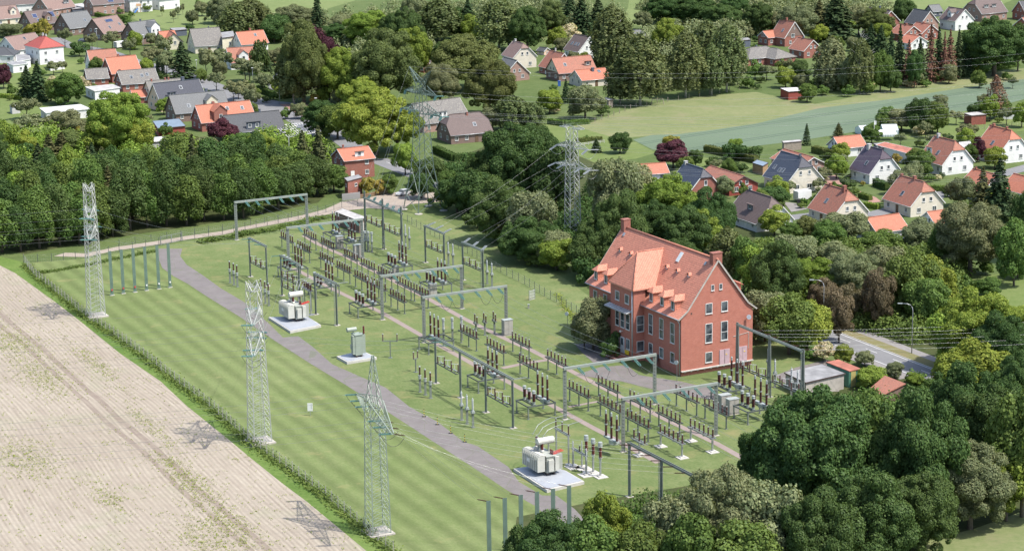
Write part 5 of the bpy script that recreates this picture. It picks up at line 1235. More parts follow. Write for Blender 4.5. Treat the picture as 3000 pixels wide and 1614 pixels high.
flat('brown flat roofed garage row between red and purple roofs', [ze(1560, 200), ze(1620, 180), ze(1850, 232), ze(1790, 262)], 3.0, 'white', rust, win=[(3, .2, 1, 2.2, 2.0, 'door'), (3, .6, 1, 2.2, 2.0, 'door')])
flat('dark carport behind the purple roofed house', [ze(1540, 190), ze(1640, 180), ze(1700, 205), ze(1600, 218)], 2.9, 'slate', flatgrey, name='carport', cat='carport')
flat('white flat annex between the two red half hipped roofs', [ze(2130, 182), ze(2205, 174), ze(2225, 215), ze(2150, 225)], 3.0, 'white', flatlight, name='annex', cat='annex')
flat('small garden hut with pale roof beside the black roof', [ze(712, 322), ze(745, 302), ze(822, 322), ze(785, 345)], 2.5, woodb, flatblue, name='garden_hut', cat='garden hut')
# red brick house beside the belt, with white dormer and flat annex
house('orange roofed brick house with white dormer beside the tree belt', (990, 437), (1076, 428), 7.6, 8.6, 5.2, wall='brick', roof='red', dorm=[(.1, 'shed', 2.6, .8, 1.5, 'white')], ch=[(-.6, .5, .4, .8, 'r')])
flat('low brick annex with grey roof in front of the orange roofed house', [(1008, 522), (1050, 512), (1062, 520), (1018, 532)], 4.6, 'brick', flatgrey, name='annex', cat='annex', win=[(0, .55, 3.2, 1, .8, 'window'), (3, .5, 3.2, 1, .8, 'window')])
# ------------------------------------------------------------------ the big brick control building
def control_building():
    C0 = S(1995.2, 1103.4); az = R(28.0)
    # local frame: x runs along the front facade away from the camera (to the left in the picture), y into the building
    ang = az + math.pi / 2          # local x direction
    t = thing('control_building', 'large red brick building with steep orange tiled roof and projecting bay', 'building', C0, ang)
    # in this frame +x = up-left, +y = -gable direction; so the body occupies y in [-W, 0]
    W, L, ez, hr = 15.6, 33.2, 10.7, 21.0
    sl = (hr - ez) / (W / 2)
    br = WL['bigbrick']
    yc = -W / 2
    wb = MB(); z0 = .95
    prof = [(0, ez), (yc, hr - .1), (-W, ez)]
    for x, s in ((0, -1), (L, 1)):
        p = [(x, 0, z0)] + [(x, a, b) for a, b in prof] + [(x, -W, z0)]
        if s < 0: pass
        else: p.reverse()
        wb.add(p, [tuple(range(5))])
    wb.add([(0, 0, z0), (L, 0, z0), (L, 0, ez), (0, 0, ez)], [(0, 1, 2, 3)])
    wb.add([(0, -W, z0), (L, -W, z0), (L, -W, ez), (0, -W, ez)], [(3, 2, 1, 0)])
    wb.build('wall', br, t)
    ba = MB(); ba.prism([(0.12, -.12), (L, -.12), (L, -W + .12), (.12, -W + .12)], -.1, z0 + .01); ba.build('basement_wall', br, t)
    # jutting concrete ledge with corbels below the gable wall
    lg = MB(); lg.box((-.16, -W / 2, z0 + .02), (.42, W + .1, .16))
    for k in range(11): lg.box((-.12, -.7 - k * 1.42, z0 - .16), (.26, .3, .22))
    lg.build('ledge', concw, t)
    # bay: projects towards +y from x0..x1
    bx0, bx1, bd, bez = 12.95, 21.33, 2.23, 13.95
    bw = MB(); bw.add([(bx0, bd, 0), (bx1, bd, 0), (bx1, bd, bez), (bx0, bd, bez), (bx0, -.3, 0), (bx1, -.3, 0), (bx1, -.3, bez), (bx0, -.3, bez)],
                      [(0, 1, 2, 3), (4, 0, 3, 7), (1, 5, 6, 2)]); bw.build('bay_wall', br, t)
    # main roof with sprocketed foot
    xo0, xo1 = -.25, L + .25
    def zr(y): return hr - abs(y - yc) * sl
    kick = 1.3
    def line(y): return zr(y)
    P = []
    yk = -1.2; zk = zr(yk); ye = .75; ze_ = 10.85
    P.append([(xo0, yc, hr), (xo1, yc, hr), (xo1, yk, zk), (xo0, yk, zk)])
    P.append([(xo0, yk, zk), (xo1, yk, zk), (xo1, ye, ze_), (xo0, ye, ze_)])
    P.append([(xo0, yc, hr), (xo1, yc, hr), (xo1, -W - yk, zk), (xo0, -W - yk, zk)])
    P.append([(xo0, -W - yk, zk), (xo1, -W - yk, zk), (xo1, -W - ye, ze_), (xo0, -W - ye, ze_)])
    rm = roofmat('roof_building_tiles', (.62, .250, .165), (.54, .205, .135), line=.42, row=.40, colw=.36, moss=(.30, .13, .085))
    rb_ = MB(); rb_.slab(P, .2); ro = rb_.build('roof', rm, t)
    rg = MB(); rg.tube([(xo0, yc, hr + .04), (xo1, yc, hr + .04)], .17, 6); rg.build('ridge', rm, ro)
    vb = MB()
    for x in (xo0 - .03, xo1 + .03):
        for a, b in ((0, 1), (1, 2)):
            q = [(yc, hr), (yk, zk), (ye, ze_)]
            for m in (1, -1):
                ya = q[a][0] if m > 0 else -W - q[a][0]; yb = q[b][0] if m > 0 else -W - q[b][0]
                vb.bar((x, ya, q[a][1] - .14), (x, yb, q[b][1] - .14), .06, .3)
    vb.build('verge_board', conc, ro)
    # bay roof: hipped, running back into the main roof
    bh = 19.9; bxm = (bx0 + bx1) / 2; rr = MB(); o_ = .4
    bs = (bh - bez) / ((bx1 - bx0) / 2 + o_) ; yR = -1.0
    ybk = yc + (hr - bh) / sl; ybe = yc + (hr - bez + .3) / sl
    e0, e1 = bx0 - o_, bx1 + o_; ze2 = bez - .1
    ra, rb2 = bxm - .9, bxm + .9
    R0 = (bxm, yR - .2, bh); RB = (bxm, ybk - .2, bh)
    rr.slab([[R0, RB, (e1, ybe, ze2 + .02), (e1, bd + o_, ze2)], [R0, RB, (e0, ybe, ze2 + .02), (e0, bd + o_, ze2)], [R0, (e1, bd + o_, ze2), (e0, bd + o_, ze2)]], .18)
    b_r = rr.build('bay_roof', rm, t)
    hg = MB()
    for e in (e0, e1): hg.tube([R0, (e, bd + o_, ze2)], .13, 5)
    hg.tube([R0, RB], .13, 5); hg.build('ridge', rm, b_r)
    co = MB(); co.box((bxm, bd + .12, bez - .25), (bx1 - bx0 + .3, .3, .25)); co.box((bx0 - .12, bd / 2, bez - .25), (.3, bd, .25)); co.build('cornice', concw, t)
    # chimneys
    cm = WL['brick']
    c = MB(); c.box((.85, yc - .2, hr - .4), (1.1, 2.0, 2.9)); c.box((.85, yc - .2, hr + 1.1), (1.25, 2.2, .14)); c.build('chimney', cm, ro)
    c = MB(); c.box((L - .6, yc - .1, hr - .1), (1.2, 1.5, 3.2)); c.box((L - .6, yc - .1, hr + 1.55), (1.35, 1.65, .12)); c.build('chimney', cm, ro)
    # roof hatches
    nrm = Vector((0, math.sin(math.atan(sl)), math.cos(math.atan(sl)))); td = Vector((0, math.cos(math.atan(sl)), -math.sin(math.atan(sl))))
    for x, y, w_, l_, mt in ((10.9, yc + 1.2, .9, 2.0, sglass), (2.6, yc + .9, .5, .7, lead), (L - 1.7, yc + .9, .6, .7, lead)):
        m = MB(); c = Vector((x, y, zr(y))) + nrm * .08; m.bar(c - td * l_ / 2, c + td * l_ / 2, w_, .14, up=nrm); m.build('roof_hatch', mt, ro)
    # dormers low on the roof: 3 right of the bay, 2 left
    def dormer(x, y, w_, hh, rise):
        zb = zr(y) if y <= yk else zk + (ze_ - zk) * (y - yk) / (ye - yk)
        de = bpy.data.objects.new('dormer', None); link(de); de.parent = t
        d = MB(); yb = yc + (hr - zb - hh) / sl
        pr = [(x - w_ / 2, zb - .6), (x + w_ / 2, zb - .6), (x + w_ / 2, zb + hh), (x - w_ / 2, zb + hh)]
        vs = [(a, y, b) for a, b in pr] + [(a, yb - .2, b) for a, b in pr]
        d.add(vs, [(3, 2, 1, 0), (4, 5, 6, 7), (0, 1, 5, 4), (1, 2, 6, 5), (2, 3, 7, 6), (3, 0, 4, 7)]); d.build('dormer_wall', rm, de)
        r = MB(); zt = zb + hh; yb2 = yc + (hr - zt - rise) / sl; o = .3
        r.slab([[(x, y - .5, zt + rise), (x, yb2 - .1, zt + rise), (x + w_ / 2 + o, yb - .3, zt - .1), (x + w_ / 2 + o, y + .35, zt - .1)],
                [(x, y - .5, zt + rise), (x, yb2 - .1, zt + rise), (x - w_ / 2 - o, yb - .3, zt - .1), (x - w_ / 2 - o, y + .35, zt - .1)],
                [(x, y - .5, zt + rise), (x + w_ / 2 + o, y + .35, zt - .1), (x - w_ / 2 - o, y + .35, zt - .1)]], .12)
        r.build('dormer_roof', rm, de)
        window(de, (x, y, zb + hh * .5), (0, 1, 0), w_ * .72, hh * .82)
    for x in (3.4, 7.1, 10.9): dormer(x, -.35, 1.4, 2.05, .85)
    for x in (27.4, 31.2): dormer(x, -.35, 1.4, 2.05, .85)
    def vent(x, y):
        zb = zr(y); de = MB(); w_ = .7
        de.box((x, y - .3, zb + .05), (w_, .5, .9)); o = de.build('roof_vent', lead, t)
        r = MB(); r.slab([[(x, y - .1, zb + .95), (x, y - 1.0, zb + 1.0), (x + .62, y - .95, zb + .55), (x + .62, y + .25, zb + .5)], [(x, y - .1, zb + .95), (x, y - 1.0, zb + 1.0), (x - .62, y - .95, zb + .55), (x - .62, y + .25, zb + .5)]], .08)
        r.build('vent_roof', rm, o)
    for x in (5.1, 9.0, 12.7): vent(x, -4.7)
    for x in (25.7, 29.6): vent(x, -4.7)
    # back slope dormer showing past the gable
    zb = 13.2; yy = -W - yc * 0 + (0); yb_ = -W + (zb - ez) / sl - .2
    d = MB(); d.box((4.5, yb_ - .1, zb + .8), (2.6, 2.2, 2.2)); o = d.build('back_dormer', br, t)
    d = MB(); d.slab([[(2.9, yb_ - 1.5, zb + 1.6), (6.1, yb_ - 1.5, zb + 1.6), (6.1, yb_ + 1.7, zb + 3.1), (2.9, yb_ + 1.7, zb + 3.1)]], .14); d.build('dormer_roof', rm, o)
    # windows: gable (local x=0 plane, normal -x). u measured from front corner into the building
    for u, z, w_, h_ in ((5.98, 2.85, 1.5, 1.95), (5.96, 7.42, 1.5, 3.6), (9.34, 7.42, 1.5, 3.6), (5.95, 12.05, 1.45, 1.95), (9.35, 12.03, 1.4, 1.9), (6.74, 15.85, .65, 1.1), (8.5, 15.85, .65, 1.1)):
        window(t, (-.02, -u, z), (-1, 0, 0), w_, h_, 'white', 1)
    for u in (9.4, 13.4):
        m = MB(); m.box((-.06, -u, 2.5), (.12, 2.2 if u < 10 else 1.9, 2.75)); o = m.build('door', pink, t)
        m = MB(); m.box((-.14, -u, 2.5), (.03, .06, 2.7)); m.build('door_trim', trim_d if u < 10 else pink, o)
        m = MB(); m.box((-.16, -u - .35, 2.9), (.02, .26, .18)); m.build('warning_sign', yellow, o)
    # satellite dish like lamp near right eave
    m = MB(); m.lathe((-.5, -14.4, 9.4), [(.05, 0), (.42, .1), (.45, .14)], 10, (-1, .4, .3)); m.bar((0, -14.4, 9.2), (-.5, -14.4, 9.4), .06); m.build('dish', lead, t)
    # cable pipe on the gable wall
    m = MB(); m.bar((-.05, -11.3, 6.0), (-.05, -14.7, 6.4), .06); m.bar((-.05, -14.7, 6.4), (-.05, -14.7, 3.2), .06); m.build('conduit', concw, t)
    m = MB()
    m.box((-.03, -2.2, 11.6), (.06, .28, .28))
    m.build('vent_opening', trim_d, t)
    # front facade windows (y=0, normal +y): ground floor and tall first floor
    for x in (2.92, 6.71, 10.46):
        window(t, (x, .02, 7.6), (0, 1, 0), 1.45, 3.85, 'white', 1); window(t, (x, .02, 2.95), (0, 1, 0), 1.4, 2.0, 'white', 1)
    for x in (27.05, 30.84): window(t, (x, .02, 7.8), (0, 1, 0), 1.4, 3.85, 'white', 1); window(t, (x, .02, 2.95), (0, 1, 0), 1.4, 2.0, 'white', 1)
    # bay right side (normal -x)
    window(t, (bx0 - .02, .8, 7.2), (-1, 0, 0), 1.6, 3.1, 'white', 1); window(t, (bx0 - .02, .8, 2.9), (-1, 0, 0), 1.6, 2.0, 'white', 1)
    # bay front
    for x in (15.03, 16.91, 18.8): window(t, (x, bd + .02, 7.3), (0, 1, 0), 1.4, 3.05, 'white', 1)
    for x in (15.27, 18.77): window(t, (x, bd + .02, 11.6), (0, 1, 0), 1.5, 1.75, 'white', 1)
    window(t, (18.85, bd + .02, 3.0), (0, 1, 0), 1.4, 2.0, 'white', 1); window(t, (14.97, bd + .02, 3.0), (0, 1, 0), 1.4, 2.0, 'white', 2)
    m = MB(); m.box((16.95, bd + .05, 2.4), (1.35, .14, 3.1)); do = m.build('front_door', whitep, t)
    m = MB(); m.box((16.95, bd + .14, 3.1), (.8, .04, 1.3)); m.build('pane', glass, do)
    m = MB(); m.box((14.9, bd + .3, 1.45), (1.1, .3, .7)); m.build('letter_box', yellow, t)
    st = MB(); st.box((16.95, bd + 1.3, .2), (4.4, 2.5, .4)); st.box((16.95, bd + .9, .6), (3.8, 1.7, .42)); st.build('steps', WL['brick'], t)
    ca = MB(); ca.slab([[(13.5, bd - .02, 9.65), (21.9, bd - .02, 9.65), (21.9, bd + 1.2, 9.25), (13.5, bd + 1.2, 9.25)]], .12); cn = ca.build('canopy', galv, t)
    rbm = MB()
    for k in range(10): rbm.bar((13.7 + k * .88, bd, 9.67), (13.7 + k * .88, bd + 1.19, 9.29), .06, .06)
    rbm.build('canopy_seam', trim, cn)
    la = MB(); la.lathe((16.95, bd + .5, 4.9), [(.05, 0), (.2, .1), (.2, .35), (.05, .4)], 8); la.bar((16.95, bd, 5.1), (16.95, bd + .5, 5.15), .05); la.build('lamp', whitep, t)
    # downpipes and gutters
    g = MB(); g.tube([(.35, .12, 0), (.35, .12, 9.9), (.35, .6, 10.7)], .11, 6); g.build('downpipe', gutter, t)
    g = MB(); g.tube([(bx0 + .35, bd + .12, 0), (bx0 + .35, bd + .12, 13.6)], .11, 6); g.build('downpipe', gutter, t)
    g = MB(); g.tube([(xo0, ye + .08, ze_ - .05), (bx0, ye + .08, ze_ - .05)], .11, 6); g.build('gutter', lead, t)
    g = MB(); g.tube([(bx1, ye + .08, ze_ - .05), (xo1, ye + .08, ze_ - .05)], .11, 6); g.build('gutter', lead, t)
    m = MB(); m.bar((7.6, .9, 0), (7.9, .15, 2.4), .9, .06, up=(0, 1, 0)); pl = m.build('leaning_board', trim_d, None)
    pl.parent = None; pl.matrix_world = Matrix.Translation(C0) @ Matrix.Rotation(ang, 4, 'Z')
    tag(pl, 'dark boards leaning against the brick front wall', 'boards'); pl.name = 'leaning_boards'
    return t
cb = control_building()

# garages, container and small hut right of the building
flat('row of grey concrete garages with dark flat roof beside the rusty container', [zf_ for zf_ in ((2100 + 565 / 2.862, 750 + 978 / 2.862), (2100 + 880 / 2.862, 750 + 905 / 2.862), (2100 + 1078 / 2.862, 750 + 985 / 2.862), (2100 + 745 / 2.862, 750 + 1062 / 2.862))], 2.9, conc, flatgrey, name='garage_row', cat='garages', win=[(3, .2, 1, 2.3, 2.1, 'door'), (3, .5, 1, 2.3, 2.1, 'door'), (3, .8, 1, 2.3, 2.1, 'door')], door=boxgrey)
def container():
    P = [S(2100 + x / 2.862, 750 + y / 2.862, 3.1) for x, y in ((917, 890), (1020, 868), (1210, 945), (1110, 965))]
    c = sum(P, Vector()) / 4; L = [(p.x - c.x, p.y - c.y) for p in P]
    t = thing('container', 'green and yellow striped container with rusty red roof beside the road', 'container', (c.x, c.y, 0))
    w_ = MB(); w_.prism([(a * .96, b * .96) for a, b in L], 0, 3.0); w_.build('wall', greenp, t)
    r_ = MB(); r_.prism(L, 3.0, 3.15); r_.build('roof', rust, t)
    a, b = Vector((*L[2], 0)) * .96, Vector((*L[3], 0)) * .96; n = Vector(((b - a).y, -(b - a).x, 0)).normalized()
    if n.y > 0: n = -n
    m = MB(); p = a.lerp(b, .62) + n * .03; m.box((p.x, p.y, 1.5), ((b - a).length * .42, .08, 2.8), math.atan2(n.y, n.x) + math.pi / 2); m.build('door', plain('ochre_paint', (.42, .34, .12), .7), t)
    rb2 = MB()
    for k in range(9):
        p = Vector((*L[0], 0)).lerp(Vector((*L[3], 0)), (k + .5) / 9) * .96; rb2.box((p.x, p.y, 1.5), (.1, .1, 2.9))
        p = a.lerp(b, (k + .5) / 9) + n * .02; rb2.box((p.x, p.y, 1.5), (.08, .1, 2.92))
    rb2.build('ribs', greenp, t)
container()
house('small hut with dark red tiled roof behind the garages', (2100 + 1290 / 2.862, 750 + 1108 / 2.862), (2100 + 1405 / 2.862, 750 + 1000 / 2.862), 3.0, 5.2, 2.4, wall='brown', roof='redw', L=None, name='hut', cat='hut', win=[], gwin=[(0, 1.2, .8, .8)]) if False else None
def lean_hut():
    P = [S(2100 + x / 2.862, 750 + y / 2.862, z) for x, y, z in ((1268, 1120, 2.4), (1410, 1000, 3.4), (1585, 1068, 3.4), (1380, 1170, 2.4))]
    c = sum(P, Vector()) / 4; q = [(p.x - c.x, p.y - c.y, p.z) for p in P]
    t = thing('hut', 'small hut with dark red tiled lean-to roof behind the garages', 'hut', (c.x, c.y, 0))
    r = MB(); r.slab([q], .15); r.build('roof', RF['redw'], t)
    w_ = MB(); b = [(a * .9, bb * .9) for a, bb, z in q]
    w_.add([(a, bb, 0) for a, bb in b] + [(b[i][0], b[i][1], q[i][2] - .2) for i in range(4)], [(3, 2, 1, 0), (4, 5, 6, 7)] + [(i, (i + 1) % 4, 4 + (i + 1) % 4, 4 + i) for i in range(4)]); w_.build('wall', WL['brown'], t)
lean_hut()
# flat roofed switch house in the yard
sh = [(600 + x / 3.22, 500 + y / 3.22) for x, y in ((1222, 388), (1300, 358), (1522, 440), (1460, 478))]
flat('low brick switch house with weathered pale flat roof in the yard', sh, 3.0, 'brown', flatlight, name='switch_house', cat='shed', win=[(0, .5, 1, 1.2, 2, 'door')])
# ------------------------------------------------------------------ substation equipment
def ins_mesh(key, h, r, mat, n=8, ribs=None, cap=True):
    k = ('ins', key)
    if k in _WM: return _WM[k]
    ribs = ribs or max(4, int(h / .13)); pr = []
    for i in range(ribs):
        z = h * i / ribs; d = h / ribs; pr += [(r * .62, z), (r, z + d * .35), (r * .62, z + d * .7)]
    pr.append((r * .62, h)); m = MB(); m.lathe((0, 0, 0), pr, n)
    _WM[k] = m.mesh('insulator', mat); return _WM[k]
def cap_mesh(key, prof, mat, n=8, name='terminal_cap'):
    k = ('cap', key)
    if k not in _WM:
        m = MB(); m.lathe((0, 0, 0), prof, n); _WM[k] = m.mesh(name, mat)
    return _WM[k]
CAPS = cap_mesh('s', [(.13, 0), (.13, .10), (.05, .14)], cap_g)
G_DIS = 'busbar disconnectors on posts'
_prot = {}
def proto_disc(new=False, n=6, L=7.9, posts=3, hz=2.45, ih=1.4):
    k = (new, n, L, posts, hz)
    if k in _prot: return _prot[k]
    t = thing('disconnector', None, 'disconnector', (0, 0, 0))
    b = MB()
    for s in (-.34, .34): b.bar((-L / 2, s, hz), (L / 2, s, hz), .12, .18)
    for i in range(n * 2 + 1):
        x = -L / 2 + .1 + (L - .2) * i / (n * 2.0); b.bar((x, -.34, hz), (x, .34, hz), .08, .10)
    b.build('beam', galv if new else steel_d, t)
    for i in range(posts):
        x = 0 if posts == 1 else (-L / 2 + .55) + (L - 1.1) * i / (posts - 1)
        p = MB()
        if new:
            p.box((x, 0, hz / 2), (.24, .24, hz)); p.box((x, 0, hz - .12), (.3, .9, .14)); p.build('leg', galv, t)
            f = MB(); f.box((x, 0, .05), (1.7, 1.7, .2)); f.box((x, 0, .22), (.9, .9, .16)); f.build('footing', concw, t)
        else:
            for s in (-.1, .1): p.bar((x + s, 0, 0), (x + s, 0, hz), .09, .16)
            p.box((x, 0, hz - .1), (.2, .8, .1)); p.box((x, 0, .04), (.5, .5, .1)); p.build('leg', steel, t)
    im = ins_mesh('d%s' % ih, ih, .18, porc_b)
    for i in range(n):
        x = -L / 2 + .45 + (L - .9) * i / (n - 1)
        o = obj('insulator', im, t, (x, 0, hz + .09)); obj('terminal_cap', CAPS, o, (0, 0, ih))
        a = MB()
    for i in range(n):
        x = -L / 2 + .45 + (L - .9) * i / (n - 1)
        a = MB(); a.bar((x, 0, hz + ih + .24), (x + .1, -.9 if i % 2 else .9, hz + ih + .27), .06); a.build('contact_arm', wirem, t)
    m = MB(); m.box((.1, .45, hz - .35), (.5, .35, .6)); m.build('drive_box', cap_g, t)
    _prot[k] = t; t['_p'] = 1; return t
_used = set()
def place(pr, loc, rz, group=None, cat=None, desc=None):
    if pr.name in _used: o = copy_tree(pr)
    else: o = pr; _used.add(pr.name)
    if '_p' in o: del o['_p']
    o.location = loc; o.rotation_euler = (0, 0, rz)
    if group: o['group'] = group
    if cat: o['category'] = cat
    if desc: THINGS.append((o, desc, Vector((loc[0], loc[1], 3.0))))
    return o
def disc_px(a, b, new=False, n=6, posts=3, L=7.9, hz=2.45, desc=None):
    A, B = S(a[0], a[1], hz), S(b[0], b[1], hz); c = (A + B) / 2
    return place(proto_disc(new, n, L, posts, hz), (c.x, c.y, 0), AZ - math.pi / 2, 'disconnectors on beams', 'disconnector',
                 desc or ('beam of %s brown post insulators' % {6: 'six', 4: 'four', 3: 'three'}[n] + (' on white footings' if new else '')))
DISC = [((1346, 967), (1400, 993)), ((1496.6, 990), (1555.6, 1021)), ((1518, 1055), (1579, 1086)), ((1599, 1044), (1663, 1074)), ((1663, 1133), (1729.5, 1167)), ((1748, 1119), (1815, 1151.5)),
        ((1754, 1176), (1821, 1210.6)), ((1833.5, 1220), (1905, 1255.6)), ((1923.6, 1204), (1998, 1243)), ((1842, 1163), (1910, 1199)), ((822, 694), (860, 712)), ((890, 686), (928, 705)), ((941.6, 711), (979, 730)),
        ((870, 720.5), (910.6, 740.7)), ((937, 754.7), (976, 773)), ((985, 779.5), (1028.6, 801)), ((1007, 745), (1050, 765.5)), ((1056.5, 770), (1100, 792)), ((1034.8, 806), (1084.5, 829)), ((1086, 829), (1132.6, 854)),
        ((1107.8, 796.6), (1149.7, 816.8)), ((1140, 861.8), (1190, 888)), ((1160.6, 824.5), (1208.7, 847.8)), ((1213, 849), (1255, 869.6)), ((1982, 1152), (2041, 1176)), ((2062, 1184), (2132, 1218)),
        ((1430, 1006), (1474, 1036))]
for a, b in DISC: disc_px(a, b)
disc_px((1929, 1261), (2005, 1304.6), True, 6, 2); disc_px((2017.7, 1245.6), (2093.8, 1287.6), True, 6, 2)
disc_px((1851.5, 1281), (1895, 1303), True, 3, 1, 4.4)
disc_px((888.8, 840), (913.7, 854), False, 4, 2, 4.6, 4.2)
disc_px((1066, 893), (1100, 908), False, 3, 2, 4.6, 2.45) if False else None

# posts with instruments
def proto_post(kind):
    if ('post', kind) in _prot: return _prot[('post', kind)]
    t = thing('instrument_post', None, 'post', (0, 0, 0)); p = MB()
    hb = 2.5
    for s in (-.1, .1): p.bar((s, 0, 0), (s, 0, hb), .08, .2)
    p.box((0, 0, .05), (.6, .6, .12)); p.box((0, 0, hb), (.5, .5, .08)); p.build('post', steel, t)
    if kind == 'brown':
        b = MB(); b.lathe((0, 0, hb), [(.26, 0), (.26, .55), (.32, .56), (.32, .66), (.12, .7)], 8); b.build('tank', cap_g, t)
        o = obj('insulator', ins_mesh('vb', 1.5, .19, porc_b), t, (0, 0, hb + .68)); obj('terminal_cap', cap_mesh('vb', [(.17, 0), (.17, .18), (.06, .24)], cap_g), o, (0, 0, 1.5))
    elif kind == 'grey':
        b = MB(); b.box((0, 0, hb + .18), (.62, .62, .12)); b.box((0, 0, hb + .38), (.5, .5, .22)); b.build('tank', cap_g, t)
        o = obj('insulator', ins_mesh('vg', 2.0, .19, porc_g), t, (0, 0, hb + .45)); obj('terminal_cap', cap_mesh('vg', [(.2, 0), (.1, .12), (.1, .3), (.04, .34)], cap_g), o, (0, 0, 2.0))
    elif kind == 'ct':
        b = MB(); b.lathe((0, 0, hb), [(.3, 0), (.3, .3), (.16, .35)], 8); b.build('base', cap_g, t)
        o = obj('insulator', ins_mesh('ct', 1.35, .24, porc_g), t, (0, 0, hb + .35)); obj('transformer_head', cap_mesh('ct', [(.2, 0), (.33, .06), (.35, .22), (.24, .28), (.24, .38), (.34, .42), (.32, .58), (.1, .62)], cap_g, 8, 'transformer_head'), o, (0, 0, 1.35))
    elif kind == 'twin':
        b = MB(); b.box((0, 0, hb + .1), (.5, 1.5, .16)); b.box((0, .45, hb + .3), (.4, .4, .3)); b.build('crossbar', steel, t)
        for s, hh in ((-.5, 1.3), (.45, 1.7)):
            o = obj('insulator', ins_mesh('tw%s' % hh, hh, .17, porc_b), t, (0, s, hb + .2)); obj('terminal_cap', CAPS, o, (0, 0, hh))
    _prot[('post', kind)] = t; return t
def posts(kind, pts, desc, n=None, rz=AZ, grp=None):
    for p in pts:
        g = S(*p); place(proto_post(kind), (g.x, g.y, 0), rz, grp or 'instrument transformers on posts', 'post insulator', desc)
posts('brown', [(674.5, 829), (686, 835), (696, 840.7)], 'brown post insulator over a grey tank on a steel post')
posts('brown', [(766, 883.5), (778, 889.8), (788, 896)], 'brown post insulator over a grey tank on a steel post')
posts('brown', [(1231, 1148.5), (1246.6, 1157), (1262, 1166.5)], 'brown post insulator over a grey tank on a steel post')
posts('grey', [(1353, 1230.7), (1369, 1241.6), (1386, 1252.5)], 'grey ribbed surge arrester on a steel post')
posts('grey', [(1188.5, 722), (1200, 730)], 'grey ribbed surge arrester on a steel post')
posts('grey', [(1314, 776), (1327.6, 781)], 'grey ribbed surge arrester on a steel post')
posts('grey', [(1427.6, 832), (1441.6, 840)], 'grey ribbed surge arrester on a steel post')
posts('ct', [(1070, 737), (1080, 738), (1090, 740)], 'grey mushroom headed transformer on a steel post')
posts('ct', [(1300, 1002), (1326, 1000), (1353, 996)], 'grey mushroom headed transformer on a steel post')
posts('twin', [(1395, 986), (1421, 982), (1449, 978)], 'steel post carrying two brown insulators')
posts('grey', [(2250, 1100), (2270, 1135), (2318, 1160), (2336, 1168)], 'grey ribbed surge arrester on a steel post')
def tee(p, rz, w_=2.9, h=3.3):
    g = S(*p); t = thing('insulator_post', None, 'post', (g.x, g.y, 0), rz, near=True)
    THINGS[-1] = (t, 'T shaped steel post with two brown insulators', Vector((g.x, g.y, 3)))
    m = MB(); m.bar((0, 0, 0), (0, 0, h), .18); m.box((0, 0, .05), (.7, .7, .1)); m.build('post', steel, t)
    m = MB(); m.bar((-w_ / 2, 0, h), (w_ / 2, 0, h), .14, .16); m.build('crossbar', steel, t)
    for s in (-1, 1):
        o = obj('insulator', ins_mesh('d1.25', 1.25, .15, porc_b), t, (s * (w_ / 2 - .1), 0, h + .08)); obj('terminal_cap', CAPS, o, (0, 0, 1.25))
tee((1144, 1048.4), AZ - .5); tee((1218.6, 1090), AZ + .4, 1.3, 2.6)

# circuit breaker bays: platform, three breaker columns, three current transformers
def proto_platform():
    if 'plat' in _prot: return _prot['plat']
    t = thing('equipment_platform', None, 'platform', (0, 0, 0)); m = MB(); hz = 2.25
    for y in (-2.3, 2.3): m.bar((-2.7, y, hz), (2.7, y, hz), .16, .26)
    for x in (-2.7, -1.5, -1.0, 1.0, 2.7): m.bar((x, -2.3, hz), (x, 2.3, hz), .14, .2)
    m.build('frame', steel_d, t)
    for x in (-2.6, 2.6):
        for y in (-2.2, 2.2):
            l = MB(); l.box((x, y, hz / 2 - .06), (.2, .2, hz - .12)); l.box((x, y, .04), (.45, .45, .1)); l.build('leg', steel, t)
    _prot['plat'] = t; return t
def proto_breaker():
    if 'brk' in _prot: return _prot['brk']
    t = thing('circuit_breaker', None, 'circuit breaker', (0, 0, 0))
    b = MB(); b.box((0, 0, .28), (.55, 4.4, .34)); b.box((0, -.6, .0), (.9, 1.5, .7)); b.build('drive_housing', cap_g, t)
    for y in (-1.8, 0, 1.8):
        o = obj('insulator', ins_mesh('bl', 1.9, .24, porc_b), t, (0, y, .45))
        o2 = obj('interrupter', ins_mesh('bu', 1.7, .23, porc_b), t, (0, y, 2.5)); obj('terminal_cap', cap_mesh('bk', [(.16, 0), (.16, .55), (.1, .65)], cap_g), o2, (0, 0, 1.7))
        m = MB(); m.lathe((0, y, 2.33), [(.26, 0), (.26, .18)], 8); m.build('joint', cap_g, t)
    _prot['brk'] = t; return t
def proto_ct():
    if 'ct2' in _prot: return _prot['ct2']
    t = thing('current_transformer', None, 'current transformer', (0, 0, 0))
    b = MB(); b.lathe((0, 0, 0), [(.24, 0), (.24, .4), (.3, .42), (.3, .5)], 8); b.build('base', cap_g, t)
    o = obj('insulator', ins_mesh('ct3', 1.4, .32, porc_b, 10), t, (0, 0, .5)); obj('transformer_head', cap_mesh('ct', [(.2, 0)], cap_g), o, (0, 0, 1.4))
    _prot['ct2'] = t; return t
BAYS = [(1423.6, 1102, 1, 1), (1569.6, 1176, 1, 1), (857.8, 784, 1, 1), (1070.5, 889.8, 1, 1), (947.8, 835, 1, 1), (1163.7, 776.4, 1, 1), (1277, 829, 1, 1), (2208.7, 1191, 1, 1), (2140, 1134, 1, 1), (1277.6, 993, 1, 0), (988, 683, 1, 0), (1034.8, 705, 1, 0)]
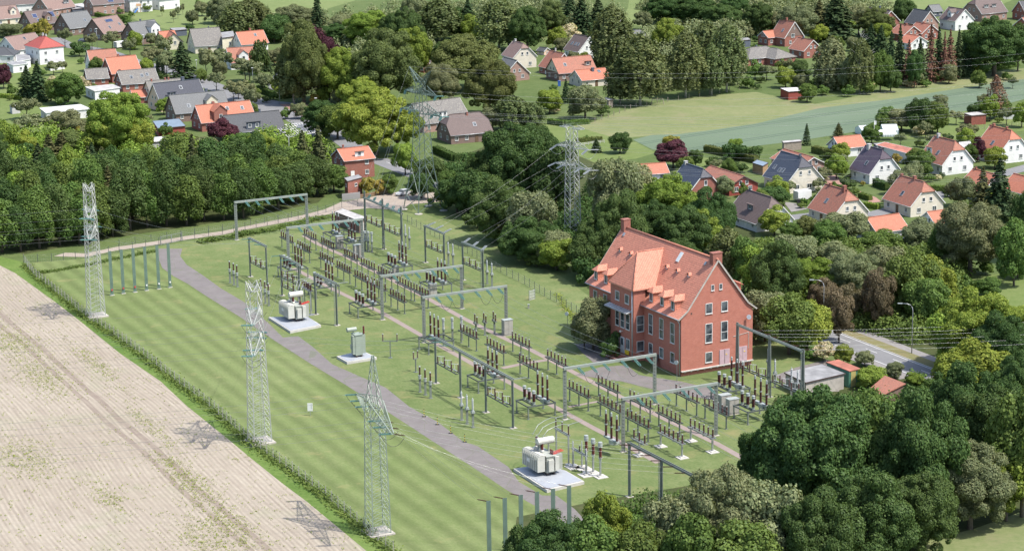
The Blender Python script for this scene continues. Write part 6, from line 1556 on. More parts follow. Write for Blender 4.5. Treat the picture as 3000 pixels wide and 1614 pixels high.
for (x, y, br, ct) in BAYS:
    g = S(x, y, 2.25)
    place(proto_platform(), (g.x, g.y, 0), AZ, 'steel equipment platforms', 'platform', 'steel frame platform on four legs')
    q = g + DA * (1.35 if ct else -.3)
    o = place(proto_breaker(), (q.x, q.y, 2.37), AZ, 'circuit breakers with three tall columns', 'circuit breaker', 'circuit breaker with three tall brown columns')
    if ct:
        for k in (-1, 0, 1):
            q = g - DA * 1.25 + DB * (k * 1.75)
            place(proto_ct(), (q.x, q.y, 2.37), AZ, 'current transformers on platforms', 'current transformer', 'short thick brown transformer on the platform')
q = S(1757, 1335, 0)
place(proto_breaker(), (q.x + DA.x * 2.2, q.y + DA.y * 2.2, 2.2), AZ, 'circuit breakers with three tall columns', 'circuit breaker', 'circuit breaker beside the front transformer with three tall columns')
for i, (x, y) in enumerate(((1718, 1391), (1739, 1373), (1759, 1389))):
    pass
CTP = [(1718, 1376), (1738, 1386.5), (1759, 1397)]
def ct_new(p):
    g = S(*p); t = thing('current_transformer', None, 'current transformer', (g.x, g.y, 0), AZ, 'new transformers on white footings')
    THINGS.append((t, 'red brown transformer on galvanised post with white footing', Vector((g.x, g.y, 3))))
    m = MB(); m.box((0, 0, 1.35), (.24, .24, 2.6)); m.build('post', galv, t)
    m = MB(); m.box((0, 0, .06), (1.9, 1.9, .16)); m.box((0, 0, .2), (.9, .9, .2)); m.build('footing', concw, t)
    m = MB(); m.lathe((0, 0, 2.6), [(.2, 0), (.2, .45), (.32, .5), (.32, .62)], 8); m.build('base', cap_g, t)
    o = obj('insulator', ins_mesh('ctr', 1.7, .27, porc_r, 10), t, (0, 0, 3.2)); obj('transformer_head', cap_mesh('cth', [(.2, 0), (.36, .08), (.38, .5), (.25, .56), (.36, .62), (.34, .9), (.1, .95)], cap_g, 9, 'transformer_head'), o, (0, 0, 1.7))
for p in CTP: ct_new(p)
def stand_new(p, h=2.7, two=True):
    g = S(*p); t = thing('instrument_post', None, 'post', (g.x, g.y, 0), AZ, 'thin posts on white footings')
    THINGS.append((t, 'galvanised post with thin insulator on white footing', Vector((g.x, g.y, 3))))
    m = MB(); m.box((0, 0, h / 2), (.2, .2, h)); m.build('post', galv, t)
    m = MB(); m.box((0, 0, .06), (2.2, 2.2, .14)); m.box((0, 0, .2), (.8, .8, .2)); m.build('footing', concw, t)
    obj('insulator', ins_mesh('thin', 1.8, .11, porc_g), t, (0, 0, h))
for p in ((1679, 1369), (1718, 1392), (1705, 1371)): stand_new(p)
m = MB(); a_, b_ = S(1677, 1316, 2.7), S(1760, 1345, 2.7)
# cabinets
CAB = [((600 + 1272 / 3.22), (500 + 735 / 3.22), 1.6, 2.9), ((600 + 1440 / 3.22), (500 + 818 / 3.22), 1.7, 2.9), ((1200 + 922 / 3.22), (900 + 262 / 3.22), 1.9, 3.1), ((1600 + 1682 / 3.22), (1050 + 492 / 3.22), 2.0, 2.9), ((1600 + 1757 / 3.22), (1050 + 520 / 3.22), 2.0, 2.7), (600 + 2150 / 3.22, 500 + 1178 / 3.22, 1.6, 2.6), (600 + 1800 / 3.22, 500 + 970 / 3.22, 1.3, 1.6)]
for x, y, w_, h_ in CAB:
    g = S(x, y); t = thing('control_cabinet', None, 'cabinet', (g.x, g.y, 0), AZ, 'grey control cabinets')
    THINGS.append((t, 'tall grey control cabinet', Vector((g.x, g.y, 1.5))))
    m = MB(); m.box((0, 0, h_ / 2 + .1), (w_, w_ * .62, h_ - .2)); m.build('body', boxgrey, t)
    m = MB(); m.box((0, 0, h_ + .05), (w_ + .14, w_ * .62 + .14, .1)); m.build('lid', cap_g, t)
    m = MB(); m.box((0, 0, .05), (w_ + .3, w_ * .62 + .3, .1)); m.build('plinth', conc, t)
    for s in (-1, 1):
        m = MB(); m.box((s * w_ * .235, -w_ * .31 - .02, h_ / 2 + .1), (w_ * .44, .04, h_ - .5)); m.build('door', boxgrey, t)

# ------------------------------------------------------------------ portals (gantries)
def string_mesh(L=1.9, r=.14, mat=glassteal, n=9, twin=True):
    k = ('str', L, r, mat.name, n, twin)
    if k in _WM: return _WM[k]
    m = MB()
    for s in ((-.17, .17) if twin else (0,)):
        pr = [(.04, 0)]
        for i in range(n):
            z = .15 + (L - .3) * i / n; pr += [(.05, z), (r, z + .05), (.05, z + .11)]
        pr.append((.04, L)); m.lathe((s, 0, 0), pr, 7, axis=(0, -1, 0))
    if twin: m.bar((-.22, -L, 0), (.22, -L, 0), .07); m.bar((-.22, -.03, 0), (.22, -.03, 0), .07)
    _WM[k] = m.mesh('insulator_string', mat); return _WM[k]
def add_string(parent, p, d, mesh):
    """string hanging from local point p along local direction d (mesh runs along -y)"""
    o = obj('insulator_string', mesh, parent, p)
    o.rotation_mode = 'QUATERNION'; o.rotation_quaternion = (-Vector(d)).to_track_quat('Y', 'Z')
    return Vector(p) + Vector(d).normalized() * 1.95
WIRES = []
def wire(p, q, sag, r=.022, mat=None, n=12, lab='conductor wire', down=None):
    WIRES.append((Vector(p), Vector(q), sag, r, mat or wirem, n, lab))
PT = {}
def bus_portal(key, base, desc):
    g = S(*base); W, h = 17.77, 9.0
    t = thing('gantry', None, 'gantry', (g.x, g.y, 0), AZ, 'wide flat topped busbar gantries')
    c = g + DA * W / 2; THINGS.append((t, desc, Vector((c.x, c.y, h)), 'fix'))
    t['label'] = desc
    for x in (0, W):
        m = MB()
        for s in (-.17, .17): m.bar((x + s, 0, 0), (x + s, 0, h - .28), .08, .36)
        for k in range(15): m.box((x, 0, .3 + k * .58), (.28, .30, .05))
        m.box((x, .0, h / 2 - .1), (.28, .05, h - .5)); m.build('post', steel, t)
        m = MB(); m.box((x, 0, .03), (1.0, 1.0, .12)); m.build('footing', conc, t)
    m = MB(); m.box((W / 2, -.19, h), (W + .5, .08, .44)); m.box((W / 2, .19, h), (W + .5, .08, .44)); m.box((W / 2, 0, h + .2), (W + .66, .28, .05))
    m.build('beam', steel_l, t)
    pts = []
    for u in (.14, .28, .42, .62, .76, .90):
        e = add_string(t, (u * W, -.26, h - .1), (.12, -.90, -.42), string_mesh())
        pts.append((u, e))
    mw = Matrix.Translation(Vector((g.x, g.y, 0))) @ Matrix.Rotation(AZ, 4, 'Z')
    PT[key] = [(mw @ Vector((u * W, .3, h)), mw @ e) for u, e in pts]
    return t
bus_portal('A', (694, 703.4), 'far gantry standing alone on the upper lawn before the tree belt')
bus_portal('B', (846.5, 784), 'gantry second from the tree belt, in front of the switch house')
bus_portal('C', (1120.8, 936.6), 'gantry in the yard centre behind another one of equal shape')
bus_portal('D', (1243.5, 1003.4), 'middle gantry nearest the brick building bush, cabinet at its right post')
bus_portal('F', (1655.6, 1227.6), 'gantry in front of the brick building wall')
bus_portal('G', (1826, 1322.7), 'nearest wide gantry, below the brick building')
ks = 'ABCDFG'
for a, b in zip(ks, ks[1:]):
    for i in range(6): wire(PT[a][i][1], PT[b][i][0], .6 if a != 'D' else 1.0, .02, lab='busbar wire between the wide gantries')
gE = S(2420, 1640)
for i in range(6):
    p = PT['G'][i][1]; wire(p, p - DB * 62 + Vector((0, 0, .3)), 1.4, .02, lab='busbar wire between the wide gantries')
# drooping black jumper loops under the portals
jl = MB
def loop(p, q, sag, r=.04, mat=None):
    m = MB(); p = Vector(p); q = Vector(q); pts = []
    for i in range(11):
        k = i / 10; v = p.lerp(q, k); v.z -= sag * 4 * k * (1 - k); pts.append(v)
    m.tube(pts, r, 4, False); return m
for key in 'CDFG':
    for i in (0, 1, 2, 3, 4, 5):
        a = PT[key][i][1]; b = a + DA * 1.5 - DB * .5 + Vector((0, 0, -.2))
        if i in (2, 5): continue
        m = loop(a, PT[key][i + 1][1], 1.7, .035); o = m.build('jumper_cable', wired); o['group'] = 'black jumper cables'; tag(o, None, 'cable')
        c = (a + PT[key][i + 1][1]) / 2; THINGS.append((o, 'drooping black cable loop under the beam', Vector((c.x, c.y, c.z - 1.5))))

def cross_portal(desc, pa, pb, tops, bases, h=8.6, shelf=(), post='I', strings=(), bm=steel_l, ladder=None, peak=0.0, arm=False, sc_=None, mats=glassteal, mid=()):
    """gantry whose beam runs across the bays, toward the camera; pa,pb beam ends at height h"""
    A, B = S(pa[0], pa[1], h), S(pb[0], pb[1], h); d = B - A; L = d.length; ang = math.atan2(d.y, d.x)
    t = thing('gantry', desc, 'gantry', (A.x, A.y, 0), ang, 'gantries set across the bays')
    m = MB()
    for s in (-.2, .2): m.bar((-.2, s, h), (L + .2, s, h), .10, .34)
    for k in range(int(L / .9) + 1): m.bar((k * .9, -.2, h), (min(L, k * .9 + .45), .2, h), .06, .08)
    m.build('beam', bm, t)
    for u in bases:
        x = u * L; m = MB()
        if post == 'I':
            for s in (-.2, .2): m.bar((x + s, 0, 0), (x + s, 0, h - .18), .10, .34)
            for k in range(int(h / .62)): m.box((x, 0, .3 + k * .62), (.3, .3, .05))
            top = h
        else:
            top = h + peak
            for s in (-1, 1):
                m.bar((x + s * .75 * .6, s * .0, 0), (x + s * .12, 0, top), .16, .42)
            for k in range(int(h / 1.1)): m.box((x, 0, .5 + k * 1.1), (.9 - .65 * k / (h / 1.1), .3, .06))
        m.build('post', steel, t)
        m = MB(); m.box((x, 0, .03), (1.1, 1.1, .12)); m.build('footing', conc, t)
        if ladder == u:
            m = MB()
            for s in (-.18, .18): m.bar((x + s, -.42, .2), (x + s, -.42, h), .05)
            for k in range(int(h / .45)): m.bar((x - .2, -.42, .4 + k * .45), (x + .2, -.42, .4 + k * .45), .05)
            m.build('ladder', steel_l, t)
    # switchgear shelves hung between the posts
    for (u0, u1, z) in shelf:
        m = MB(); x0, x1 = u0 * L, u1 * L
        for s in (-.42, .42): m.bar((x0, s, z), (x1, s, z), .12, .2)
        n = 3; 
        for k in range(n * 2 + 1): xx = x0 + (x1 - x0) * k / (n * 2); m.bar((xx, -.42, z), (xx, .42, z), .08, .1)
        sh_ = m.build('shelf', steel_d, t)
        for k in range(n):
            xx = x0 + (x1 - x0) * (k + .5) / n
            for s in (-.5, .5):
                o = obj('insulator', ins_mesh('d1.25', 1.25, .15, porc_b), sh_, (xx + s * .9, s * .9, z + .1))
            mm = MB(); mm.bar((xx - .45, -.45, z + 1.45), (xx + .45, .45, z + 1.45), .06); mm.bar((xx, 0, z + .3), (xx, 0, z + 1.45), .05); mm.bar((xx - .6, -.1, z + .3), (xx + .6, .1, z + .3), .08); mm.build('switch_arm', whitep, sh_)
    mw = Matrix.Translation(Vector((A.x, A.y, 0))) @ Matrix.Rotation(ang, 4, 'Z'); out = []
    for (u, dv, m_) in strings:
        dl = mw.inverted().to_3x3() @ Vector(dv)
        e = add_string(t, (u * L, 0, h - .05), dl.normalized(), m_); out.append(mw @ e)
    if arm:
        m = MB(); m.bar((L, 0, h), (L + .2, 2.6 if arm > 0 else -2.6, h), .14, .14); m.build('side_arm', steel_l, t)
    return out
LEFT = (-1, 0, 0.02)
st_g = string_mesh(2.0, .15, steel_g if False else glassteal, 10, False)
st_d = string_mesh(1.9, .14, porc_b, 10, False)
w1 = cross_portal('small left gantry with teal insulators beside the curved road', (729, 697), (778.6, 722), 0, (0, 1), 8.7, [(.08, .95, 3.6)], strings=[(.1, (-1, -.1, -.05), st_g), (.4, (-1, .1, -.05), st_g), (.8, (-1, .3, 0), st_g)])
w2 = cross_portal('left gantry with two shelves of switches behind the far transformer', (822, 748.4), (874.8, 774.8), 0, (0, 1), 8.7, [(.05, .95, 4.4), (.05, .95, 2.4)], strings=[(.0, (-1, -.1, -.05), st_g), (.5, (-1, .1, -.05), st_g), (.9, (-1, .3, 0), st_g)], ladder=1)
w3 = cross_portal('left gantry with ladder right of the far transformer', (921.4, 801), (983.5, 830.7), 0, (0, 1), 8.6, [], ladder=1, arm=1)
tw4 = S(1241, 600)
def towards(pa, pb, u, h, tgt, up=.05):
    A, B = S(pa[0], pa[1], h), S(pb[0], pb[1], h); p = A.lerp(B, u); d = Vector(tgt) - p; return d.normalized()
T4 = Vector((-21.6, 548.8, 24)); T5 = Vector((14.3, 515, 18)) 
w4 = cross_portal('tall gantry with three tapered posts below the green pylon', (1065.8, 579), (1177.6, 627), 0, (0.02, .5, .98), 10.2, [(.06, .46, 5.0), (.54, .94, 5.0)], post='A', peak=1.6,
     strings=[(u, towards((1065.8, 579), (1177.6, 627), u, 10.2, T4), string_mesh(2.0, .15, glassteal, 10, True)) for u in (.1, .25, .42, .6, .76, .92)])
w5 = cross_portal('right gantry with pale blue strings behind a similar one', (1244.4, 661.5), (1300, 684.8), 0, (0, 1), 8.4, [(.05, .95, 4.0)], strings=[(u, towards((1244.4, 661.5), (1300, 684.8), u, 8.4, T5), string_mesh(2.6, .15, porc_g, 12, True)) for u in (.06, .5, .95)])
w6 = cross_portal('right gantry with pale blue strings and ladder nearest the right fence', (1354.7, 709.6), (1413.7, 734.5), 0, (0, 1), 8.4, [(.05, .95, 4.0)], ladder=1, strings=[(u, towards((1354.7, 709.6), (1413.7, 734.5), u, 8.4, T5), string_mesh(2.6, .15, porc_g, 12, True)) for u in (.06, .5, .95)])
w7 = cross_portal('long four posted gantry in the yard centre', (1274.5, 988.5), (1501, 1111), 0, (0, .335, .665, 1), 8.6, [(.03, .31, 4.2), (.69, .97, 3.6)],
     strings=[(u, (-1, .02, 0), st_g) for u in (.02, .11, .2)] + [(u, (-1, .02, 0), st_d) for u in (.66, .8, .93)], arm=1)
w8 = cross_portal('sloping gantry with ladder nearest the front transformer', (1843.8, 1298), (2036, 1396), 0, (0, .5, .98), 8.6, [], ladder=.5, strings=[(u, (-1, .03, 0), st_d) for u in (.04, .2, .36, .52, .7, .88)], bm=steel, arm=1)
w9 = cross_portal('tall gantry with three posts right of the brick building', (2161, 951), (2353, 1029.5), 0, (0, .5, 1), 10.8, [(.04, .46, 3.2), (.54, .96, 3.2)], post='A', peak=.4, ladder=1, strings=[(u, (1, .04, -.03), st_d) for u in (.22, .36, .47, .62, .78, .93)])

# six lone posts, twice
def lone(px, h, top, desc, dv, mat):
    g = S(px[0], px[1], h) if top else S(*px)
    t = thing('steel_post', None, 'post', (g.x, g.y, 0), AZ, 'row of lone steel posts'); t['label'] = desc
    THINGS.append((t, desc, Vector((g.x, g.y, h))))
    m = MB()
    for s in (-.16, .16): m.bar((s, 0, 0), (s, 0, h), .08, .34)
    m.box((0, 0, h / 2), (.3, .06, h)); m.build('post', steel_g, t)
    m = MB(); m.box((0, 0, .03), (.9, .9, .1)); m.build('footing', conc, t)
    return t, Vector((g.x, g.y, h))
LP1 = [(328.6, 865), (362, 860), (396, 856), (430, 851), (466, 846.6), (498.6, 842)]
ends1 = []
for i, p in enumerate(LP1):
    t, e = lone(p, 9.6, False, 'green steel post in the row of six on the left lawn', 0, 0)
    m = MB(); m.box((0, -.2, 1.2), (.3, .04, .35)); m.build('number_plate', redp if i < 3 else whitep, t)
    ends1.append(e)
LP2 = [(1431, 1466), (1478.7, 1458), (1525.5, 1449), (1573, 1440), (1620, 1431), (1667, 1422)]
ends2 = []
for p in LP2:
    t, e = lone(p, 9.6, True, 'green steel post in the row of six at the bottom edge', 0, 0)
    l = Matrix.Rotation(-AZ, 3, 'Z') @ Vector((-.96, .28, .1)); add_string(t, (0, 0, 9.5), l, string_mesh(1.7, .13, porc_b, 8, False)); ends2.append(e + Vector((-1.8, .5, .15)))

# ------------------------------------------------------------------ transformers on pads
def big_transformer(desc, padpx, origin, scale=1.0, white=True):
    g = S(*origin)
    # pad
    P = [S(x, y, .55) for x, y in padpx]; c = sum(P, Vector()) / len(P)
    pd = thing('concrete_pad', desc[0], 'concrete pad', (c.x, c.y, 0)); m = MB(); m.prism([(p.x - c.x, p.y - c.y) for p in P], -.05, .5); m.build('slab', concw, pd)
    m = MB(); m.prism([((p.x - c.x) * .93, (p.y - c.y) * .93) for p in P], .5, .56); m.build('grating', grate, pd)
    t = thing('transformer', desc[1], 'transformer', (g.x, g.y, .56), AZ - math.pi / 2)   # local x runs toward the camera right (-DB)
    pm = trafo
    m = MB(); m.box((0, 0, 1.75), (5.4, 1.7, 2.6)); m.box((0, 0, 3.12), (5.6, 1.9, .14)); m.build('tank', pm, t)
    m = MB()
    for s in (-.6, .6): m.bar((-2.6, s, .22), (2.6, s, .22), .25, .3)
    for x in (-2, 0, 2):
        for s in (-.6, .6): m.lathe((x, s - .1, .14), [(.2, 0), (.2, .2)], 8, axis=(0, 1, 0))
    m.build('bogie', trim_d, t)
    for k in range(9):      # radiator fins on the long side towards the left of the picture (local -y)
        x = -2.7 + k * .62
        m = MB()
        m.box((x + .13, -1.75, 2.0), (.36, 1.3, 2.5))
        m.tube([(x + .13, -.9, 3.25), (x + .13, -1.6, 3.4), (x + .13, -2.3, 3.28)], .13, 6)
        m.build('radiator', trafo_w if white else pm, t)
    for k in range(3):
        m = MB()
        for j in range(4): m.box((2.2 - k * .7 + j * .13, 1.5, 2.0), (.07, 1.0, 2.5))
        m.build('radiator', pm, t)
    m = MB(); m.box((2.95, -.2, 1.7), (.35, .9, 1.9)); m.build('control_box', trafo_w, t)
    m = MB(); m.box((2.9, .85, 1.9), (.35, .7, 2.3)); m.build('control_box', trafo_w, t)
    m = MB(); m.box((-.6, -2.42, 2.0), (.9, .04, .6)); m.build('name_plate', whitep, t)
    # conservator
    m = MB(); m.lathe((.2, -1.3, 5.0), [(.1, 0), (.55, .04), (.58, .15), (.58, 2.85), (.55, 2.96), (.1, 3.0)], 14, axis=(0, 1, 0)); co = m.build('conservator', trafo_w, t)
    m = MB()
    for y in (-.8, .8): m.bar((.2, y, 3.2), (.2, y, 4.5), .16, .3)
    m.bar((.2, -.8, 3.2), (-.5, -.8, 4.4), .08); m.build('support', pm, t)
    for k in range(4):
        x = -2.1 + k * .85
        m = MB(); m.lathe((x, -.15 - .1 * k, 3.15), [(.3, 0), (.34, .35), (.2, .5)], 9); m.build('turret', trafo_w, t)
        o = obj('bushing', ins_mesh('bush', 1.5, .23, porc_r, 10), t, (x, -.15 - .1 * k, 3.62)); obj('terminal_cap', CAPS, o, (0, 0, 1.5))
    for k in range(3):
        m = MB(); m.bar((1.4 + k * .4, .6, 3.2), (1.4 + k * .4, 2.4, 3.6), .10); m.build('secondary_bar', redp, t)
        obj('bushing', ins_mesh('bsm', .7, .14, porc_r), t, (1.4 + k * .4, .5, 3.2))
    m = MB()
    for k in range(7): m.bar((-.9 + k * .3, .95, .6), (-.9 + k * .3, .95, 3.0), .06)
    m.build('pipes', pm, t)
    return t
z7 = lambda x, y: (700 + x / 3.22, 800 + y / 3.22)
zg = lambda x, y: (1480 + x / 4.95, 1180 + y / 4.95)
big_transformer(('white concrete pad under the far radiator transformer', 'large grey transformer with white cylinder left of the track, far one'), [(780 + 35 / 5.33, 820 + 575 / 5.33), (780 + 375 / 5.33, 820 + 795 / 5.33), (780 + 855 / 5.33, 820 + 700 / 5.33), (780 + 640 / 5.33, 820 + 560 / 5.33)], (780 + 455 / 5.33, 820 + 640 / 5.33))
big_transformer(('white concrete pad under the nearest transformer', 'large grey transformer with white cylinder at the bottom, nearest one'), [zg(120, 945), zg(605, 1255), zg(1148, 1130), zg(880, 975), zg(560, 880)], zg(560, 1025))
def tall_transformer():
    P = [S(*p, .55) for p in (z7(922, 780), z7(1020, 835), z7(1300, 790), z7(1165, 728))]; c = sum(P, Vector()) / 4
    pd = thing('concrete_pad', 'white concrete pad under the small tall transformer', 'concrete pad', (c.x, c.y, 0)); m = MB(); m.prism([(p.x - c.x, p.y - c.y) for p in P], -.05, .5); m.build('slab', concw, pd)
    m = MB(); m.prism([((p.x - c.x) * .9, (p.y - c.y) * .9) for p in P], .5, .56); m.build('grating', grate, pd)
    g = S(*z7(1118, 780), .56)
    t = thing('transformer', 'small tall greenish transformer between track and yard', 'transformer', (g.x, g.y, .56), AZ - math.pi / 2)
    m = MB(); m.box((0, 0, 2.3), (1.9, 1.4, 3.9)); m.box((0, 0, 4.3), (2.1, 1.6, .12)); m.build('tank', trafo_g, t)
    for k in range(4):
        m = MB(); m.box((-.8 + k * .5, 1.0, 2.4), (.38, .7, 3.6)); m.build('radiator', trafo_g, t)
    for k in range(2):
        m = MB(); m.box((.2 + k * .5, -.95, 2.4), (.38, .55, 3.6)); m.build('radiator', trafo_g, t)
    m = MB(); m.box((-.2, -1.0, 1.9), (.4, .5, .9)); m.build('control_box', cap_g, t)
    m = MB(); m.lathe((-.3, -1.9, 5.2), [(.1, 0), (.42, .04), (.42, 1.9), (.1, 1.95)], 12, axis=(0, 1, 0)); m.build('conservator', trafo_g, t)
    m = MB(); m.bar((-.3, -.6, 4.3), (-.3, -.6, 4.9), .2); m.build('support', trafo_g, t)
    obj('bushing', ins_mesh('bush', 1.5, .2, porc_b), t, (.5, 1.2, 4.3))
    m = MB()
    for s in (-.5, .5): m.bar((-1, s, .2), (1, s, .2), .2, .3)
    m.build('bogie', trim_d, t)
tall_transformer()
# rigid curved busbars by the transformers
def tubebar(pts, desc, r=.045):
    m = MB(); m.tube(pts, r, 5, True); o = m.build('busbar_tube', galv); tag(o, desc, 'busbar', 'curved white busbar tubes')
    return o
def frame_stand(desc, a, b, h, n=3, ih=1.5, legs=2):
    A, B = S(a[0], a[1], h), S(b[0], b[1], h); d = B - A; t = thing('support_stand', desc, 'stand', (A.x, A.y, 0), math.atan2(d.y, d.x)); L = d.length
    m = MB()
    for s in (-.2, .2): m.bar((0, s, h), (L, s, h), .1, .2)
    m.build('beam', galv, t)
    for i in range(legs): m = MB(); x = .2 + (L - .4) * i / (legs - 1); m.box((x, 0, h / 2), (.2, .2, h)); m.box((x, 0, .1), (.9, .9, .2)); m.build('leg', galv, t)
    tops = []
    for i in range(n):
        x = .15 + (L - .3) * i / (n - 1); o = obj('insulator', ins_mesh('st%s' % ih, ih, .14, porc_b), t, (x, 0, h + .1)); obj('terminal_cap', CAPS, o, (0, 0, ih)); tops.append(A + d * (x / L) + Vector((0, 0, ih + .3)))
    return tops
tp = frame_stand('galvanised stand with three brown insulators behind the nearest transformer', zg(730, 365), zg(925, 475), 5.0)
bt = [S(*zg(395, 450), 5.9), S(*zg(455, 470), 5.9), S(*zg(515, 505), 5.9)]
for i, p in enumerate(tp):
    a = S(*zg(395 + i * 62, 600 + i * 35), 4.3) + Vector((0, 0, 1.6)); e = p + DA * 2.4 + Vector((0, 0, .3))
    mid = (a + p) / 2 + Vector((0, 0, .9)); tubebar([a, a.lerp(mid, .5) + Vector((0, 0, .5)), mid, p.lerp(mid, .4) + Vector((0, 0, .25)), p, e], 'curved white tube above the nearest transformer')
frame_stand('galvanised stand with two thin insulators right of the nearest transformer', zg(978, 655), zg(1180, 770), 2.9, 3, .9)
tp2 = frame_stand('stand with insulators right of the far transformer', (780 + 560 / 5.33, 820 + 100 / 5.33), (780 + 690 / 5.33, 820 + 185 / 5.33), 5.0, 4, 1.3)
for i, p in enumerate(tp2[:3]):
    a = S(780 + (440 + i * 40) / 5.33, 820 + (180 + 25 * i) / 5.33, 5.2); e = p + DA * 2.6
    mid = (a + p) / 2 + Vector((0, 0, 1.1)); tubebar([a, mid, p, e, e + DA * 2.4 - Vector((0, 0, 1.2))], 'curved white tube above the far transformer')
# ------------------------------------------------------------------ lattice masts
def lattice(m, levels, az, r=.09, br=.06, cross=True):
    """levels: list of (z, half width x, half width y, cx, cy); legs plus X bracing"""
    ca, sa = math.cos(az), math.sin(az)
    def C(l, sx, sy):
        z, hx, hy, cx, cy = l; x = cx + sx * hx; y = cy + sy * hy
        return Vector((x * ca - y * sa, x * sa + y * ca, z))
    q = ((-1, -1), (1, -1), (1, 1), (-1, 1))
    for a, b in zip(levels, levels[1:]):
        for s in q: m.bar(C(a, *s), C(b, *s), r * 2, r * 2)
        for i in range(4):
            s0, s1 = q[i], q[(i + 1) % 4]
            m.bar(C(a, *s0), C(b, *s1), br * 2, br)
            if cross: m.bar(C(a, *s1), C(b, *s0), br * 2, br)
    return C
def levels_lin(z0, z1, w0, w1, n, pw=1.0):
    out = []; z = z0
    zs = [z0 + (z1 - z0) * (1 - (1 - i / n) ** 1.0) for i in range(n + 1)]
    for z in zs:
        k = (z - z0) / (z1 - z0); w_ = w0 + (w1 - w0) * k; out.append((z, w_ / 2, w_ / 2, 0, 0))
    return out
def arm(m, root_z, root_hw, tip, top_z, az, r=.06, seg=5, tipw=.15):
    """triangular cross arm: from body (half width root_hw) to tip (local vector in arm frame x outward)"""
    ca, sa = math.cos(az), math.sin(az)
    def Wd(x, y, z): return Vector((x * ca - y * sa, x * sa + y * ca, z))
    L = tip
    s = 1 if L > 0 else -1; x0 = s * root_hw
    for i in range(seg):
        k0, k1 = i / seg, (i + 1) / seg
        def B(k, sy): return Wd(x0 + (L - x0) * k, sy * (root_hw * (1 - k) + tipw * k), root_z)
        def T(k, sy): return Wd(x0 + (L - x0) * k, sy * (root_hw * (1 - k) + tipw * k) * .9, top_z + (root_z + .12 - top_z) * k)
        for sy in (-1, 1):
            m.bar(B(k0, sy), B(k1, sy), r * 2); m.bar(T(k0, sy), T(k1, sy), r * 2)
            m.bar(B(k0, sy), T(k1, sy), r * 1.3); m.bar(T(k1, sy), B(k1, sy), r * 1.2)
        m.bar(B(k0, -1), B(k1, 1), r * 1.3); m.bar(B(k1, -1), B(k1, 1), r * 1.2)
    return Wd(L, 0, root_z)
glstr = string_mesh(1.9, .17, glassteal, 9, True)
def attach(t, tip, d, mesh, loc):
    """string from world tip toward d; returns world end"""
    o = obj('insulator_string', mesh, t, Vector(tip) - Vector(loc)); o.rotation_mode = 'QUATERNION'
    o.rotation_quaternion = (-Vector(d)).to_track_quat('Y', 'Z'); return Vector(tip) + Vector(d).normalized() * 2.0

mast_w = plain('mast_pale_paint', (.38, .395, .365), .55, .12, .8, .1)
mast_g = plain('mast_green_paint', (.12, .165, .14), .55, .15, .8, .1)

def donau(desc, base, h, az_arm, u_z, l_z, upper, lower, wbase, wtop, baz):
    """mast with one short upper and one long lower cross arm"""
    loc = Vector((base[0], base[1], 0)); t = thing('lattice_mast', desc, 'lattice mast', loc)
    m = MB(); lattice(m, levels_lin(.2, l_z, wbase, wtop * 1.25, 18), baz, .075, .032); lattice(m, levels_lin(l_z, h, wtop * 1.25, wtop, 6), baz, .06, .032); m.build('tower_body', mast_w, t)
    f = MB(); f.box((0, 0, .12), (wbase + 1.1, wbase + 1.1, .34), baz); f.build('foundation', conc, t)
    tips = {}
    for nm, z, tp_ in (('u', u_z, upper), ('l', l_z, lower)):
        for s in (-1, 1):
            m = MB(); e = arm(m, z, wtop * .6, s * tp_, z + 1.9, az_arm, .045); m.build('crossarm', mast_w, t); tips[(nm, s)] = loc + e
    m = MB(); e = arm(m, h - 1.3, wtop * .5, -1.9, h, az_arm, .05, 2); arm(m, h - 1.3, wtop * .5, 1.9, h, az_arm, .05, 2); m.build('peak_arm', mast_w, t)
    m = MB()
    for s in (-.2, .2): m.bar((wtop * .3 + s, -wbase * .5, .4), (wtop * .3 + s, -wtop * .55, h - .5), .05)
    m.build('ladder', mast_w, t)
    dv = Vector((math.cos(az_arm), math.sin(az_arm), 0)); pts = [tips[('u', -1)], tips[('u', 1)], tips[('l', -1)], tips[('l', 1)], loc + Vector((0, 0, l_z)) + dv * lower * .52, loc + Vector((0, 0, l_z)) - dv * lower * .52]
    return t, loc, pts, (loc + Vector((0, 0, h)))
# towers 1 and 2
def run_donau(desc, base, h, az, u_z, l_z, up, lo, wb, wt, baz, ends, leftdir, nm):
    t, loc, pts, pk = donau(desc, base, h, az, u_z, l_z, up, lo, wb, wt, baz)
    pts = sorted(pts, key=lambda p: -p.z)
    # left going conductors leave the picture
    for p in pts:
        d = Vector(leftdir); e = attach(t, p, d, glstr, loc); wire(e, e + d.normalized() * 190 + Vector((0, 0, 1.5)), 4.0, .016, lab=nm + ' line leaving to the left')
    for p, q in zip(pts, ends):
        d = (Vector(q) - p); e = attach(t, p, d, glstr, loc); wire(e, q, .9, .016, lab=nm + ' line down to the yard')
        m = loop(pts[0], pts[0], .0) if False else None
    for p in pts:
        m = loop(p + Vector(leftdir).normalized() * 1.9, p + Vector((1.7, 0, -.6)), 1.6, .03); o = m.build('jumper', wired, t, loc)
    return t
e1 = [w1[0], w1[1], w1[2]] + [w2[0], w2[1], w2[2]]
run_donau('pale lattice mast at the far end of the field fence', (-85.1, 448.5), 27.6, R(97), 21.3, 17.4, 4.6, 6.6, 3.0, 1.75, R(27), [ends1[5], w1[0], w1[1], w1[2], ends1[3], ends1[1]], (-1, .05, 0), 'far mast')
run_donau('white lattice mast in the middle of the field fence', (-42.6, 362.0), 27.6, R(93), 21.6, 17.0, 5.4, 7.6, 3.1, 1.85, R(27), [w2[0], w2[1], w2[2], w7[0], w7[1], w7[2]], (-1, .03, 0), 'middle mast')
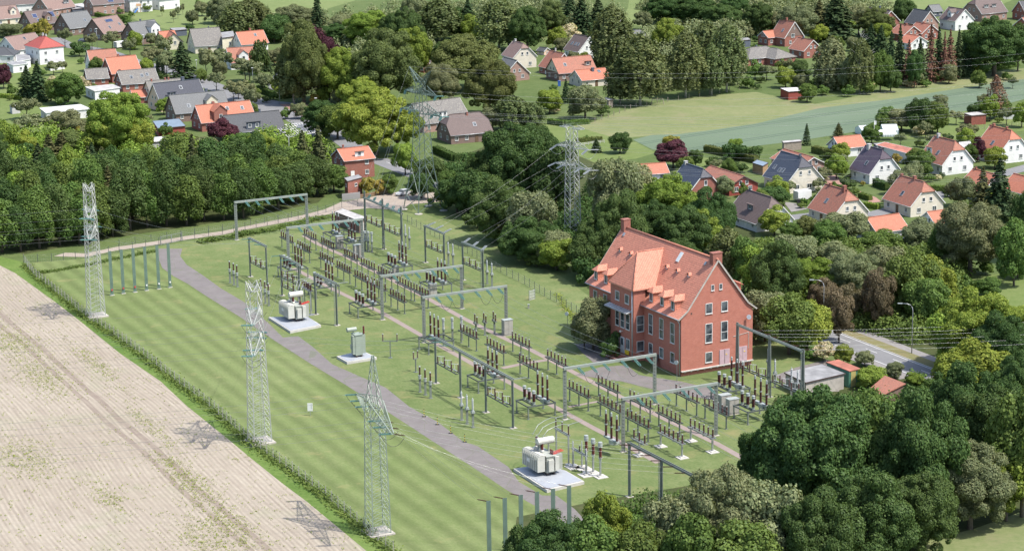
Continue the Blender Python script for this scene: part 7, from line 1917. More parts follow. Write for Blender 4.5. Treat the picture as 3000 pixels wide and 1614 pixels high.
# tower 3: single level
def tower3():
    loc = Vector((-20.4, 316.95, 0)); az = R(-72.8); t = thing('lattice_mast', 'green grey lattice mast with pointed tip nearest the bottom edge', 'lattice mast', loc)
    m = MB(); lattice(m, levels_lin(.2, 18.4, 2.9, 2.2, 19), R(27), .075, .032); lattice(m, levels_lin(18.4, 27.2, 2.2, .25, 6), R(27), .06, .032); m.build('tower_body', plain('mast_pale_green', (.27, .315, .26), .55, .12, .8, .1), t)
    f = MB(); f.box((0, 0, .1), (3.9, 3.9, .3), R(27)); f.build('foundation', conc, t)
    tips = []
    mt = _M['mast_pale_green']
    for s in (-1, 1): m = MB(); e = arm(m, 18.4, 1.2, s * 10.6, 20.6, az, .05, 9, .2); m.build('crossarm', mt, t)
    m = MB()
    for s in (-.2, .2): m.bar((1.3 + s, -.6, .4), (.9 + s, -.4, 18), .05)
    m.build('ladder', mt, t)
    dv = Vector((math.cos(az), math.sin(az), 0)); P = [loc + Vector((0, 0, 18.4)) + dv * u for u in (-10.4, -7.0, -3.8, 3.8, 7.0, 10.4)]
    for i, p in enumerate(P):
        d = Vector((-1, -.10, 0)); e = attach(t, p, d, glstr, loc); wire(e, e + d.normalized() * 160 + Vector((0, 0, 1.5)), 3.0, .016, lab='near mast line leaving to the left')
        q = (list(w8) + list(w8))[i]; d = q - p; e = attach(t, p, d, string_mesh(1.9, .14, porc_b, 10, False), loc); wire(e, q, .9, .016, lab='near mast line down to the yard')
        o = loop(p + Vector((-1.8, 0, 0)), p + Vector((1.7, 0, -.6)), 1.6, .03).build('jumper', wired, t, loc)
    return t
tower3()
# tower 4: big green pylon
def tower4():
    loc = Vector((-21.63, 548.8, 0)); baz = R(-57); az = R(-54); t = thing('pylon', 'tall green steel pylon with forked top behind the yard', 'pylon', loc)
    m = MB(); lattice(m, [(0.2, 3.6, 3.6, 0, 0), (4.0, 3.05, 3.05, 0, 0), (10.8, 2.0, 2.0, 0, 0)], baz, .10, .055); lattice(m, levels_lin(10.8, 24.6, 4.0, 2.5, 7), baz, .085, .045); lattice(m, levels_lin(24.6, 31.6, 2.5, 1.6, 4), baz, .07, .04)
    m.build('tower_body', mast_g, t)
    ca, sa = math.cos(baz), math.sin(baz)
    for sx in (-1, 1):
        for sy in (-1, 1):
            f = MB(); x, y = sx * 3.6, sy * 3.6; f.lathe((x * ca - y * sa, x * sa + y * ca, -.05), [(1.0, 0), (1.0, .2), (.5, .3)], 12); f.build('footing', conc, t)
    tips = []
    for z, l, tz in ((24.4, 8.7, 26.6), (29.2, 6.6, 31.0)):
        for s in (-1, 1): m = MB(); e = arm(m, z, 1.2, s * l, tz, az, .055, 7, .15); m.build('crossarm', mast_g, t); tips.append(loc + e)
    pk = []
    for s in (-1, 1):
        m = MB(); ca2, sa2 = math.cos(az), math.sin(az); top = Vector((s * 4.8 * ca2, s * 4.8 * sa2, 35.2)); pk.append(loc + top)
        n_ = Vector((-sa2, ca2, 0)); d_ = Vector((ca2, sa2, 0))
        b4 = [d_ * (s * 1.0) * a + n_ * .8 * b + Vector((0, 0, 31.4 if a > 0 else 31.8)) for a, b in ((1, -1), (1, 1), (-.9, 1), (-.9, -1))]
        for k in range(5):
            k0, k1 = k / 5, (k + 1) / 5
            for i in range(4):
                m.bar(b4[i].lerp(top, k0), b4[i].lerp(top, k1), .12); m.bar(b4[i].lerp(top, k0), b4[(i + 1) % 4].lerp(top, k1), .08)
        m.build('peak', mast_g, t)
    dv = Vector((math.cos(az), math.sin(az), 0))
    P = [tips[0], tips[1], tips[2], tips[3], loc + Vector((0, 0, 24.4)) - dv * 4.8, loc + Vector((0, 0, 24.4)) + dv * 4.8]
    R_ = Vector((1, -.10, 0)).normalized()
    P = sorted(P, key=lambda p: -p.y)
    Q = sorted(w4, key=lambda p: -p.y)
    for i, p in enumerate(P):
        d = Q[i] - p; e = attach(t, p, d, glstr, loc); wire(e, Q[i], .5, .020, lab='line from the green pylon to the tall gantry')
        e = attach(t, p, R_, glstr, loc); wire(e, e + Vector((210, 30, 3)), 7.0, .020, lab='line from the green pylon to the right')
        loop(p + R_ * 1.9, p + d.normalized() * 1.9, 1.8, .035).build('jumper', wired, t, loc)
    for p in pk: wire(p, p + Vector((210, 30, 3)), 6.0, .016, lab='earth wire from the green pylon to the right')
    wire(pk[0], Vector(S(1069, 690)) + Vector((0, 0, 11.8)), .5, .014, lab='earth wire from the green pylon to the tall gantry')
tower4()
# tower 5
def tower5():
    loc = Vector((14.3, 515.1, 0)); t = thing('lattice_mast', 'pale green slim lattice mast between the dark trees', 'lattice mast', loc)
    m = MB(); lattice(m, levels_lin(.2, 15.5, 2.9, 2.35, 12), AZ, .09, .045); lattice(m, levels_lin(15.5, 26.0, 2.35, 1.9, 7), AZ, .08, .04); m.build('tower_body', mast_w, t)
    f = MB(); f.box((0, 0, .1), (3.8, 3.8, .3), AZ); f.build('foundation', conc, t)
    P = []
    for z, l, tz, a in ((16.8, 6.3, 18.2, R(-54)), (21.3, 4.9, 22.8, R(-46))):
        for s in (-1, 1): m = MB(); e = arm(m, z, 1.0, s * l, tz, a, .042, 4, .3); m.build('crossarm', mast_w, t); P.append(loc + e)
    m = MB(); e0 = arm(m, 25.9, .95, -3.6, 26.5, R(-50), .05, 3, .7); e1_ = arm(m, 25.9, .95, 3.6, 26.5, R(-50), .05, 3, .7); m.build('top_frame', mast_w, t)
    dv = Vector((math.cos(R(-54)), math.sin(R(-54)), 0)); P += [loc + Vector((0, 0, 16.8)) + dv * s * 3.2 for s in (-1, 1)]
    P = sorted(P, key=lambda p: -p.y); Q = list(w5) + list(w6)
    pale = string_mesh(2.6, .15, porc_g, 12, True)
    for p, q in zip(P, Q):
        d = q - p; o = attach(t, p, d, pale, loc); wire(o, q, .7, .020, lab='line from the slim mast to the right gantries')
        r_ = Vector((1, -.02, 0)); e = attach(t, p, r_, pale, loc); wire(e, e + Vector((200, 0, 2)), 5.0, .015, lab='line from the slim mast to the right')
        loop(p + r_ * 2.4, p + d.normalized() * 2.4, 1.6, .04).build('jumper', wirem, t, loc)
    for e in (e0, e1_): wire(loc + e, loc + e + Vector((200, -4, 2)), 4.5, .014, lab='earth wire from the slim mast to the right')
tower5()
for q in w9: wire(q, q + Vector((120, 22, 2)), 2.5, .020, lab='line from the three posted gantry to the right')
# wires between lone posts, left gantries
for i, e in enumerate(ends2): wire(e, e + Vector((-40, 8, 7)), .8, .015, lab='wire from the bottom post row to the near mast') if False else None
for i, q in enumerate(w8): pass
P5 = [ends2[i] for i in range(6)]
for i in range(6): wire(P5[i], Vector((-20.4, 316.95, 18.4)) + Vector((math.cos(R(-72.8)), math.sin(R(-72.8)), 0)) * (-10.4, -7.0, -3.8, 3.8, 7.0, 10.4)[i], .6, .014, lab='thin wire from the bottom post row to the near mast')
# droppers from busbars
rw = random.Random(4)

for (p, q, sag, r, mt, n, lab) in WIRES:
    m = MB(); pts = []
    for i in range(n + 1):
        k = i / n; v = p.lerp(q, k); v.z -= sag * 4 * k * (1 - k); pts.append(v)
    m.tube(pts, r, 3, False); o = m.build('power_line', mt, None); tag(o, None, 'wire', 'overhead wires')
    # the point of the wire that shows best inside the picture
    best = None
    for v in pts:
        x, y = proj(v)
        if 0 < x < 3000 and 0 < y < 1614: best = v if best is None else best
    vis = [v for v in pts if 0 < proj(v)[0] < 3000 and 0 < proj(v)[1] < 1614]
    THINGS.append((o, lab, vis[len(vis) // 2] if vis else pts[0], 'wire'))

# ------------------------------------------------------------------ fences
def fence(name, pts, label, ph=1.9, gap=2.6, pm=wood, mesh_=True, cat='fence', rail=(), F=True, pr=.05, wr=None):
    P = [Fp(*p) if F else S(*p) for p in pts]; o0 = P[0]; t = thing(name, label, cat, o0)
    pos = []
    for a, b in zip(P, P[1:]):
        L = (b - a).length; n = max(1, round(L / gap))
        for i in range(n): pos.append(a.lerp(b, i / n))
    pos.append(P[-1]); me = None
    k = ('fp', ph, pm.name, pr)
    if k not in _WM:
        m = MB(); m.box((0, 0, ph / 2), (pr * 2, pr * 2, ph)); _WM[k] = m.mesh('post', pm)
    for i, p in enumerate(pos[:98]): obj('post', _WM[k], t, p - o0)
    if len(pos) > 98:
        m = MB()
        for p in pos[98:]: m.box((p.x, p.y, ph / 2), (pr * 2, pr * 2, ph))
        r = m.build('far_posts', pm, t, o0); r['kind'] = 'stuff'
    m = MB()
    for z in rail: 
        for a, b in zip(P, P[1:]): m.bar(a + Vector((0, 0, z)), b + Vector((0, 0, z)), .03 if mesh_ else .08, .03 if mesh_ else .12)
    if mesh_:
        for a, b in zip(P, P[1:]):
            for z in (.1, .6, 1.1, 1.6): m.bar(a + Vector((0, 0, z * ph / 1.9)), b + Vector((0, 0, z * ph / 1.9)), .018)
            L = (b - a).length
            for i in range(int(L / .5)):
                q = a.lerp(b, (i + .5) / int(L / .5)); m.bar(q, q + Vector((0, 0, ph * .88)), .010)
    if m.v: m.build('wire_mesh' if mesh_ else 'rail', wr or galv, t, o0)
    return t
fence('wire_fence', [(60, 661), (84, 692), (216, 798), (330, 874), (440, 959), (540, 1034), (625, 1112), (720, 1177), (820, 1252), (915, 1332), (990, 1392)], 'long wire mesh fence between the bare field and the mown lawn', 2.0, 2.6, conc, pr=.05)
fence('wire_fence', [(60, 661), (130, 657), (220, 650), (300, 634), (400, 617)], 'wire fence along the path left of the gate', 1.9, 3.0, steel_d)
fence('wire_fence', [(455, 607), (560, 590), (700, 562), (800, 541), (860, 523), (900, 520)], 'wire fence between the sandy track and the far gantry', 1.9, 3.2, steel_d)
fence('wire_fence', [(300, 618), (420, 600), (560, 580), (700, 556), (800, 532)], 'thin wire fence on the forest side of the sandy track', 1.6, 4.0, steel_d)
fence('wire_fence', [(1025, 560), (1130, 615), (1200, 650), (1260, 686), (1320, 715), (1370, 745), (1400, 760), (1450, 790), (1500, 830)], 'wire fence along the right side of the yard', 1.9, 2.9, steel_d)
def gate():
    a, b = Fp(405, 617), Fp(458, 606); d = b - a; t = thing('gate', 'double steel mesh gate where the road enters the yard', 'gate', a, math.atan2(d.y, d.x)); L = d.length
    for s in (0, 1):
        x0, x1 = s * L / 2 + .05, (s + 1) * L / 2 - .05; m = MB()
        for z in (.15, 2.0): m.bar((x0, 0, z), (x1, 0, z), .07)
        for x in (x0, x1): m.bar((x, 0, .15), (x, 0, 2.0), .07)
        for k in range(12): x = x0 + (x1 - x0) * (k + .5) / 12; m.bar((x, 0, .15), (x, 0, 2.0), .02)
        m.build('gate_leaf', galv, t)
    for x in (-.05, L + .05): m = MB(); m.box((x, 0, 1.1), (.14, .14, 2.2)); m.build('post', steel, t)
gate()
def open_gate():
    a, b = S(1100 + 1450 / 3.22, 500 + 1225 / 3.22), S(1100 + 1505 / 3.22, 500 + 1210 / 3.22); d = b - a; t = thing('gate', 'pale mesh gate leaf standing open in the right fence', 'gate', a, math.atan2(d.y, d.x)); L = d.length
    m = MB(); m.bar((0, 0, 0), (0, 0, 2.2), .09); m.bar((L, 0, 0), (L, 0, 2.2), .09); m.build('post', steel_l, t)
    m = MB()
    for k in range(14): m.bar((L * k / 13, 0, .1), (L * k / 13, 0, 2.0), .035)
    for z in (.1, .7, 1.3, 2.0): m.bar((0, 0, z), (L, 0, z), .05)
    m.build('mesh_panel', flatwhite, t)
open_gate()
fence('pasture_fence', [(1480, 312), (1530, 297), (1600, 270), (1680, 256), (1760, 243), (1860, 226), (1900, 222)], 'wooden post fence between the meadow and the birches', 1.4, 4.4, wood, mesh_=False, rail=(), pr=.09)
fence('garden_fence', [(1440, 372), (1500, 362), (1520, 360)], 'white plank fence behind the slim mast', .9, 1.6, flatwhite, mesh_=False, rail=(.45, .8), wr=flatlight)
fence('garden_fence', [(862, 505), (880, 503), (905, 500)], 'pale panel fence in front of the orange roofed brick house', 1.7, .28, flatlight, mesh_=False, rail=(.4, 1.3), pr=.12)
fence('garden_fence', [(905, 500), (925, 497), (980, 484)], 'brown picket fence beside the parked car', 1.1, .3, woodb, mesh_=False, rail=(.3, .9), pr=.09)
fence('garden_fence', [(2018, 946), (2050, 944), (2095, 938), (2098, 925)], 'weathered plank fence beside the garages', 1.5, .4, wood, mesh_=False, rail=(.4, .8, 1.2), pr=.1)
fence('garden_fence', [(820, 300), (880, 338)], 'brown wooden railing along the village forecourt', 1.1, 1.6, woodb, mesh_=False, rail=(.5, 1.0))
fence('wire_fence', [(2430, 330), (2500, 322), (2590, 312)], 'wire fence of the garden right of the wheat field', 1.3, 3, wood)

# ------------------------------------------------------------------ street lamps, signs, car and small things
def lamp(px, h, d, desc):
    g = S(*px); t = thing('street_lamp', desc, 'street lamp', g, math.atan2(d[1], d[0]))
    m = MB(); m.tube([(0, 0, 0), (0, 0, h * .86), (.12, 0, h * .93), (.5, 0, h * .98), (1.1, 0, h), (2.1, 0, h + .05)], [.11, .085, .075, .07, .06, .05], 6); m.build('pole', galv, t)
    m = MB(); m.box((2.4, 0, h + .03), (.9, .32, .16)); m.build('lamp_head', cap_g, t)
lamp((2671, 1035), 9.6, (-1, .15), 'tall street lamp with curved arm on the dry verge')
lamp((2412, 960), 9.6, (-1, .15), 'street lamp with curved arm rising from the brownish trees')
lamp((1650 + 1466 / 2.772, 620 + 720 / 2.772), 9.0, (-1, -.2), 'street lamp pole right behind the brick building') if False else None
def vlamp(p, h, desc):
    g = S(*p); t = thing('street_lamp', desc, 'street lamp', g)
    m = MB(); m.tube([(0, 0, 0), (0, 0, h)], [.08, .05], 6); m.build('pole', galv, t); m = MB(); m.box((0, 0, h), (.7, .5, .18)); m.build('lamp_head', whitep, t)
vlamp((285, 143), 7.5, 'village street lamp left of the white cross gable'); vlamp((421, 146), 5.5, 'village street lamp beside the wooden fence of the white gable')
vlamp((577, 223), 5.5, 'village street lamp right of the big spruce'); vlamp((653, 217), 5.0, 'village street lamp near the long pink roof'); vlamp((741, 247), 5.5, 'village street lamp left of the white gabled house')
vlamp((820, 306), 6.5, 'street lamp at the village forecourt'); vlamp((871, 303), 5.0, 'lamp post in front of the dark hedge'); vlamp((926, 325), 4.0, 'low lamp beside the village parking')
def flag(p, h, desc):
    g = S(*p); t = thing('flagpole', desc, 'flagpole', g); m = MB(); m.tube([(0, 0, 0), (0, 0, h)], [.06, .03], 6); m.build('pole', whitep, t)
    m = MB(); m.box((.3, .02, h - .7), (.6, .03, 1.1)); m.build('flag', whitep, t)
flag((700 + 700 / 3.22, 890 / 3.22), 10, 'white flagpole right of the purple tree'); flag((2560, 425), 7, 'white flagpole with small flag behind the purple roof')
def board():
    g = S(700 + 674 / 3.22, 800 + 1345 / 3.22); t = thing('notice_sign', 'small white sign on a post in the mown lawn', 'sign', g); m = MB(); m.box((0, 0, .6), (.08, .08, 1.2)); m.build('post', galv, t)
    m = MB(); m.box((0, -.03, 1.6), (.9, .06, 1.4)); m.build('panel', whitep, t); m = MB(); m.box((.22, -.07, 1.75), (.08, .02, .9)); m.build('lettering', cap_g, t)
board()
for i, (x, y) in enumerate(((1200 + 137 / 3.22, 900 + 1033 / 3.22), (1200 + 262 / 3.22, 900 + 1108 / 3.22), (1200 + 388 / 3.22, 900 + 1190 / 3.22), (1200 + 520 / 3.22, 900 + 1272 / 3.22))):
    g = S(x, y); t = thing('barrier_post', None, 'barrier post', g, 0, 'striped barrier posts'); THINGS.append((t, 'yellow black striped barrier post beside the track', Vector((g.x, g.y, 1))))
    m = MB(); 
    for k in range(3): m.box((0, 0, .25 + k * .44), (.1, .1, .22))
    m.build('post', yellow, t); m = MB()
    for k in range(3): m.box((0, 0, .47 + k * .44), (.102, .102, .22))
    m.build('black_band', black, t); m = MB(); m.box((0, 0, .07), (.7, .4, .14)); m.build('foot', black, t)
def reel(p, desc, h=2.6):
    g = S(*p); t = thing('floodlight', desc, 'floodlight', g); m = MB(); m.bar((0, 0, 0), (0, 0, h), .09); m.build('post', steel, t)
    m = MB(); m.lathe((0, -.1, h), [(.12, 0), (.42, .16), (.42, .3)], 10, axis=(-.6, -.7, .2)); m.build('lamp_head', cap_g, t)
reel((1200 + 1490 / 3.22, 900 + 180 / 3.22), 'round grey floodlight on a post beside the building bush'); reel((1200 + 2522 / 3.22, 900 + 700 / 3.22), 'round floodlight on a post at the front brick corner', 3.6)
reel((1200 + 1975 / 3.22, 900 + 1300 / 3.22), 'round floodlight beside the nearest wide gantry', 2.9)
def bollard():
    g = S(1100 + 1445 / 3.22, 500 + 1300 / 3.22); t = thing('ground_marker', 'small grey box marker on the lawn beside the open gate', 'marker', g); m = MB(); m.box((0, 0, .4), (.35, .35, .8)); m.build('box', boxgrey, t); m = MB(); m.box((0, 0, .85), (.45, .45, .12)); m.build('lid', cap_g, t)
bollard()
def car(c, az, desc, col, L=4.3, name='parked_car'):
    t = thing(name, desc, 'car', c, az); W = 1.75
    m = MB(); pr = [(-L / 2, .35), (-L / 2 + .05, .75), (-L / 2 + .55, .92), (L / 2 - 1.35, .95), (L / 2 - .25, .80), (L / 2, .55), (L / 2 - .05, .28), (-L / 2 + .1, .26)]
    n = len(pr); m.add([(x, -W / 2, z) for x, z in pr] + [(x, W / 2, z) for x, z in pr], [tuple(reversed(range(n))), tuple(range(n, 2 * n))] + [((i + 1) % n, i, i + n, (i + 1) % n + n) for i in range(n)][::1])
    m.build('body', col, t)
    m = MB(); y = W / 2 - .08; pr = [(-L / 2 + .45, .92), (-L / 2 + .95, 1.42), (.55, 1.45), (L / 2 - 1.15, .95)]
    m.add([(x, s * (y - (.14 if z > 1.2 else 0)), z) for s in (-1, 1) for x, z in pr], [(3, 2, 1, 0), (4, 5, 6, 7), (0, 1, 5, 4), (1, 2, 6, 5), (2, 3, 7, 6)]); m.build('window', glass, t)
    m = MB(); m.add([(-L / 2 + .9, -y + .12, 1.425), (.6, -y + .12, 1.455), (.6, y - .12, 1.455), (-L / 2 + .9, y - .12, 1.425), (-L / 2 + .9, -y + .12, 1.47), (.6, -y + .12, 1.50), (.6, y - .12, 1.50), (-L / 2 + .9, y - .12, 1.47)], [(3, 2, 1, 0), (4, 5, 6, 7), (0, 1, 5, 4), (1, 2, 6, 5), (2, 3, 7, 6), (3, 0, 4, 7)]); m.build('roof', col, t)
    for x in (-L / 2 + .75, L / 2 - .85):
        for s in (-1, 1):
            m = MB(); m.lathe((x, s * (W / 2 - .1) - .1, .32), [(.05, 0), (.32, .0), (.32, .2), (.05, .2)], 12, axis=(0, 1, 0)); wh = m.build('wheel', black, t)
            m = MB(); m.lathe((x, s * (W / 2 + .005) - .01, .32), [(.18, 0), (.18, .02)], 10, axis=(0, 1, 0)); m.build('rim', galv, wh)
    for s in (-1, 1): m = MB(); m.box((L / 2 - .12, s * .6, .66), (.12, .34, .14)); m.build('headlight', whitep, t)
silver = plain('car_silver', (.62, .63, .65), .3, .03, 1, .3)
a_, b_ = S(1168, 575), S(1195, 569.5); c_ = (a_ + b_) / 2
car((c_.x, c_.y, .04), math.atan2((a_ - b_).y, (a_ - b_).x), 'silver hatchback parked under trees at the foot of the green pylon', silver)
car(S(za(790, 400)[0], za(790, 400)[1], 0), R(30), 'dark car parked in front of the solar roofed village house', plain('car_dark', (.03, .035, .05), .3))
def van():
    g = S(*za(1135, 455)); t = thing('camper_trailer', 'white caravan parked in the village between street trees', 'caravan', g, R(45))
    m = MB(); m.box((0, 0, 1.5), (4.6, 2.1, 2.1)); m.build('body', whitep, t)
    m = MB(); m.box((0, -1.06, 1.8), (1.4, .04, .6)); m.build('window', glass, t)
    for s in (-1, 1): m = MB(); m.lathe((0, s * .95 - .08, .3), [(.3, 0), (.3, .16)], 10, axis=(0, 1, 0)); m.build('wheel', black, t)
van()
def greenhouse(P, h, label):
    Q = [S(*p, 0) for p in P]; c = sum(Q, Vector()) / 4; d = Q[1] - Q[0]; L = d.length; W = (Q[2] - Q[1]).length; ang = math.atan2(d.y, d.x)
    t = thing('greenhouse', label, 'greenhouse', (c.x, c.y, 0), ang)
    m = MB(); e = h * .62; pr = [(-W / 2, 0), (-W / 2, e), (0, h), (W / 2, e), (W / 2, 0)]
    m.add([(x, y, z) for x in (-L / 2, L / 2) for y, z in pr], [(0, 1, 2, 3, 4), (9, 8, 7, 6, 5)] + [(i + 5, i + 6, i + 1, i) for i in range(4)]); m.build('glass_shell', sglass, t)
    m = MB()
    for k in range(7):
        x = -L / 2 + L * k / 6
        for a, b in zip(pr, pr[1:]): m.bar((x, a[0] * 1.01, a[1] * 1.005), (x, b[0] * 1.01, b[1] * 1.005), .07)
    m.bar((-L / 2, 0, h + .02), (L / 2, 0, h + .02), .08); m.build('frame', galv, t)
greenhouse([zd(1375, 1150), zd(1505, 1148), zd(1500, 1110), zd(1385, 1110)], 3.0, 'white framed greenhouse at the wheat field edge')
greenhouse([zd(1185, 1135), zd(1250, 1130), zd(1245, 1110), zd(1190, 1112)], 2.4, 'small white greenhouse behind the orange garage')
greenhouse([za(740, 1375), za(830, 1385), za(850, 1350), za(760, 1335)], 2.0, 'small glass cold frame between the belt conifers')
def pergola():
    P = [S(700 + x / 3.22, y / 3.22, 2.6) for x, y in ((340, 1190), (640, 1160), (720, 1255), (470, 1300))]; c = sum(P, Vector()) / 4
    t = thing('pergola', 'white wooden grid pergola beside the dark grey roofed house', 'pergola', (c.x, c.y, 0)); m = MB(); q = [p - Vector((c.x, c.y, 0)) for p in P]
    for k in range(13): f = k / 12; m.bar(q[0].lerp(q[1], f), q[3].lerp(q[2], f), .12)
    for k in range(6): f = k / 5; m.bar(q[0].lerp(q[3], f) + Vector((0, 0, .1)), q[1].lerp(q[2], f) + Vector((0, 0, .1)), .12)
    m.build('grid', whitep, t)
    for p in q: m = MB(); m.box((p.x, p.y, 1.3), (.15, .15, 2.6)); m.build('post', whitep, t)
pergola()
def slide():
    g = S(*za(1270, 130)); t = thing('playground_slide', 'blue slide with wooden tower on the upper lawn', 'slide', g); blue = plain('slide_blue', (.06, .2, .5), .4)
    m = MB(); m.bar((0, 0, .3), (1.2, 1.8, 2.0), .6, .15); m.build('chute', blue, t)
    m = MB()
    for x, y in ((.8, 1.6), (2.2, 1.6), (.8, 3.0), (2.2, 3.0)): m.bar((x, y, 0), (x, y, 3), .12)
    m.build('tower', woodb, t); m = MB(); m.slab([[(.5, 1.3, 3.0), (2.5, 1.3, 3.0), (2.5, 2.3, 3.9), (.5, 2.3, 3.9)], [(.5, 3.3, 3.0), (2.5, 3.3, 3.0), (2.5, 2.3, 3.9), (.5, 2.3, 3.9)]], .1); m.build('roof', woodb, t)
slide()
def swing():
    g = S(*zc(1695, 985)); t = thing('swing_frame', 'small wooden swing frame at the birch fence', 'swing', g); m = MB()
    for x in (-1.6, 1.6):
        for s in (-.8, .8): m.bar((x * 1.25, s, 0), (x, 0, 1.8), .1)
    m.bar((-1.6, 0, 1.8), (1.6, 0, 1.8), .1); m.build('frame', wood, t)
    for x in (-.7, .7):
        m = MB(); m.box((x, 0, .5), (.5, .2, .05)); m.bar((x - .2, 0, .5), (x - .2, 0, 1.8), .03); m.bar((x + .2, 0, .5), (x + .2, 0, 1.8), .03); m.build('seat', trim_d, t)
swing()
def climb():
    g = S(*zc(683, 440)); t = thing('climbing_tower', 'wooden climbing frame tower behind the red roofs', 'climbing frame', g); m = MB()
    for x in (-.9, .9):
        for y in (-.9, .9): m.bar((x, y, 0), (x, y, 3.4), .14)
    for z in (1.8, 3.3):
        for s in (-.9, .9): m.bar((-.9, s, z), (.9, s, z), .12); m.bar((s, -.9, z), (s, .9, z), .12)
    m.box((0, 0, 1.7), (1.9, 1.9, .1)); m.build('frame', woodb, t)
climb()
def cube_van():
    g = S(1900 + 1055 / 2.342, 340 + 585 / 2.342); t = thing('box_trailer', 'white box trailer parked beside the cream house', 'trailer', g, R(27))
    m = MB(); m.box((0, 0, 1.7), (4.0, 2.2, 2.2)); m.build('body', whitep, t); m = MB(); m.box((0, 0, .5), (3.6, 1.6, .2)); m.build('chassis', black, t)
    for s in (-1, 1): m = MB(); m.lathe((0, s * .9 - .08, .35), [(.34, 0), (.34, .18)], 10, axis=(0, 1, 0)); m.build('wheel', black, t)
cube_van()
def bin_(p, desc, mt, k=1.0):
    g = S(*p); t = thing('bin', desc, 'bin', g); m = MB(); m.box((0, 0, .55 * k), (.6 * k, .6 * k, 1.1 * k)); m.build('body', mt, t); m = MB(); m.box((0, -.02, 1.13 * k), (.66 * k, .7 * k, .08)); m.build('lid', mt, t)
bin_(zc(768, 815), 'blue barrel bin beside the yellow gabled house', plain('bin_blue', (.04, .12, .4), .5), 1.5)
bin_(ze(1030, 610), 'dark bin beside the white box trailer', black, 1.2)
bin_(zc(1240, 880), 'rusty oil drum on the lawn below the low orange roof', plain('drum_rust', (.22, .08, .05), .8), 1.5)
def sunshade():
    g = S(*zd(1430, 1175)); t = thing('awning', 'white canvas lean-to below the greenhouse', 'awning', g); m = MB(); m.slab([[(-2.8, -1.8, 1.9), (2.4, -1.8, 1.9), (2.4, 1.6, 2.7), (-2.8, 1.6, 2.7)]], .06); m.build('sheet', whitep, t)
    for x, y, z in ((-2.7, -1.7, 1.85), (2.3, -1.7, 1.85), (2.3, 1.5, 2.6), (-2.7, 1.5, 2.6)): m = MB(); m.bar((x, y, 0), (x, y, z), .08); m.build('post', wood, t)
sunshade()
# ------------------------------------------------------------------ garden planting between the houses
def plant_gardens():
    rg_ = random.Random(77); keep = [(o.location.x, o.location.y, 8.5) for o in COL.objects if o.parent is None and o.get('category') in ('house', 'garage', 'annex', 'building', 'pavilion')]
    road = [(148, 112), (190, 133), (245, 142), (300, 150), (350, 168), (400, 186), (450, 196), (500, 205), (575, 235), (652, 264), (714, 300), (780, 328), (850, 335), (2240, 665), (2300, 640), (2400, 628), (2480, 628), (2560, 628), (2680, 596), (2790, 560), (2900, 520)]
    rp = [S(*p) if p[0] > 1500 else S(*p) for p in road]
    Z = [((0, 40, 690, 330), 75), ((1720, 390, 2560, 540), 55), ((1370, 110, 1600, 300), 22), ((1880, 90, 2560, 230), 50), ((2220, 270, 2560, 380), 24), ((700, 120, 1000, 300), 14)]
    for (x0, y0, x1, y1), n in Z:
        k = 0; tr = 0
        while k < n and tr < 900:
            tr += 1; g = Fp(rg_.uniform(x0, x1), rg_.uniform(y0, y1))
            if any((g.x - a) ** 2 + (g.y - b) ** 2 < r * r for a, b, r in keep): continue
            if any((g - p).length < 7 for p in rp): continue
            code = rg_.choice(['H', 'H', 'HD', 'H', 'A', 'L', 'O', 'W', 'H', 'F', 'HD']); 
            if code in 'LOW': wd = rg_.uniform(4, 6.5); h = wd * 1.1
            elif code == 'A': wd = rg_.uniform(3.5, 5); h = wd
            else: wd = rg_.uniform(2, 4.2); h = wd * .75
            tree(code, g, wd, h); keep.append((g.x, g.y, wd * .5)); k += 1
plant_gardens()
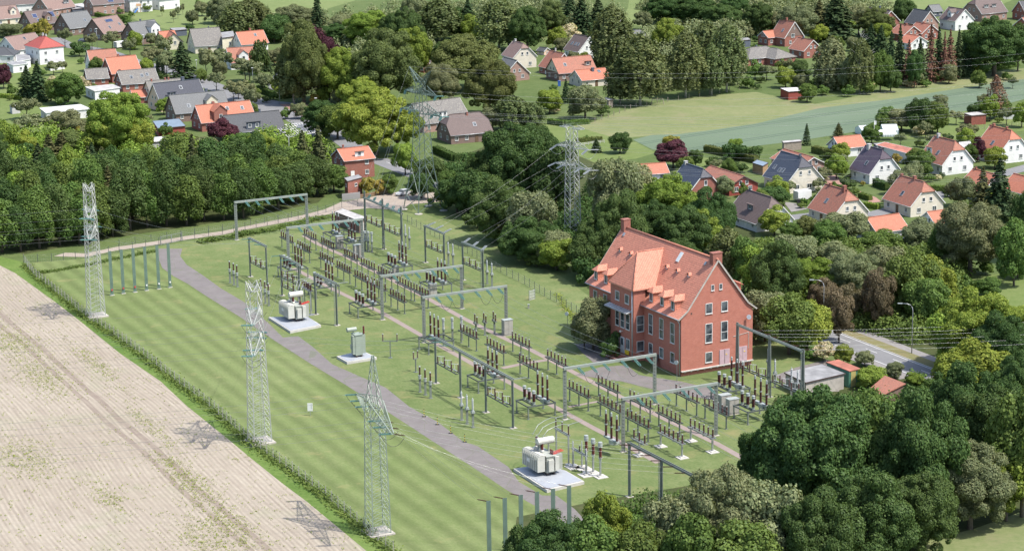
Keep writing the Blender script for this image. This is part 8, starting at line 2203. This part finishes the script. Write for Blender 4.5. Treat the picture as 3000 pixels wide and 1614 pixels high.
# ------------------------------------------------------------------ labels: name each look-alike by its nearest landmark, then by order from the left
ORD = ['first', 'second', 'third', 'fourth', 'fifth', 'sixth', 'seventh', 'eighth', 'ninth', 'tenth', 'eleventh', 'twelfth', 'thirteenth', 'fourteenth', 'fifteenth', 'sixteenth', 'seventeenth', 'eighteenth', 'nineteenth', 'twentieth']
LM = [(130, 150, 'the white house with red pyramid roof'), (215, 85, 'the plain grey roofed house'), (305, 80, 'the wide solar panel roof'), (420, 100, 'the white cross gable'), (600, 115, 'the big weathered grey house'),
 (730, 120, 'the orange roof with red chimney'), (690, 200, 'the long pink brown roof'), (355, 185, 'the orange mansard roof'), (520, 275, 'the glazed blue black roof'), (290, 280, 'the white flat garage'), (190, 330, 'the white garden pavilion'),
 (560, 320, 'the grey cross gabled roof'), (640, 360, 'the orange cross gabled house'), (740, 365, 'the dark grey roof with skylight'), (900, 330, 'the village forecourt'), (520, 40, 'the orchard lawn'), (825, 260, 'the white gabled house with dark roof'),
 (1035, 480, 'the orange roofed brick house near the belt'), (1245, 300, 'the green pylon'), (1360, 380, 'the grey brown half hipped roof'), (1520, 170, 'the cream half hipped house'), (1650, 210, 'the yellow gabled house'), (1760, 230, 'the low orange roof with dark chimney'),
 (1710, 130, 'the brown roof with skylight row'), (1678, 480, 'the slim lattice mast'), (1950, 330, 'the meadow fence'), (2230, 165, 'the hipped bungalow'), (2305, 90, 'the tall red roofed house'), (2400, 130, 'the orange garage house'), (2335, 270, 'the meadow carport'),
 (2680, 60, 'the upper right orange cluster'), (2810, 60, 'the upper right white house'), (2930, 30, 'the big brown hipped house'), (2860, 345, 'the red wooden shed'), (2600, 385, 'the greenhouse'), (2500, 425, 'the orange garage by the greenhouse'), (2560, 470, 'the purple black roof'),
 (2770, 460, 'the red roof with white dormer'), (2940, 420, 'the far right orange roof'), (2320, 510, 'the glossy black roof'), (2150, 510, 'the long dark red house'), (2040, 520, 'the brick house with black roof'), (2230, 600, 'the dark brown roof'), (2460, 600, 'the red roof with two chimneys'),
 (2680, 570, 'the cream house beside the driveway'), (2580, 660, 'the orange ivy garage'), (2870, 530, 'the orange roof behind the fir'), (2350, 440, 'the wheat field edge'), (2660, 330, 'the tree trio at the wheat'), (1970, 860, 'the big brick building'), (2300, 1080, 'the grey garages'), (2590, 1110, 'the red lean-to hut'),
 (2671, 960, 'the tall street lamp'), (2600, 1020, 'the road'), (1440, 770, 'the right yard gantries'), (1530, 1220, 'the front equipment platform'), (1600, 1370, 'the nearest transformer'), (860, 920, 'the far transformer'), (1045, 1020, 'the small tall transformer'), (1020, 640, 'the switch house'),
 (1120, 640, 'the tapered post gantry'), (750, 760, 'the small left gantry'), (970, 640, 'the second wide gantry'), (800, 640, 'the far wide gantry'), (1235, 860, 'the third wide gantry'), (1360, 930, 'the fourth wide gantry'), (1790, 1150, 'the gantry before the brick wall'), (1960, 1240, 'the nearest wide gantry'), (1390, 1060, 'the long four posted gantry'),
 (1940, 1350, 'the sloping front gantry'), (2250, 1090, 'the right three posted gantry'), (270, 720, 'the far lattice mast'), (750, 1060, 'the middle lattice mast'), (1100, 1300, 'the near lattice mast'), (2480, 1180, 'the bottom right oaks'), (2850, 650, 'the right edge fir'), (1180, 560, 'the silver car'), (410, 790, 'the six left posts'), (1550, 1440, 'the six bottom posts')]
def relation(x, y, lx, ly):
    dx, dy = x - lx, (y - ly) * 1.4
    if abs(dx) > abs(dy): return 'left of' if dx < 0 else 'right of'
    return 'behind' if dy < 0 else 'in front of'
def finish_labels():
    taken = set(o['label'] for o in COL.objects if 'label' in o)
    items = []
    for rec in THINGS:
        o, base, pos = rec[:3]; kind = rec[3] if len(rec) > 3 else ''
        x, y = proj(pos); items.append([o, base, x, y, kind])
    groups = {}
    for it in items:
        o, base, x, y, kind = it
        if kind == 'fix': continue
        if kind in ('belt', 'wire') or base.startswith('green steel post in the row'): key = base
        else:
            xx = min(max(x, 0), 3000); yy = min(max(y, 0), 1614)
            l = min(LM, key=lambda q: (q[0] - xx) ** 2 + ((q[1] - yy) * 1.3) ** 2)
            key = base + ' ' + relation(xx, yy, l[0], l[1]) + ' ' + l[2]
        groups.setdefault(key, []).append(it)
    for key, its in groups.items():
        if len(its) == 1: its[0][0]['label'] = key; continue
        its.sort(key=lambda q: (q[2], q[3])); n = len(its)
        big = None
        for i, it in enumerate(its):
            if n == 2: suf = ', %s one' % ('left', 'right')[i]
            elif i == 0: suf = ', leftmost'
            elif i == n - 1: suf = ', rightmost'
            elif i < n / 2 or n > 40: suf = ', %s from left' % (ORD[i] if i < 20 else 'number %d' % (i + 1))
            else: suf = ', %s from right' % (ORD[n - 1 - i] if n - 1 - i < 20 else 'number %d' % (n - i))
            it[0]['label'] = key + suf
    for o in COL.objects:
        if 'label' not in o: continue
        l = o['label']
        for x in (' on a steel post', ' on the platform', ' with three tall brown columns', ' with three tall columns', ' with white footing', 'over a grey tank ', ' on white footing', 'drooping ', 'mushroom headed '):
            if len(l.split()) > 16: l = l.replace(x, '')
        o['label'] = l
    for o in COL.objects:
        if 'label' in o and len(o['label'].split()) > 16: print('LONG', o['label'])
finish_labels()
